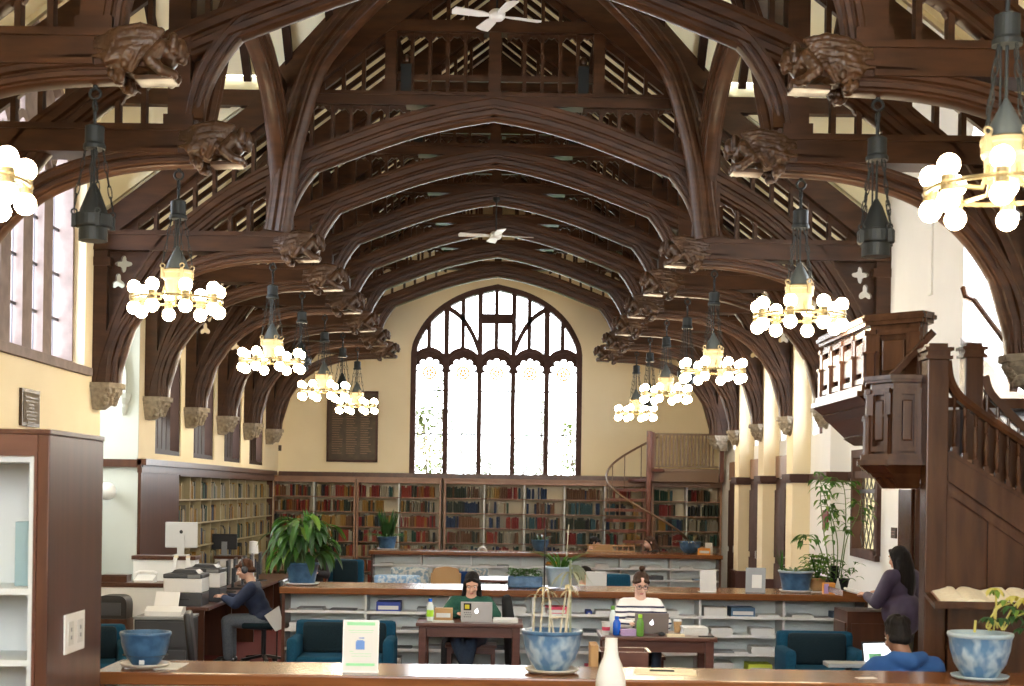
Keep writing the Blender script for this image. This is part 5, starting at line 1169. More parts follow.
# things on the lower ledge
t = thing('desk_tray', 'dark brown box on the lower partition ledge', 'box', (PX(116, 579, YB_ + .2), YB_ + .22, zB)); MB().box(-.15, .15, -.11, .11, 0, .07, .006).build('box', 'walnut', t); MB().box(-.155, .155, -.115, .115, .07, .085, .004).build('lid', 'walnut', t)
t = thing('telephone', 'white desk telephone on the lower partition ledge', 'telephone', (PX(145, 579, YB_ + .2), YB_ + .22, zB)); b = MB(); b.prism([(-.1, 0), (.1, 0), (.1, .08), (.02, .06), (-.1, .025)], -.11, .11, 'x'); b.build('base', 'plastic', t)
b = MB(); b.tube([(-.12, .05, .095), (-.08, .055, .115), (.08, .055, .115), (.12, .05, .095)], [.022, .018, .018, .022], 8); b.build('handset', 'plastic', t)
# long desk with printers and a row of screens
DZ = .74; dx1, dy0, dy1 = -3.32, 16.45, 23.2
dk = thing('computer_desk', 'long dark computer desk with printers at its near end', 'desk', (dx1 - .26, (dy0 + dy1) / 2, 0)); L = (dy1 - dy0) / 2
b = MB(); b.box(-.28, .26, -L, L, DZ - .04, DZ, .006); b.build('desk_top', 'tablewood', dk)
for k in range(5): y = -L + .05 + k * (2 * L - .14) / 4; MB().box(-.26, .20, y, y + .04, 0, DZ - .04).build('leg_panel', 'walnut', dk)
MB().box(-.26, -.23, -L + .1, L - .1, .1, DZ - .04).build('back_panel', 'walnut', dk)
def printer(label, x, y, w_=.44, d_=.42, h_=.37):
    t = thing('printer', label, 'printer', (x, y, DZ))
    b = MB(); b.box(-w_ / 2, w_ / 2, -d_ / 2, d_ / 2, 0, h_ * .42, .012); b.build('paper_drawer', 'dgrey', t); b = MB(); b.box(-.08, .08, -d_ / 2 - .012, -d_ / 2 + .004, h_ * .20, h_ * .25); b.build('drawer_handle', 'black', t)
    b = MB(); b.box(-w_ / 2, w_ / 2, -d_ / 2, d_ / 2, h_ * .43, h_ * .86, .012); b.box(-w_ / 2 + .05, w_ / 2 - .05, -d_ / 2 - .004, -d_ / 2 + .01, h_ * .5, h_ * .6); b.build('body', 'plastic', t)
    b = MB(); b.box(-w_ / 2 - .005, w_ / 2 + .005, -d_ / 2 - .005, d_ / 2, h_ * .86, h_, .015); b.prism([(-w_ / 2 + .06, h_), (w_ / 2 - .06, h_), (w_ / 2 - .1, h_ + .04), (-w_ / 2 + .1, h_ + .04)], -d_ / 4, d_ / 2 - .04); b.build('top_cover', 'dgrey', t)
    b = MB(); b.box(w_ / 2 - .16, w_ / 2 - .02, -d_ / 2 - .02, -d_ / 2 + .01, h_ * .88, h_ * .97); b.build('control_panel', 'grey', t)
    return t
printer('white and black printer at the near end of the computer desk', PX(186.5, 590, 16.75), 16.75); printer('second printer directly behind the nearest one', PX(205, 585, 17.4), 17.45, .42, .42, .40)
def screen(label, x, y, rot, m_='black'):
    t = thing('monitor', label, 'monitor', (x, y, DZ), rot)
    MB().box(-.22, .22, -.016, .016, .10, .42, .008).build('screen', m_, t); MB().box(-.205, .205, .0161, .018, .115, .405).build('display', 'dgrey', t)
    b = MB(); b.box(-.03, .03, -.05, -.016, .01, .28); b.lathe([(.11, 0), (.11, .012), (.04, .02)], n=18); b.build('stand', 'black', t)
    return t
mord = ['nearest of the row of thin black monitors on the computer desk', 'second from the near end in the row of monitors', 'third from the near end in the row of monitors', 'fourth in the row of monitors, before the person with headphones', 'fifth in the row of monitors on the computer desk', 'farthest of the row of monitors on the computer desk']
for k in range(6): screen('black monitor, ' + mord[k], dx1 - .27 + .02 * (k % 2), 18.3 + k * .62, -PI / 2 + .12)
t = thing('desk_lamp', 'small white lamp standing behind the row of monitors', 'lamp', (PX(253.5, 560, 21.8), 21.8, DZ)); b = MB(); b.lathe([(.07, 0), (.07, .02), (.012, .03), (.012, .38)]); b.build('stem', 'plastic', t); MB().lathe([(.075, .38), (.065, .56), (.02, .57)]).build('lamp_shade', 'plastic', t)
# cabinet with scanner
kz = .70; cxx = (PX(137, 615, 15.7) + PX(190, 615, 15.7)) / 2
cb_ = thing('filing_cabinet', 'dark cabinet in front of the printers', 'cabinet', (cxx, 15.85, 0)); b = MB(); b.box(-.29, .29, -.24, .26, .0, kz - .03); b.build('body', 'dgrey', cb_); MB().box(-.30, .30, -.26, .27, kz - .03, kz, .006).build('top', 'grey', cb_)
for k in range(2): b = MB(); b.box(-.27, .27, -.255, -.24, .06 + k * .31, .34 + k * .31, .004); d_ = b.build('drawer', 'dgrey', cb_); MB().box(-.06, .06, -.27, -.255, .20 + k * .31, .22 + k * .31).build('handle', 'silver', d_)
sc_ = thing('scanner', 'white sheet-feed scanner with a raised tray on the dark cabinet', 'scanner', (PX(165, 608, 15.8), 15.82, kz)); b = MB(); b.prism([(-.11, 0), (.11, 0), (.11, .09), (.0, .10), (-.11, .05)], -.2, .2, 'x'); b.build('body', 'plastic', sc_)
b = MB(); b.prism([(.02, .09), (.05, .09), (.14, .24), (.12, .25)], -.13, .13, 'x'); b.build('tray', 'plastic', sc_)
cp_ = thing('copier', 'black machine with a curved top behind the near bookcase', 'machine', (PX(112, 603, 16.2), 16.3, 0)); b = MB(); b.box(-.18, .18, -.15, .15, 0, .62); b.build('stand', 'walnut', cp_)
b = MB(); pts = catmull([(-.17, .62), (-.17, .80), (-.12, .87), (0, .88), (.12, .87), (.17, .80), (.17, .62)], 4); b.prism([(p.x, p.y) for p in pts], -.14, .14); b.build('housing', 'black', cp_); MB().box(-.11, .11, -.15, -.139, .66, .80, .005).build('slot', 'dgrey', cp_)
# office chairs
def office_chair(label, x, y, rot):
    t = thing('office_chair', label, 'chair', (x, y, 0), rot)      # faces local -y
    MB().box(-.23, .23, -.23, .22, .44, .51, .03).build('seat', 'navyfab', t, smooth=True)
    b = MB(); b.X = Matrix.Translation((0, .25, .78)) @ Matrix.Rotation(.12, 4, 'X'); b.box(-.21, .21, -.03, .03, -.20, .24, .03); b.build('backrest', 'black', t, smooth=True)
    b = MB(); b.bar((0, .2, .46), (0, .28, .7), .05, .02); b.tube([(0, 0, .09), (0, 0, .45)], .03, 10); b.build('column', 'black', t)
    for k in range(5):
        a = k * 2 * PI / 5 + .3; b = MB(); b.bar((0, 0, .11), (.28 * math.cos(a), .28 * math.sin(a), .07), .045, .03); w = b.build('base_leg', 'black', t); b = MB(); b.ball((.28 * math.cos(a), .28 * math.sin(a), .035), .034, 10, 6); b.build('caster', 'black', w)
    return t
HX, HY = PX(262, 600, 17.25), 17.3
office_chair('office chair under the person with headphones', HX + .02, HY, -PI / 2)
office_chair('dark office chair behind the blue bowl planter', -2.95, 12.6, -PI * .45)

# ---- things on counters
def stack_box(name, label, cat, x, y, z, w_, d_, h_, m_, kind='box', group=None):
    t = thing(name, label, cat, (x, y, z), 0, group)
    if kind == 'paper':
        n = max(2, int(h_ / .012)); b = MB()
        for k in range(n): o = R.uniform(-.008, .008); b.box(-w_ / 2 + o, w_ / 2 + o, -d_ / 2, d_ / 2, k * h_ / n + .0005, (k + 1) * h_ / n)
        b.build('sheets', m_, t)
    elif kind == 'books':
        x0 = -w_ / 2; b = MB()
        while x0 < w_ / 2 - .01: tk = R.uniform(.012, .03); b.box(x0, x0 + tk - .001, -d_ / 2, d_ / 2, 0, h_ * R.uniform(.8, 1)); x0 += tk
        b.build('volumes', m_, t)
    else:
        b = MB(); b.box(-w_ / 2, w_ / 2, -d_ / 2, d_ / 2, 0, h_, .004); b.build('box', m_, t); b = MB(); b.box(-w_ / 2 + .02, w_ / 2 - .02, -d_ / 2 - .003, -d_ / 2 + .01, h_ * .25, h_ * .62); b.build('label_strip', 'white' if m_ != 'white' else 'metalw', t)
    return t
def shelfz(j, nsh=4): return .09 + (1.0 - .09 - .075) * j / nsh + .0125
srow = ['bottom', 'third', 'second', 'top']
# (px centre, shelf index from bottom, width px, height m, material, kind, description)
ITEMS = [
 (310, 3, 26, .035, 'grey', 'paper', 'thin grey pile of journals'), (304, 2, 30, .075, 'white', 'paper', 'thick white pile of journals'), (336, 2, 28, .085, 'white', 'paper', 'white pile of pamphlets'), (342, 3, 26, .02, 'dgrey', 'paper', 'flat dark pile of journals'),
 (388, 3, 24, .115, 'bluebox', 'box', 'bright blue journal boxes'), (412, 2, 22, .025, 'grey', 'paper', 'low grey pile of journals'), (400, 1, 22, .018, 'dgrey', 'paper', 'flat black journal'), (396, 0, 10, .11, 'white', 'box', 'white box beside the settee'),
 (425, 3, 18, .05, 'grey', 'paper', 'grey pile behind the bottle'), (509, 3, 34, .085, 'white', 'paper', 'wide white pile of journals'), (547, 3, 9, .08, 'white', 'paper', 'narrow white pile of leaflets'),
 (556, 3, 22, .085, 'redbox', 'box', 'pink and red journal boxes'), (589, 3, 6, .045, 'bluebox', 'box', 'small dark blue box'), (604, 3, 16, .05, 'white', 'paper', 'pale pile of leaflets'), (588, 1, 20, .04, 'grey', 'paper', 'grey pile of journals'),
 (592, 2, 16, .035, 'dgrey', 'paper', 'dark low pile of journals'), (596, 0, 18, .05, 'redbox', 'paper', 'dark pink pile of folders'), (618, 3, 12, .04, 'limebox', 'paper', 'small green-edged pile'),
 (715.5, 3, 23, .11, 'white', 'box', 'large white journal box'), (743, 3, 24, .11, 'tealbox', 'box', 'slate blue journal boxes'), (769, 3, 22, .03, 'white', 'paper', 'low white pile of leaflets'),
 (722, 2, 22, .085, 'white', 'paper', 'white pile of journals'), (763, 2, 23, .085, 'white', 'paper', 'second white pile of journals'), (725, 1, 20, .03, 'grey', 'paper', 'low grey pile of leaflets'), (763, 1, 22, .085, 'white', 'paper', 'white pile of booklets'),
 (724, 0, 20, .11, 'white', 'box', 'white box with a lime edge'), (761, 0, 24, .10, 'limebox', 'box', 'yellow-green and white box'),
 (803, 3, 22, .035, 'white', 'paper', 'thin white pile of leaflets'), (846, 3, 24, .07, 'tealbox', 'box', 'slate blue box by the right end'), (802, 2, 26, .05, 'white', 'paper', 'pale pile of journals'), (846, 2, 20, .025, 'dgrey', 'paper', 'dark flat journals by the right end'), (851, 1, 16, .05, 'grey', 'paper', 'grey pile near the right end'),
 (305, 1, 22, .03, 'white', 'paper', 'low white pile at the left end'), (440, 1, 24, .04, 'grey', 'paper', 'grey pile under the left study table'), (500, 2, 24, .06, 'white', 'paper', 'white pile behind the left study table'), (500, 1, 22, .04, 'dgrey', 'paper', 'dark pile beside the draped coat'), (540, 2, 18, .05, 'white', 'paper', 'white pile left of the patterned planter'), (668, 3, 22, .06, 'white', 'paper', 'white pile right of the striped top'), (690, 1, 14, .05, 'white', 'paper', 'pale pile beside the table leg'), (808, 1, 22, .05, 'white', 'paper', 'white pile above the right armchair'), (742, 1, 14, .03, 'white', 'paper', 'small flat white pile'), (447, 2, 20, .05, 'white', 'paper', 'white pile left of the green jumper'), (694, 2, 12, .06, 'white', 'paper', 'white pile beside the paper heap'),
]
for (px_, j, wpx, h_, m_, kind, desc) in ITEMS:
    z = shelfz(j); w_ = wpx * C2Y / F; y = C2Y + .20; x = PX(px_, 620, C2Y + .05)
    xs = [c2x0 + (c2x1 - c2x0) * k / 7 for k in range(8)]
    for xd in xs:                                   # keep clear of the uprights
        if x - w_ / 2 < xd < x + w_ / 2: x = xd + (w_ / 2 + .02) * (1 if x > xd else -1)
    x = min(max(x, c2x0 + .05 + w_ / 2), c2x1 - .05 - w_ / 2)
    stack_box('journal_box' if kind == 'box' else 'journal_pile', '%s on the %s shelf of the long counter' % (desc, srow[j]), 'box' if kind == 'box' else 'pile of journals', x, y, z, w_, .30, h_, m_, kind)
IT3 = [(386, 3, 13, .04, 'white', 'paper', 'white pile at the left end'), (407, 2, 12, .05, 'white', 'paper', 'white pile near the left end'), (484, 3, 12, .03, 'white', 'paper', 'small white pile'), (503, 3, 12, .03, 'grey', 'paper', 'grey pile'), (484, 2, 14, .03, 'white', 'paper', 'low white pile'), (587, 3, 8, .06, 'white', 'box', 'small white box'), (602, 3, 13, .08, 'white', 'box', 'larger white box'), (585, 2, 8, .08, 'bluebox', 'box', 'blue box'),
       (634, 2, 24, .11, 'white', 'books', 'row of pale slim volumes'), (637, 3, 14, .05, 'white', 'paper', 'white pile above the slim volumes'), (654, 3, 16, .05, 'white', 'paper', 'second white pile above the slim volumes'), (656, 2, 16, .09, 'dgrey', 'books', 'row of dark slim volumes'), (687, 3, 12, .05, 'white', 'box', 'white box right of the striped reader'), (700, 2, 12, .03, 'tealbox', 'paper', 'low blue pile')]
for (px_, j, wpx, h_, m_, kind, desc) in IT3:
    w_ = wpx * C3Y / F; x = PX(px_, 562, C3Y + .05)
    for k in range(8):
        xd = c3x0 + (c3x1 - c3x0) * k / 7
        if x - w_ / 2 < xd < x + w_ / 2: x = xd + (w_ / 2 + .02) * (1 if x > xd else -1)
    nm = {'box': 'journal_box', 'paper': 'journal_pile', 'books': 'volume_row'}[kind]
    stack_box(nm, '%s on the %s shelf of the far counter' % (desc, srow[j]), {'box': 'box', 'paper': 'pile of journals', 'books': 'volumes'}[kind], x, C3Y + .2, shelfz(j), w_, .28, h_, m_, kind)
# signs
def stand_sign(label, x, y, z, w_, h_, rot, m_, frame='plastic', lean=.12):
    t = thing('display_sign', label, 'sign', (x, y, z), rot); X = Matrix.Rotation(-lean, 4, 'X')
    b = MB(); b.X = X; b.box(-w_ / 2, w_ / 2, 0, .008, 0.002, h_); b.build('holder', frame, t); b = MB(); b.X = X; b.box(-w_ / 2 + .006, w_ / 2 - .006, -.001, 0, .012, h_ - .006); b.build('sheet', m_, t)
    b = MB(); b.prism([(0, 0), (.10, 0), (.10, .004), (.008, .006)], -w_ / 2, w_ / 2, 'x'); b.build('foot', frame, t); return t, X
p = P(360, 671, C1Y + .12)
sx0, sx1 = PX(342, 671, C1Y + .1), PX(378, 671, C1Y + .1); sh = (671 - 618.5) * (C1Y + .1) / F
t, X = stand_sign('white printed sign with green strips in a clear holder on the front counter', (sx0 + sx1) / 2, C1Y + .10, CT, sx1 - sx0, sh, 0, 'white')
W_ = (sx1 - sx0) / 2
def marks(name, m_, rects):
    b = MB(); b.X = X
    for x0, x1, z0, z1 in rects: b.box(x0 * W_, x1 * W_, -.0025, -.001, z0 * sh, z1 * sh)
    b.build(name, m_, t)
marks('green_strip', 'greenstrip', [(-.78, .78, .90, .96)]); marks('green_strip', 'greenstrip', [(-.8, .8, .13, .18)])
marks('picture', 'blueprint', [(-.27, .22, .44, .60), (-.2, .15, .60, .62), (-.1, .2, .65, .67)])
marks('printed_lines', 'greenstrip', [(-.7, .7, .80, .808), (-.6, .65, .76, .766), (-.55, .6, .36, .366), (-.6, -.4, .40, .41), (-.5, .6, .31, .316)])
t, X = stand_sign('white blank card standing on the long counter right of the striped reader', PX(709, 591, C2Y + .15), C2Y + .2, CT, 17 * C2Y / F, 22 * C2Y / F, .15, 'white')
t, X = stand_sign('grey picture stand on the long counter left of the blue planter', PX(756, 591, C2Y + .2), C2Y + .25, CT, 20 * C2Y / F, 25 * C2Y / F, -.25, 'grey', 'grey')
b = MB(); b.X = X; b.box(-.04, .07, -.003, -.001, .05, .2); b.build('picture', 'white', t)
t, X = stand_sign('white tablet card on the far counter right end beside the blue chair', PX(710, 553, C3Y + .2), C3Y + .3, CT + .0, 8 * C3Y / F, 12 * C3Y / F, .3, 'white')
# little boxes
t = stack_box('card_box', 'small yellow and white leaflet box on the long counter beside the bamboo', 'box', PX(829, 589, C2Y + .1), C2Y + .12, CT, .13, .1, .13, 'orangebox'); b = MB(); b.box(-.063, -.01, -.0535, -.049, .01, .12); b.build('purple_stripe', 'pinkprint', t)
stack_box('card_box', 'small orange and cream box on the far counter beside the blue bowl', 'box', PX(704, 548, C3Y + .2), C3Y + .2, CT, .22, .12, .12, 'orangebox')
t = thing('leaflet', 'white folded leaflet standing beside the yellow box on the long counter', 'leaflet', (PX(838, 590, C2Y + .1), C2Y + .1, CT)); b = MB(); b.prism([(-.05, 0), (.05, 0), (.0, .19)], 0, .004); b.prism([(-.05, 0), (.05, 0), (.0, .185)], .03, .034); b.build('card', 'white', t)
t = thing('bookend', 'white arched bookend on the far counter', 'bookend', (PX(482.5, 546, C3Y + .3), C3Y + .3, CT)); b = MB(); b.torus((0, 0, .0), .07, .022, 20, 6, 'y'); b.v = [(x_, y_, max(z_, 0.0)) for x_, y_, z_ in b.v]; b.build('arch', 'white', t)
# white bottle-necked vase in front of the counter on its own little stand
VY = 7.55; vz = .80; vx = PX(611, 660, VY)
t = thing('side_stand', 'small oak stand in front of the counter under the white vase', 'stand', (vx, VY, 0)); MB().lathe([(.13, vz - .03), (.14, vz - .015), (.13, vz)], n=24).build('top', 'top', t)
MB().lathe([(.03, .1), (.03, vz - .03)], n=14).build('column', 'walnut', t); MB().lathe([(.16, 0), (.15, .04), (.05, .1)], n=24).build('foot', 'walnut', t)
t = thing('white_vase', 'white bottle-shaped vase with a dented slender neck in front of the counter', 'vase', (vx, VY, vz)); b = MB(); pf = [(.045, 0), (.055, .02), (.072, .18), (.083, .30), (.080, .35), (.060, .41), (.040, .45), (.033, .49), (.030, PZ(611, 638, VY) - vz), (.024, PZ(611, 638, VY) - vz)]
b.lathe(pf, n=36); b.v = [(x_ * (1 + .07 * math.sin(14 * z_ + 2 * math.atan2(y_, x_))) , y_, z_) for x_, y_, z_ in b.v]; autosmooth(b.build('body', 'white', t), 60)
t = thing('paper_sheet', 'white sheet lying on the front counter before the man in blue', 'paper', (PX(866, 672, C1Y + .2), C1Y + .2, CT + .001)); b = MB(); b.X = Matrix.Rotation(.2, 4, 'Z'); b.box(-.06, .06, -.03, .03, 0, .003); b.build('sheet', 'white', t)
t = thing('paper_folder', 'open cream folder on the front counter beside the white vase', 'folder', (PX(665, 664, C1Y + .35), C1Y + .33, CT)); b = MB(); b.X = Matrix.Rotation(-.1, 4, 'Z'); b.box(-.19, .19, -.12, .12, 0, .006); b.box(-.17, .17, -.1, .11, .006, .012); b.build('sheets', 'cream', t); b = MB(); b.bar((-.1, -.03, .018), (.05, -.05, .018), .012, .01); b.build('pen', 'black', t)
t = thing('open_crate', 'open wooden crate behind the front counter, before the right study table', 'crate', (PX(625, 655, 9.6), 9.6, 0))
x0, x1 = PX(597, 655, 9.6), PX(650, 655, 9.6); a = (x1 - x0) / 2; zc0, zc1 = .70, PZ(620, 652, 9.6)
b = MB(); b.box(-a, a, 0, .02, zc0, zc1); b.box(-a, a, .28, .3, zc0, zc1); b.box(-a, -a + .02, 0, .3, zc0, zc1); b.box(a - .02, a, 0, .3, zc0, zc1); b.box(-a, a, 0, .3, zc0, zc0 + .015); b.build('box', 'tablewood', t)
for s in (-1, 1):
    for yy in (.02, .25): MB().box(s * (a - .01), s * (a - .05), yy, yy + .04, 0, zc0).build('leg', 'tablewood', t)
MB().box(-a - .05, -a + .0, .0, .26, zc0 - .02, zc1 + .04).build('side_flap', 'cardboard', t)

# ---- things on the study tables
def laptop(label, x, y, z, w_, rot, m_, h_=.215, tilt=.15, logo=True):
    t = thing('laptop', label, 'laptop', (x, y, z), rot)             # screen back toward local -y, keyboard toward +y
    MB().box(-w_ / 2, w_ / 2, 0, .22, .0, .014, .004).build('base', m_, t)
    X = Matrix.Translation((0, 0, .012)) @ Matrix.Rotation(tilt, 4, 'X'); b = MB(); b.X = X; b.box(-w_ / 2, w_ / 2, -.008, 0, 0, h_, .004); lid = b.build('lid', m_, t)
    b = MB(); b.X = X; b.box(-w_ / 2 + .01, w_ / 2 - .01, .0, .002, .012, h_ - .01); b.build('display', 'screen', t)
    if logo: b = MB(); b.X = X; b.ball((0, -.0085, h_ * .5), .020, 12, 8, (1, .12, 1.05)); b.ball((.006, -.0085, h_ * .5 + .028), .006, 8, 5, (1, .15, 1.5)); b.build('emblem', 'logo', lid)
    return t, lid, X
tz = TL['h']
t, lid, X = laptop('silver laptop with dark stickers on the left study table', PX(476.5, 615, 15.15), 15.17, tz, 31.5 * 15.15 / F, 0, 'silver', .205)
b = MB(); b.X = X; b.box(-.135, -.055, -.0095, -.008, .115, .19); b.build('sticker', 'black', lid); b = MB(); b.X = X; b.box(-.122, -.075, -.0105, -.0095, .130, .175); b.build('sticker_print', 'yellow', lid)
b = MB(); b.X = X
for i in range(4):
    for j in range(3): b.ball((-.125 + i * .02 + .008 * (j % 2), -.009, .045 + j * .022), .006, 6, 4, (1, .2, 1))
b.build('sticker_dots', 'dgrey', lid)
def bottle(label, x, y, z, h_, r, body, cap, name='water_bottle', lab=None):
    t = thing(name, label, 'bottle', (x, y, z)); MB().lathe([(r * .9, 0), (r, .01), (r, h_ * .62), (r * .8, h_ * .74), (r * .5, h_ * .84), (r * .5, h_ * .86)], n=18).build('body', body, t, smooth=True); MB().lathe([(r * .56, h_ * .86), (r * .58, h_), (r * .4, h_ * 1.01)], n=16).build('cap', cap, t)
    if lab: MB().lathe([(r * 1.01, h_ * .2), (r * 1.01, h_ * .5)], n=18, cap=False).build('label_band', lab, t)
    return t
bottle('clear water bottle with a lime label at the left end of the left study table', PX(430, 615, 15.2), 15.22, tz, .235, .037, 'pbottle', 'bluepl', lab='lime')
stack_box('cardboard_box', 'small cardboard box on the left study table beside the laptop', 'box', PX(443.5, 612, 15.35), 15.38, tz, .19, .15, .125, 'cardboard')
stack_box('paper_pile', 'white papers on the right side of the left study table', 'papers', PX(505, 617, 15.3), 15.3, tz, .26, .3, .03, 'white', 'paper')
stack_box('paper_pile', 'flat papers before the cardboard box on the left study table', 'papers', PX(443, 620, 15.15), 15.13, tz, .22, .14, .012, 'white', 'paper')
tz = TRt['h']
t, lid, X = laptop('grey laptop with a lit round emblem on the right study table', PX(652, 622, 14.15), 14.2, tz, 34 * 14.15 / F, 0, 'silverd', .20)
bottle('blue-capped clear water bottle on the right study table', PX(617, 622, 14.05), 14.07, tz, .18, .038, 'bluepl', 'bluepl')
bottle('tall clear bottle behind the blue one on the right study table', PX(613, 610, 14.3), 14.32, tz, .26, .034, 'pbottle', 'greenpl')
t = thing('paper_cup', 'white paper cup at the left end of the right study table', 'cup', (PX(606, 627, 14.05), 14.05, tz)); MB().lathe([(.03, 0), (.042, .12), (.045, .125), (.045, .13), (.039, .125)], n=18).build('cup', 'white', t); MB().lathe([(.038, .045), (.041, .08)], n=18, cap=False).build('print', 'redbox', t)
bottle('tall green juice bottle standing at the front of the right study table', PX(640, 640, 13.95), 13.96, tz, .21, .036, 'greenpl', 'lime', 'juice_bottle')
stack_box('paper_pile', 'lilac and white notebooks left of the grey laptop', 'notebooks', PX(629, 628, 14.02), 14.04, tz, .16, .12, .06, 'pinkprint', 'paper')
t = thing('coffee_cup', 'tan coffee cup with a white lid behind the grey laptop', 'cup', (PX(678, 615, 14.4), 14.42, tz)); MB().lathe([(.03, 0), (.042, .11)], n=16).build('cup', 'cardboard', t); MB().lathe([(.045, .11), (.045, .12), (.035, .13)], n=16).build('lid', 'white', t)
t = thing('computer_mouse', 'black computer mouse beside the grey laptop', 'mouse', (PX(662, 632, 14.05), 14.08, tz)); MB().ball((0, 0, .012), .05, 12, 8, (.7, .9, .5)).build('body', 'black', t, smooth=True); b = MB(); b.v = b.v; b.tube([(0, .04, .012), (.05, .09, .005), (.10, .10, .005)], .003, 5); b.build('cord', 'black', t)
stack_box('paper_pile', 'thick heap of loose white papers at the right end of the right study table', 'papers', PX(694, 622, 14.25), 14.25, tz, .24, .24, .075, 'white', 'paper')
stack_box('paper_pile', 'open notebook right of the grey laptop', 'notebook', PX(676, 631, 14.0), 14.02, tz, .17, .1, .02, 'cream', 'paper')
t = thing('phone', 'black phone at the right edge of the right study table', 'phone', (PX(706, 631, 14.0), 14.0, tz)); MB().box(-.075, .075, -.03, .03, 0, .012, .004).build('body', 'black', t); MB().box(-.068, .068, -.026, .026, .0121, .0128).build('screen', 'dgrey', t)
# table, laptop of the man in blue (behind the front counter)
MX = PX(905, 650, 10.0); t = thing('side_table', 'small table under the open laptop of the man in blue', 'table', (MX - .12, 10.28, 0)); MB().box(-.35, .20, -.10, .12, .80, .83, .005).build('table_top', 'tablewood', t)
for s in (-1, 1):
    for yy in (-.09, .07): MB().box(-.075 + s * .27, -.075 + s * .23, yy, yy + .04, 0, .80).build('leg', 'tablewood', t)
def laptop_open(label, x, y, z, w_, rot):
    t = thing('laptop', label, 'laptop', (x, y, z), rot); MB().box(-w_ / 2, w_ / 2, -.22, 0, 0, .014, .004).build('base', 'black', t); X = Matrix.Translation((0, 0, .012)) @ Matrix.Rotation(-.18, 4, 'X')
    b = MB(); b.X = X; b.box(-w_ / 2, w_ / 2, 0, .008, 0, .235, .004); b.build('lid', 'black', t); b = MB(); b.X = X; b.box(-w_ / 2 + .012, w_ / 2 - .012, -.002, 0, .016, .222); d_ = b.build('display', 'screen', t)
    b = MB(); b.X = X; b.box(-.09, .02, -.004, -.002, .11, .15); b.box(-.05, .05, -.004, -.002, .07, .09); b.build('window_image', 'greenstrip', d_); return t
laptop_open('open laptop with a bright screen in front of the man in blue', PX(881, 655, 10.30), 10.30, .832, .28, .42)
t = thing('keyboard', 'grey keyboard left of the man in blue behind the front counter', 'keyboard', (PX(850, 662, 10.1), 10.15, 0)); b = MB(); b.box(-.16, .16, -.09, .09, PZ(846, 663, 10.1) - .03, PZ(846, 663, 10.1), .006); b.build('keys', 'grey', t); MB().box(-.02, .02, -.02, .02, 0, PZ(846, 663, 10.1) - .03).build('stand', 'black', t)
# ---------------------------------------------------------------- potted plants
PR = random.Random(21)
def leaf(mb, base, d, ln, wd, droop=.5, n=5, fold=.25, tip=1.0):
    """a blade that leaves base along d and bends down, creased along its midrib"""
    p = Vector(base); d = Vector(d).normalized(); sd = d.cross(Vector((0, 0, 1)))
    if sd.length < .1: sd = Vector((PR.uniform(-1, 1), PR.uniform(-1, 1), 0))
    sd.normalize(); vs = []; fs = []
    for i in range(n + 1):
        t = i / n; w_ = wd * .5 * (math.sin(PI * min(1, (t * .92 + .06)) ** .8) ** .8 if i < n else .02)
        up = sd.cross(d).normalized(); vs += [p - sd * w_ + up * (w_ * fold), p.copy(), p + sd * w_ + up * (w_ * fold)]
        d = (d + Vector((0, 0, -droop / n))).normalized(); p = p + d * (ln / n)
    for i in range(n):
        a = i * 3; fs += [(a, a + 1, a + 4, a + 3), (a + 1, a + 2, a + 5, a + 4)]
    mb.add(vs, fs)
def pot(t, r, h_, m_, rim='pot_rim', style='bowl', soil=True):
    if style == 'bowl': pf = [(r * .50, 0), (r * .56, .01), (r * .80, h_ * .30), (r * .93, h_ * .62), (r * .97, h_ * .86), (r, h_ * .90)]
    else: pf = [(r * .72, 0), (r * .76, .01), (r * .86, h_ * .5), (r * .96, h_ * .9), (r, h_ * .92)]
    b = MB(); b.lathe(pf, n=40, cap=False); b.lathe([(0.001, 0.002), (pf[0][0], 0)], n=40, cap=False); o = b.build('pot', m_, t, smooth=True)
    MB().lathe([(r * .97, h_ * .88), (r * 1.0, h_ * .90), (r * 1.025, h_ * .95), (r * 1.01, h_), (r * .92, h_), (r * .90, h_ * .80), (r * .88, h_ * .6)], n=40, cap=False).build('rim', rim, t, smooth=True)
    MB().lathe([(0.001, h_ * (.84 if soil else .3)), (r * .90, h_ * (.84 if soil else .3))], n=32, cap=False).build('soil', 'soil', t)
def saucer(t, r, z=0.0, m_='saucer'):
    b = MB(); b.lathe([(r * .8, -z), (r * .95, -z + .012), (r, -z + .028), (r * .96, -z + .028), (r * .88, -z + .014), (0.001, -z + .014)], n=40); return b.build('saucer', m_, t, smooth=True)
# blue bowl, empty, on the front counter
Y0 = C1Y + .22
def potted(name, label, px_, py_, Y, cat='potted plant', z=CT, lift=.016):
    t = thing(name, label, cat, (PX(px_, py_, Y), Y, z + lift)); return t
t = potted('bowl_planter', 'empty deep blue bowl planter on a saucer at the left end of the front counter', 145.5, 650, Y0, 'planter'); pot(t, .152, .20, 'pot_blue', 'pot_blue', soil=False); saucer(t, .15, .016)
b = MB(); b.box(-.012, .018, -.105, -.098, .012, .04); b.build('price_sticker', 'white', t)
t = thing('place_mat', 'white square tile under the saucer of the blue bowl', 'tile', (PX(150, 660, Y0), Y0 + .02, CT)); t.location.z = CT; 
MB().box(-.13, .19, -.12, .2, 0, .0035).build('tile', 'metalw', t)
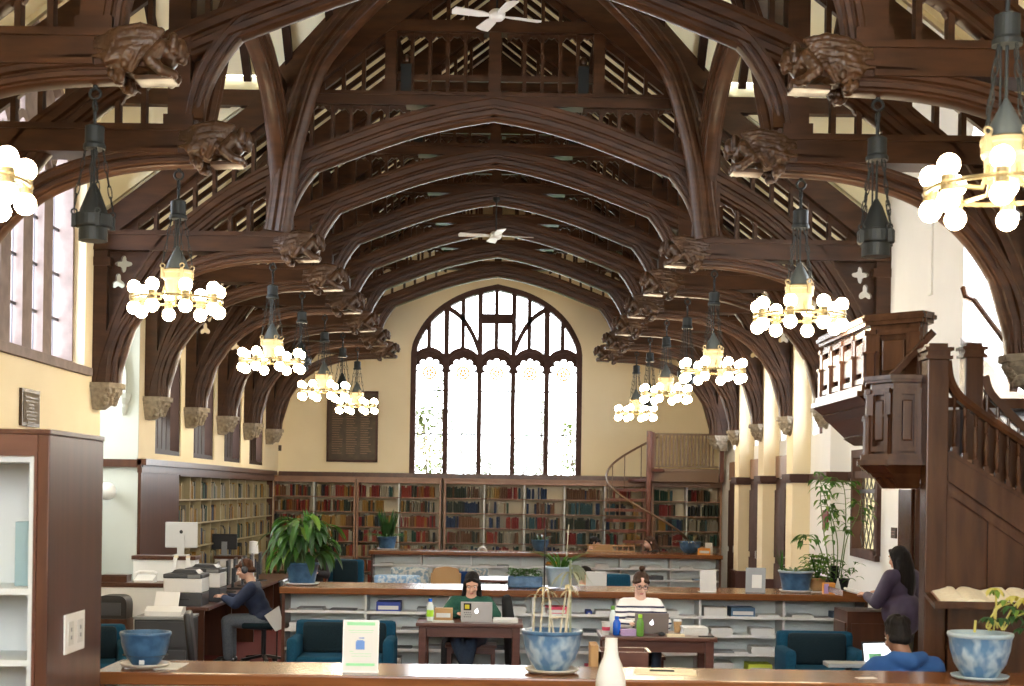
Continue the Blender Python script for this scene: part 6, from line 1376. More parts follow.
# large pale blue patterned planter, centre
Y1 = C1Y + .26
t = potted('blue_patterned_planter', 'large pale blue patterned planter with bare pale stems, centre of the front counter', 552, 650, Y1); pot(t, .185, .245, 'pot_pale', 'pot_blue'); saucer(t, .17, .016)
zpx = lambda py_: PZ(552, py_, Y1) - CT - .016; ppm1 = F / Y1
b = MB()
for (x0, y0, x1, y1) in ((533, 632, 534, 595), (540, 632, 543, 588), (549, 632, 550, 600), (553, 632, 547, 592), (560, 632, 566, 585), (565, 632, 570, 578), (549, 618, 571, 616), (566, 632, 569, 590)):
    dx0, dx1 = (x0 - 552) / ppm1, (x1 - 552) / ppm1; b.tube([(dx0 * .8, PR.uniform(-.05, .05), .2), (dx0, 0.0, zpx(y0)), ((dx0 + dx1) / 2, .0, zpx((y0 + y1) / 2)), (dx1, -.01, zpx(y1))] if y0 > 620 else [(dx0, 0, zpx(y0)), (dx1, 0, zpx(y1))], .008, 7, .005)
b.build('stem', 'dry', t)
b = MB()
for (x1, y1) in ((534, 595), (543, 588), (547, 592), (566, 585), (550, 600), (569, 590)):
    for k in range(6): a = PR.uniform(0, 2 * PI); leaf(b, ((x1 - 552) / ppm1, -.01, zpx(y1)), (math.cos(a), math.sin(a) * .6, .5), PR.uniform(.06, .12), .014, 2.2)
b.build('dry_leaves', 'stem', t); 
b = MB()
for k in range(10): a = PR.uniform(0, 2 * PI); leaf(b, (.105, .0, zpx(572)), (math.cos(a), math.sin(a), .4), PR.uniform(.10, .2), .018, 1.8)
b.tube([(.11, 0, .2), (.105, 0, zpx(560))], .008, 6)
b.build('grey_leaves', 'leafgrey', t)
# right planter with variegated leaves
t = potted('blue_patterned_planter', 'pale blue patterned planter with variegated drooping leaves at the right of the front counter', 980, 655, Y1 - .02); pot(t, .192, .27, 'pot_pale', 'pot_rim'); saucer(t, .175, .016, 'pot_rim')
ctr = (980, 640); L_ = lambda px_, py_: ((px_ - 980) / ppm1, -.02, PZ(px_, py_, Y1 - .02) - CT - .016)
stems = [((996, 628), (992, 612), (999, 604), (1012, 596)), ((990, 630), (985, 625), (996, 608), (1008, 603)), ((1000, 630), (1008, 612), (1018, 600), (1030, 596)), ((1002, 630), (1010, 620), (1024, 612), (1034, 612)), ((992, 630), (994, 615), (994, 598), (992, 588))]
b = MB()
for s_ in stems: b.tube(catmull([L_(*q) for q in s_], 4), .006, 6)
b.tube([L_(973, 632), L_(974, 620)], .008, 6); b.build('stem', 'leafyel', t)
for mt, ends, nn in (('leafdark', [(986, 617), (1000, 618), (1013, 616), (1026, 622), (1030, 606), (1008, 606), (1020, 628)], 7), ('leafyel', [(1012, 596), (1022, 600), (994, 622), (992, 588), (1034, 598)], 6), ('leaflite', [(1004, 600), (1016, 610), (994, 590)], 5)):
    b = MB()
    for e in ends:
        c = Vector(L_(*e))
        for k in range(nn): a = 2 * PI * k / nn + PR.random(); leaf(b, c, (math.cos(a), math.sin(a) * .8, .25), PR.uniform(.06, .095), .034, 1.7, 4)
    b.build('foliage', mt, t)
# big broad-leaved plant at the left end of the long counter
Yp = C2Y + .42
t = potted('broad_leaved_plant', 'bushy plant with long drooping leaves in a blue pot, left end of long counter', 302, 588, Yp); pot(t, .195, .24, 'pot_blue', 'pot_blue', 'tub'); saucer(t, .2, .016, 'white')
fo = [MB(), MB(), MB()]; st_ = MB()
for k in range(120):
    a = PR.uniform(0, 2 * PI); r_ = PR.uniform(.0, .26); h_ = PR.uniform(.12, .66) * (1 - .5 * r_); base = Vector((r_ * math.cos(a), r_ * math.sin(a) * .8, .2 + h_ * .9))
    leaf(fo[(0, 2, 0, 2, 2, 1, 0)[k % 7]], base, (math.cos(a), math.sin(a), PR.uniform(.2, 1.1)), PR.uniform(.26, .42), PR.uniform(.07, .11), PR.uniform(2.0, 3.2), 7)
    if k % 3 == 0: st_.tube([(.3 * base.x, .3 * base.y, .2), (base.x * .8, base.y * .8, base.z * .8), tuple(base)], .005, 5)
for k in range(7): leaf(fo[0], (.07 + .02 * k - .05, 0, .55), (PR.uniform(-.3, .3), PR.uniform(-.3, .3), 1), PR.uniform(.25, .34), .07, .5, 6)
fo[0].build('foliage', 'leaf', t); fo[1].build('foliage', 'leaflite', t); fo[2].build('foliage', 'leafdark', t); st_.build('stem', 'stemg', t)
# spiky plant on the far counter
Yc = C3Y + .4
t = potted('spiky_plant', 'spiky upright plant in a blue pot at the left end of the far counter', 387, 546, Yc); pot(t, .185, .23, 'pot_blue', 'pot_blue', 'tub'); saucer(t, .19, .016, 'white')
b = MB()
for k in range(34): a = PR.uniform(0, 2 * PI); r_ = PR.uniform(0, .11); leaf(b, (r_ * math.cos(a), r_ * math.sin(a), .18), (math.cos(a) * .25, math.sin(a) * .25, 1), PR.uniform(.30, .62), PR.uniform(.045, .07), .05, 5, .3)
b.build('foliage', 'leafdark', t)
b = MB()
for k in range(26): a = PR.uniform(0, 2 * PI); leaf(b, (.1 * math.cos(a), .1 * math.sin(a), .2), (math.cos(a), math.sin(a), 1.1), PR.uniform(.25, .45), .03, 1.4)
b.build('low_foliage', 'leaf', t)
# bowls on the far counter
t = potted('blue_bowl', 'blue bowl with bare dry branches on the far counter beside the spiral stair', 690, 549, Yc, 'planter'); pot(t, .205, .22, 'pot_blue', 'pot_blue')
b = MB()
for k in range(9): a = PR.uniform(0, 2 * PI); b.tube(catmull([(.05 * math.cos(a), .05 * math.sin(a), .16), (.15 * math.cos(a), .1 * math.sin(a), .3), (.35 * math.cos(a), .1 * math.sin(a), PR.uniform(.3, .7))], 4), .007, 5, .003)
b.build('branches', 'soil', t)
b = MB()
for k in range(14): a = PR.uniform(0, 2 * PI); leaf(b, (.1 * math.cos(a), .1 * math.sin(a), .18), (math.cos(a), math.sin(a), .9), PR.uniform(.15, .3), .03, 1.2)
b.build('foliage', 'leafgrey', t)
t = potted('blue_bowl', 'blue bowl on the far counter below the great window', 540, 549, Yc, 'planter'); pot(t, .17, .21, 'pot_blue', 'pot_blue'); b = MB()
for k in range(14): a = PR.uniform(0, 2 * PI); leaf(b, (.08 * math.cos(a), .08 * math.sin(a), .17), (math.cos(a), math.sin(a), 1.4), PR.uniform(.12, .3), .03, 1.0)
b.build('foliage', 'leafdark', t)
# on the long counter, middle
Ym = C2Y + .45
t = potted('spider_plant', 'spider plant with grey hanging leaves in a pale blue pot on the long counter', 560, 588, Ym); pot(t, .185, .235, 'pot_rim', 'pot_rim', 'tub'); b = MB(); g = MB()
for k in range(46): a = PR.uniform(0, 2 * PI); leaf(b, (.06 * math.cos(a), .06 * math.sin(a), .2), (math.cos(a) * .6, math.sin(a) * .6, 1.3), PR.uniform(.22, .45), .022, 1.4)
for k in range(60): a = PR.uniform(-1.2, 1.6); leaf(g, (.11 + .05 * PR.random(), -.05, .26), (math.cos(a), -abs(math.sin(a)), .6), PR.uniform(.15, .32), .022, 3.0)
b.build('foliage', 'leaf', t); g.build('hanging_leaves', 'leafgrey', t)
MB().tube([(.06, 0, .2), (.09, 0, .72)], .008, 6).build('pale_stake', 'dry', t)
t = thing('thin_pole', 'thin black pole standing on the long counter left of the spider plant', 'pole', (PX(544, 588, Ym), Ym - .1, CT)); b = MB(); b.lathe([(.05, 0), (.05, .012), (.01, .02)], n=14); b.tube([(0, 0, .01), (0, 0, PZ(544, 528, Ym) - CT)], .010, 8); b.build('rod', 'black', t)
t = potted('leafy_trough', 'low grey trough of small green leaves on the long counter beside the thin pole', 525, 588, Ym); b = MB(); b.box(-.20, .20, -.10, .10, -.016, .12, .02); b.build('trough', 'pot_blue', t)
b = MB()
for k in range(150): a = PR.uniform(0, 2 * PI); leaf(b, (PR.uniform(-.17, .17), PR.uniform(-.08, .08), PR.uniform(.10, .2)), (math.cos(a), math.sin(a), .8), PR.uniform(.06, .12), .035, 1.2, 4)
b.build('foliage', 'leaf', t)
t = thing('fruit_bowl', 'dish of orange fruit on the far counter left of the spider plant leaves', 'bowl', (PX(553, 551, C3Y + .25), C3Y + .25, shelfz(3))); 
MB().lathe([(.05, 0), (.13, .03), (.16, .06), (.155, .062), (.05, .012)], n=24).build('dish', 'cardboard', t); b = MB()
for k in range(7): a = k * 2 * PI / 6; b.ball((.08 * math.cos(a) if k < 6 else 0, .08 * math.sin(a) if k < 6 else 0, .06 if k < 6 else .075), .045, 10, 7)
b.build('fruit', 'orangebox', t, smooth=True)
t.name = 'shelf_dish'
# right end of the long counter
Yr = C2Y + .40
t = potted('blue_tub', 'wide blue tub of small succulents on the long counter left of the bamboo', 795.5, 594, Yr); pot(t, .20, .235, 'pot_blue', 'pot_rim', 'tub'); saucer(t, .19, .016, 'white'); b = MB(); g = MB()
for k in range(60): a = PR.uniform(0, 2 * PI); r_ = PR.uniform(0, .17); leaf(b if k % 2 else g, (r_ * math.cos(a), r_ * math.sin(a), .2), (math.cos(a), math.sin(a), 1.2), PR.uniform(.06, .16), .03, .8, 4)
for k in range(8): leaf(b, (-.16, 0, .2), (PR.uniform(-.4, .2), 0, 1), PR.uniform(.2, .34), .025, .6)
b.build('foliage', 'leaf', t); g.build('foliage', 'leafgrey', t)
t = potted('bushy_plant', 'yellow-green bushy plant in a brown pot between the blue tub and the bamboo', 817, 592, Yr + .05); pot(t, .10, .15, 'cardboard', 'cardboard', 'tub'); b = MB(); g = MB()
for k in range(150): a = PR.uniform(0, 2 * PI); r_ = PR.uniform(0, .17); leaf(b if k % 3 else g, (r_ * math.cos(a), r_ * math.sin(a) * .8, PR.uniform(.12, .42)), (math.cos(a), math.sin(a), .9), PR.uniform(.07, .13), .05, 1.6, 4)
for k in range(16): a = PR.uniform(0, 2 * PI); r_ = PR.uniform(.02, .12); g.tube([(0, 0, .12), (r_ * math.cos(a), r_ * math.sin(a), .4)], .004, 4)
b.build('foliage', 'leaflite', t); g.build('foliage', 'leaf', t)
Yt = C2Y + .55
t = potted('bamboo_plant', 'tall bamboo-like plant with thin stems and sparse leaves on the long counter', 838, 592, Yt); pot(t, .13, .14, 'iron', 'iron', 'tub'); st_ = MB(); b = MB(); g = MB(); ppt = F / Yt
def BL(px_, py_, dy=0): p = P(px_, py_, Yt); return (p.x - t.location.x, dy, p.z - t.location.z)
canes = [((834, 588), (833, 550), (832, 520), (831, 505)), ((834, 588), (836, 540), (826, 500), (818, 472)), ((838, 588), (848, 540), (858, 515), (862, 500)), ((832, 588), (818, 545), (808, 535), (800, 545)), ((838, 588), (846, 530), (845, 490), (836, 478)), ((831, 588), (822, 520), (822, 485), (846, 482))]
for c_ in canes:
    pts = catmull([BL(*q, dy=PR.uniform(-.08, .08)) for q in c_], 7); st_.tube(pts, .008, 6, .004)
    for i, p in enumerate(pts):
        if i < 9: continue
        for k in range(1):
            a = PR.uniform(0, 2 * PI); tw = Vector(p) + Vector((math.cos(a), math.sin(a) * .6, .1)) * PR.uniform(.03, .14); st_.tube([p, tuple(tw)], .003, 4)
            for j in range(3): a2 = a + PR.uniform(-.9, .9); leaf(b if PR.random() < .8 else g, tw, (math.cos(a2), math.sin(a2), .25), PR.uniform(.10, .18), PR.uniform(.026, .04), 1.4, 4)
for k in range(70): a = PR.uniform(0, 2 * PI); leaf(b, (PR.uniform(-.12, .22), PR.uniform(-.1, .1), PR.uniform(.1, .36)), (math.cos(a), math.sin(a), .6), PR.uniform(.08, .16), .03, 1.3, 4)
st_.build('canes', 'stemg', t); b.build('foliage', 'leaf', t); g.build('foliage', 'leaflite', t)
for lab, px_, r_, h_, yy in (('tall dark vase behind the reading stand', 851, .055, .30, Yr + .15), ('low dark pot beside the tall dark vase', 864, .09, .14, Yr + .35)):
    t = thing('dark_vase', lab, 'vase', (PX(px_, 590, yy), yy, CT)); t.location.x = min(t.location.x, 3.86); MB().lathe([(r_ * .7, 0), (r_, h_ * .4), (r_ * .8, h_ * .8), (r_ * .9, h_), (r_ * .75, h_)], n=24).build('body', 'iron', t, smooth=True)

# trees and climbing shrubs outside the great window
def outdoor_shrub(label, x, y, z0, wd, ht, n, m_='outleaf', dens=1.0):
    t = thing('garden_shrub', label, 'shrub', (x, y, 0)); b = MB(); s = MB()
    s.tube([(0, 0, 0), (.1, 0, ht * .5), (0, 0, ht * .9)], .05, 6, .015)
    for k in range(9): a = PR.uniform(0, 2 * PI); z = PR.uniform(.3, .8) * ht; s.tube([(0, 0, z), (math.cos(a) * wd * .35, math.sin(a) * wd * .3, z + .5)], .02, 5, .006)
    for k in range(n):
        a = PR.uniform(0, 2 * PI); z = z0 + (ht - z0) * PR.random() ** .9; f_ = 1 - .75 * ((z - z0) / (ht - z0)) ** 1.5; r_ = wd * .5 * f_ * PR.random() ** .5
        leaf(b, (r_ * math.cos(a), r_ * math.sin(a) * .7, z), (math.cos(a), math.sin(a), PR.uniform(-.3, .8)), PR.uniform(.10, .18), .09, 1.0, 3)
    b.build('foliage', m_, t); s.build('trunk', 'soil', t); return t
outdoor_shrub('yellow-green garden shrub outside the left light of the great window', PX(424, 450, 32.2), 32.2, 1.6, 1.2, 4.0, 460)
outdoor_shrub('tall thin climber outside the second light of the great window', PX(441, 430, 33.3), 33.3, 1.6, .5, 4.8, 190)
outdoor_shrub('pale grey-green garden shrub outside the second light of the great window', PX(461, 465, 34.6), 34.6, 1.6, 1.7, 3.9, 420, 'outleaf2')
outdoor_shrub('low green shrub outside the middle of the great window', PX(486, 478, 32.4), 32.4, 1.6, .7, 2.9, 130)
outdoor_shrub('green shrub outside the fourth light of the great window', PX(522, 465, 33.6), 33.6, 1.6, 1.2, 3.4, 280, 'outleaf2')
outdoor_shrub('slim green climber outside the fourth light of the great window', PX(541, 440, 32.3), 32.3, 1.6, .45, 4.2, 170)
outdoor_shrub('yellow-green shrub outside the right light of the great window', PX(571, 460, 32.6), 32.6, 1.6, 1.2, 3.7, 380)
MB().box(-10, 10, 31.2, 60, -.5, 0).build('garden_ground', 'leaf', kind='structure')
# ---------------------------------------------------------------- people
def hand(mb, wr, d, pal, s=1, curl=.6):
    """palm plus four unequal bent fingers and a side thumb; d forward, pal = palm normal"""
    wr, d, pal = Vector(wr), Vector(d).normalized(), Vector(pal); pal = (pal - d * pal.dot(d)).normalized(); sd = d.cross(pal) * s
    c = wr + d * .045
    for t in (-.025, -.008, .009, .025): limb(mb, [wr + d * .005 + sd * t * .7, wr + d * .085 + sd * t], [.016, .014], 8)
    for i, (t, L_) in enumerate(((-.030, .072), (-.010, .082), (.011, .078), (.030, .060))):
        p = wr + d * .088 + sd * t; a = 0; pts = [p]
        for q in (.45, .32, .26): a += curl * .75; p = p + (d * math.cos(a) + pal * math.sin(a)) * L_ * q; pts.append(p)
        limb(mb, pts, [.0095, .009, .0085, .0075], 8)
    p = wr + d * .025 - sd * .028; limb(mb, [p, p - sd * .025 + d * .028 + pal * .012, p - sd * .030 + d * .056 + pal * .022], [.012, .0105, .009], 8)
def person(label, loc, rotz, J, skin, hair, hairstyle, tops, legs, shoes='black', glasses=False, vox=.009, group=None, stripe_seam=False):
    t = thing('person', label, 'person', loc, rotz); V = Vector
    N, Hd = V(J['neck']), V(J['head']); RH = Matrix.Rotation(J.get('yaw', 0), 3, 'Z') @ Matrix.Rotation(J.get('pitch', 0), 3, 'X') @ Matrix.Rotation(J.get('roll', 0), 3, 'Y')
    hp = lambda x, y, z: Hd + RH @ V((x, y, z))
    b = MB()
    b.ball(hp(0, -.012, .025), 1, 20, 14, (.076, .094, .088), RH); b.ball(hp(0, .022, -.045), 1, 18, 12, (.058, .066, .070), RH); b.ball(hp(0, .055, -.092), .024, 12, 8, (1.1, .8, .8), RH)
    limb(b, [hp(0, .082, .008), hp(0, .103, -.028)], [.010, .0165], 8); b.ball(hp(0, .078, -.066), 1, 10, 6, (.024, .012, .006), RH); b.ball(hp(0, .077, -.078), 1, 10, 6, (.021, .011, .006), RH)
    b.ball(hp(0, .074, .032), 1, 12, 6, (.055, .014, .010), RH)
    for s in (-1, 1): b.ball(hp(s * .076, -.012, -.012), 1, 10, 8, (.011, .022, .033), RH); b.ball(hp(s * .040, .062, -.035), .022, 10, 6)
    limb(b, [hp(0, -.02, -.06), N + V((0, 0, -.01))], [.052, .058], 14)
    P_, C_ = V(J['pelvis']), V(J['chest'])
    RT = Matrix.Rotation(J.get('twist', 0), 3, 'Z')
    sw = J.get('sw', .17)
    b.ball(P_, 1, 16, 10, (.165, .115, .12)); b.ball((P_ + C_) / 2, 1, 16, 10, (.135, .10, .14)); b.ball(C_, 1, 16, 10, (.155, .105, .15))
    sh = {s: V(J['sh'][s]) for s in (-1, 1)}
    limb(b, [sh[-1], C_ + (N - C_) * .75, sh[1]], [.052, .06, .052])
    for s in (-1, 1):
        limb(b, [sh[s], J['el'][s], J['wr'][s]], [.052, .040, .027]); d = V(J['wr'][s]) - V(J['el'][s]); hd = J.get('hd', {}).get(s, tuple(d)); hand(b, J['wr'][s], hd, J.get('pal', {}).get(s, (0, 0, -1)), s, J.get('curl', .55))
        limb(b, [P_ + V((s * .09, .01, -.03)), J['kn'][s], J['an'][s]], [.085, .056, .040])
    body = link(solid(b, vox, 2), 'body', skin, t, True)
    # face: eyes, brows, mouth
    if J.get('face', True):
        for s in (-1, 1):
            e = MB(); e.ball(hp(s * .031, .074, .008), 1, 10, 6, (.014, .007, .0075), RH); ey = e.build('eye', 'eyew', t, True); e = MB(); e.ball(hp(s * .031, .080, .008), .006, 8, 6); e.build('iris', 'eyed', ey, True)
            e = MB(); e.tube([hp(s * .015, .086, .030), hp(s * .032, .083, .034), hp(s * .050, .068, .028)], .0035, 6); e.build('eyebrow', hair, t)
        e = MB(); e.ball(hp(0, .086, -.066), 1, 10, 6, (.022, .008, .005), RH); e.ball(hp(0, .084, -.076), 1, 10, 6, (.019, .008, .006), RH); e.build('mouth', 'lips', t, True)
    if glasses:
        e = MB()
        for s in (-1, 1):
            c = hp(s * .032, .092, .006); e.add([], []); ring = [c + RH @ V((.026 * math.cos(a), 0, .019 * math.sin(a))) for a in [2 * PI * k / 14 for k in range(15)]]; e.tube(ring, .003, 5); e.tube([hp(s * .058, .09, .010), hp(s * .078, -.01, .008)], .0025, 5)
        e.tube([hp(-.008, .094, .010), hp(.008, .094, .010)], .003, 5); e.build('glasses', 'black', t)
    # hair
    h = MB(); rr = random.Random(3)
    h.ball(hp(0, -.026, .038), 1, 20, 14, (.083, .096, .084), RH)
    if J.get('back'): h.ball(hp(0, -.02, -.01), 1, 16, 10, (.094, .055, .07), RH)
    if hairstyle == 'short':
        h.ball(hp(0, -.03, .012), 1, 18, 12, (.086, .088, .085), RH)
        for k in range(60): a = rr.uniform(0, 2 * PI); e_ = rr.uniform(.1, 1.5); h.ball(hp(.082 * math.cos(a) * math.cos(e_), -.024 + .094 * math.sin(a) * math.cos(e_) * (1 if math.sin(a) < 0 else .75), .045 + .088 * math.sin(e_)), rr.uniform(.016, .024), 7, 5)
        limb(h, [hp(-.075, -.045, -.03), hp(0, -.09, -.05), hp(.075, -.045, -.03)], [.026, .036, .026])
    elif hairstyle == 'fringe':
        limb(h, [hp(-.06, -.06, -.03), hp(0, -.09, -.04), hp(.06, -.06, -.03)], [.03, .036, .03]); limb(h, [hp(-.05, .07, .055), hp(.02, .085, .06), hp(.06, .06, .055)], [.02, .022, .02])
        for s in (-1, 1): limb(h, [hp(s * .078, .02, .04), hp(s * .08, .0, -.02)], [.018, .012])
    elif hairstyle == 'bun':
        h.ball(hp(0, -.045, .156), .030, 12, 8, (1.15, 1, .9)); h.ball(hp(.016, -.04, .172), .016, 8, 6); h.ball(hp(-.02, -.05, .165), .014, 8, 6); limb(h, [hp(0, -.04, .12), hp(0, -.045, .15)], [.014, .016]); limb(h, [hp(-.06, -.06, -.02), hp(0, -.09, -.035), hp(.06, -.06, -.02)], [.026, .032, .026])
        for s in (-1, 1): limb(h, [hp(s * .035, .070, .070), hp(s * .072, .03, .03), hp(s * .080, -.02, .0)], [.018, .016, .014])
    elif hairstyle == 'long':
        for s in (-1, 1):
            limb(h, [hp(s * .026, .058, .090), hp(s * .072, .022, .040), hp(s * .081, -.004, -.04), hp(s * .083, -.012, -.12), N + V((s * .11, .02 if not J.get('back') else -.04, -.10))], [.018, .016, .018, .024, .020])
        limb(h, [hp(0, -.07, .0), hp(0, -.085, -.08), N + V((0, -.085, -.06)), N + V((0, -.10, -J.get('hairlen', .16)))], [.075, .072, .085, .055]); limb(h, [hp(-.05, -.06, -.05), N + V((-.06, -.085, -.1)), N + V((-.04, -.10, -J.get('hairlen', .16) + .03))], [.05, .055, .03]); limb(h, [hp(.05, -.06, -.05), N + V((.06, -.085, -.1)), N + V((.045, -.10, -J.get('hairlen', .16) + .02))], [.05, .055, .03])
    hm = solid(h, .010, 2); link(hm, 'hair', hair, t, True)
    # clothes
    for cname, cm_, kind in tops:
        c = MB(); hemz = J.get('hem', 0); ex = .018 if kind != 'coat' else .022
        c.ball(P_ + V((0, 0, .03)), 1, 16, 10, (.165 + ex, .12 + ex, .13)); c.ball((P_ + C_) / 2, 1, 18, 12, (.145 + ex, .108 + ex, .16)); c.ball(C_, 1, 18, 12, (.160 + ex, .112 + ex, .155))
        limb(c, [sh[-1], C_ + (N - C_) * .66, sh[1]], [.056 + ex, .062 + ex, .056 + ex])
        if kind in ('coat',): limb(c, [P_ + V((0, -.01, 0)), P_ + V((0, -.005, -hemz))], [.165 + ex, .185 + ex], 16)
        if kind == 'hood': limb(c, [N + V((-.10, -.06, -.0)), N + V((0, -.12, -.02)), N + V((.10, -.06, 0))], [.045, .06, .045]); limb(c, [N + V((-.09, .02, -.01)), N + V((0, .05, -.05)), N + V((.09, .02, -.01))], [.035, .03, .035])
        if kind == 'coat': limb(c, [N + V((-.06, -.04, 0)), N + V((0, -.07, .0)), N + V((.06, -.04, 0))], [.045, .045, .045])
        for s in (-1, 1):
            e_, w_ = V(J['el'][s]), V(J['wr'][s]); limb(c, [sh[s], e_, e_ + (w_ - e_) * .93], [.058 + ex, .048 + ex, .034 + ex * .7])
            if kind == 'hood': limb(c, [sh[s] + V((0, 0, .01)), N + V((s * .05, -.03, -.03))], [.06, .06])
        link(solid(c, .013, 4), cname, cm_, t, True)
    c = MB(); c.ball(P_, 1, 16, 10, (.178, .13, .12))
    for s in (-1, 1):
        k_, a_ = V(J['kn'][s]), V(J['an'][s]); limb(c, [P_ + V((s * .09, .01, -.03)), k_, k_ + (a_ - k_) * .95], [.098, .072, .060])
    link(solid(c, .014, 4), 'trousers', legs, t, True)
    for s in (-1, 1):
        a_ = V(J['an'][s]); c = MB(); limb(c, [a_ + V((0, -.03, -.035)), a_ + V((0, .06, -.04)), a_ + V((s * .01, .15, -.048))], [.042, .042, .034]); c.v = [(x_, y_, max(z_, a_.z - .085)) for x_, y_, z_ in c.v]; c.build('shoe', shoes, t, True)
    return t, hp

def seated(lean=.12, nz=.98, hz=.52, head=(0, .20, 1.11), reach=.42, hand_z=.78, spread=.12, pitch=-.5, elz=.74, elx=.24, sit=.42, shw=.175):
    """seated facing +y"""
    n = Vector((0, lean, nz)); J = dict(pelvis=(0, 0, hz), chest=(0, lean * .75, nz - .20), neck=tuple(n), head=head, pitch=pitch)
    J['sh'] = {s: (s * shw, lean * .85, nz - .07) for s in (-1, 1)}; J['el'] = {s: (s * elx, lean + .14, elz) for s in (-1, 1)}; J['wr'] = {s: (s * spread, lean + reach - .06, hand_z) for s in (-1, 1)}
    J['kn'] = {s: (s * .12, .42, hz - .02) for s in (-1, 1)}; J['an'] = {s: (s * .11, .40, .085) for s in (-1, 1)}; J['pal'] = {s: (0, .1, -1) for s in (-1, 1)}; return J
# reader in the green jumper, behind the silver laptop
hx = PX(471, 588, 15.7)
J = seated(lean=.08, nz=.96, hz=.52, head=(-.01, .15, 1.105), reach=.32, hand_z=.790, spread=.13, pitch=-.62, elz=.77, elx=.27)
J['kn'] = {-1: (-.02, .40, .50), 1: (.14, .42, .50)}; J['an'] = {-1: (.06, .38, .085), 1: (-.02, .46, .085)}
person('person with long dark hair in a dark green jumper reading behind the silver laptop', (hx, 15.88, 0), PI, J, 'skin', 'hairblack', 'long', [('jumper', 'green', 'top')], 'jean')
t = thing('draped_coat', 'black coat hanging beside the stool of the person in the green jumper', 'coat', (PX(508, 640, 15.85), 15.9, 0)); b = MB(); limb(b, [(0, 0, .72), (.03, 0, .5), (.06, 0, .2), (.07, 0, .04)], [.07, .08, .09, .05]); limb(b, [(-.02, 0, .92), (.0, 0, .72)], [.06, .07]); link(solid(b, .016, 3), 'cloth', 'blackcloth', t, True)
b = MB(); 
t2_ = thing('draped_coat', 'dark coat hanging left of the stool of the person in the green jumper', 'coat', (PX(449, 640, 15.95), 15.98, 0)); limb(b, [(0, 0, .70), (-.02, 0, .4), (-.03, 0, .04)], [.05, .07, .06]); link(solid(b, .016, 3), 'cloth', 'blackcloth', t2_, True)
# reader in the striped top
hx = PX(641.5, 588, 14.8)
J = seated(lean=.07, nz=1.03, hz=.52, head=(0, .13, 1.185), reach=.34, hand_z=.79, spread=.12, pitch=-.52, elz=.78, elx=.25, shw=.16); J['yaw'] = .08
person('person with brown hair in a bun and a navy-striped top at the right study table', (hx, 14.98, 0), PI, J, 'skinp', 'hairbrown', 'bun', [('striped_top', 'striped', 'top')], 'jean', glasses=True)
# person with headphones at the computer desk
J = seated(lean=.16, nz=.99, hz=.54, head=(0, .24, 1.135), reach=.36, hand_z=.80, spread=.13, pitch=-.35, elz=.74, elx=.26)
pt, hp_ = person('person wearing black headphones in a navy jumper writing at the computer desk', (HX + .02, HY, 0), PI / 2, J, 'skinp', 'hairred', 'fringe', [('jumper', 'navy', 'top')], 'jeang')
b = MB(); b.tube([hp_(.088 * math.sin(a), -.012, .02 + .112 * math.cos(a)) for a in [-1.6 + 3.2 * k / 12 for k in range(13)]], .010, 8); hs = b.build('headphones', 'black', pt)
for s in (-1, 1): b = MB(); b.ball(hp_(s * .092, -.012, -.01), 1, 12, 8, (.022, .040, .045)); b.build('ear_cup', 'dgrey', hs, True)
t = thing('notebook', 'white notebook under the hands of the person with headphones', 'notebook', (HX - .50, HY - .02, DZ)); t.location.x = dx1 - .14; b = MB(); b.box(-.13, .13, -.2, .2, 0, .012, .003); b.box(-.12, .12, -.19, .19, .012, .014); b.build('pages', 'white', t)
t = thing('paper_sheet', 'white paper hanging at the back of the office chair of the person with headphones', 'paper', (PX(276, 628, 16.9), 16.85, 0)); b = MB(); b.bar((-.12, 0, .70), (.05, .02, .44), .16, .006, up=(0, 1, 0)) if False else b.prism([(-.13, .62), (.04, .74), (.10, .48), (.0, .44)], 0, .004); b.build('sheet', 'white', t); b = MB(); b.tube([(.02, .01, 0), (.02, .01, .5)], .008, 6); b.lathe([(.06, 0), (.05, .015), (.01, .02)], (.02, .01, 0), 12); b.build('holder', 'black', t)
# standing person in the purple coat
px0 = PX(902, 590, 14.45)
J = dict(pelvis=(0, 0, .90), chest=(0, .02, 1.20), neck=(0, .03, 1.37), head=(0, .055, 1.50), pitch=-.25, sh={s: (s * .175, .01, 1.315) for s in (-1, 1)}, el={-1: (-.24, .12, 1.06), 1: (.25, .06, 1.04)}, wr={-1: (-.13, .33, 1.11), 1: (.10, .30, 1.12)}, kn={s: (s * .09, .03, .49) for s in (-1, 1)}, an={s: (s * .09, .0, .085) for s in (-1, 1)}, hem=-.07, hairlen=.26, back=True)
J['pal'] = {s: (0, .3, -1) for s in (-1, 1)}
person('person with long black hair in a purple coat standing at the reading stand', (px0, 14.45, 0), math.radians(38), J, 'skin', 'hairblack', 'long', [('coat', 'purple', 'coat')], 'olive')
# man in blue seen from behind
mx0 = PX(893, 650, 9.95)
J = seated(lean=.12, nz=1.02, hz=.50, head=(-.03, .19, 1.15), reach=.40, hand_z=.745, spread=.15, pitch=-.35, elz=.76, elx=.32, shw=.20); J['yaw'] = .25
person('person with short black hair in a blue hooded top seen from behind', (mx0 + .08, 9.78, 0), 0.12, J, 'skinb', 'hairblack', 'short', [('hooded_top', 'royal', 'hood')], 'jean')
stool('wooden stool under the person in the blue hooded top', mx0 + .08, 9.76, .44, .36, .42)
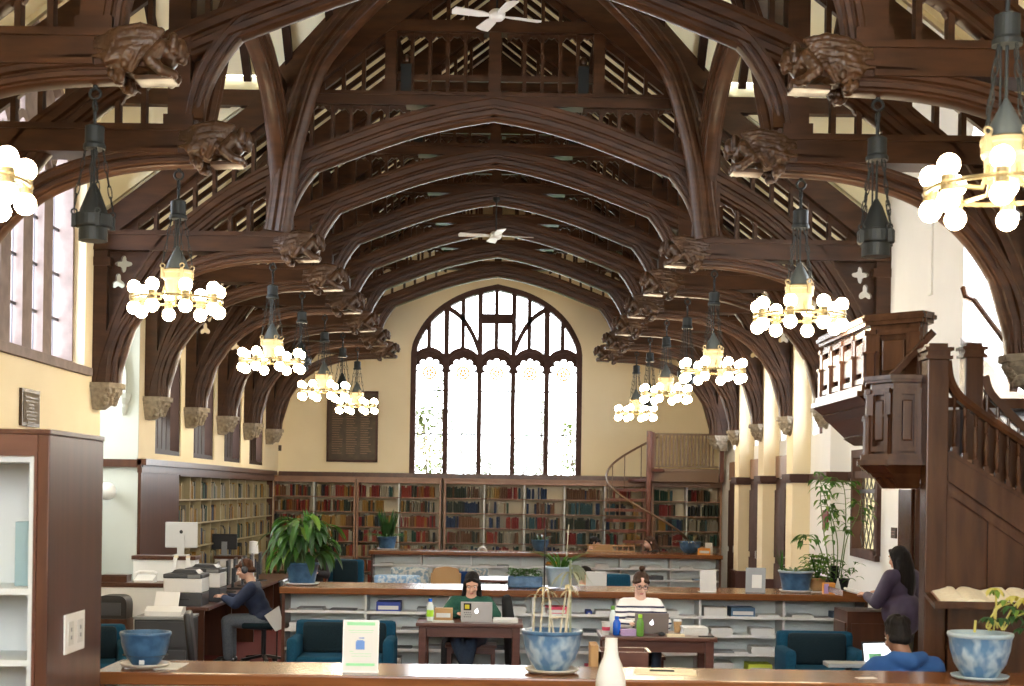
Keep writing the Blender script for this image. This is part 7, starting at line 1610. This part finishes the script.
# person in profile beyond the long counter
J = seated(lean=.10, nz=.93, hz=.48, head=(0, .15, 1.045), pitch=-.15, elz=.62, hand_z=.70)
person('person in profile with black hair behind the spider plant, beyond the long counter', (PX(575, 577, 18.6), 18.6, 0), -PI / 2, J, 'skin', 'hairblack', 'fringe', [('shirt', 'white', 'top')], 'jean', vox=.011)
armchair('blue armchair under the person in profile', PX(574, 577, 18.6) - .02, 18.6, .62, PI / 2, 'bluefab', 'navyfab', .72)
t = thing('laptop', 'white laptop lid beyond the long counter before the person in profile', 'laptop', (PX(596, 585, 18.3), 18.3, .74)); b = MB(); b.X = Matrix.Rotation(.15, 4, 'X'); b.box(-.13, .13, 0, .012, .0, .38, .004); b.build('lid', 'white', t); b = MB(); b.box(-.13, .13, .0, .2, -.012, 0.0); b.build('base', 'white', t)
t3 = thing('low_table', 'low table beyond the long counter under the white laptop', 'table', (PX(604, 585, 18.4), 18.45, 0)); MB().box(-.3, .3, -.25, .3, .69, .725, .006).build('table_top', 'tablewood', t3)
for s in (-1, 1):
    for yy in (-.22, .24): MB().box(s * .28, s * .23, yy, yy + .04, 0, .69).build('leg', 'tablewood', t3)
# person behind the broad-leaved plant and two far readers
J = seated(lean=.10, nz=1.03, hz=.52, head=(0, .17, 1.175), pitch=-.25)
person('person with black hair in dark clothes half hidden behind the broad-leaved plant', (PX(316, 545, 23.6), 23.3, 0), PI, J, 'skin', 'hairblack', 'short', [('jumper', 'blackcloth', 'top')], 'jean', vox=.012)
stool('stool under the person behind the broad-leaved plant', PX(316, 545, 23.6), 23.3, .42, .36, .43)
J = seated(lean=.10, nz=1.02, hz=.52, head=(0, .17, 1.15), pitch=-.3)
person('dark-haired person in black behind the far counter, left of the blond table edge', (PX(586, 543, 28.0), 27.95, 0), -PI / 2, J, 'skin', 'hairblack', 'fringe', [('jumper', 'blackcloth', 'top')], 'jean', vox=.013)
stool('stool under the far person in black', PX(586, 543, 28.0), 27.95, .4, .36, .43)
J = seated(lean=.10, nz=1.04, hz=.52, head=(0, .17, 1.175), pitch=-.3, elz=.7); J['hairlen'] = .2
person('brown-haired person behind the far counter at the foot of the spiral stair', (PX(657, 543, 27.8), 27.7, 0), PI / 2 + .2, J, 'skinp', 'hairbrown', 'long', [('jumper', 'blackcloth', 'top')], 'jean', vox=.013)
stool('stool under the brown-haired far person', PX(657, 543, 27.8), 27.7, .4, .36, .43)
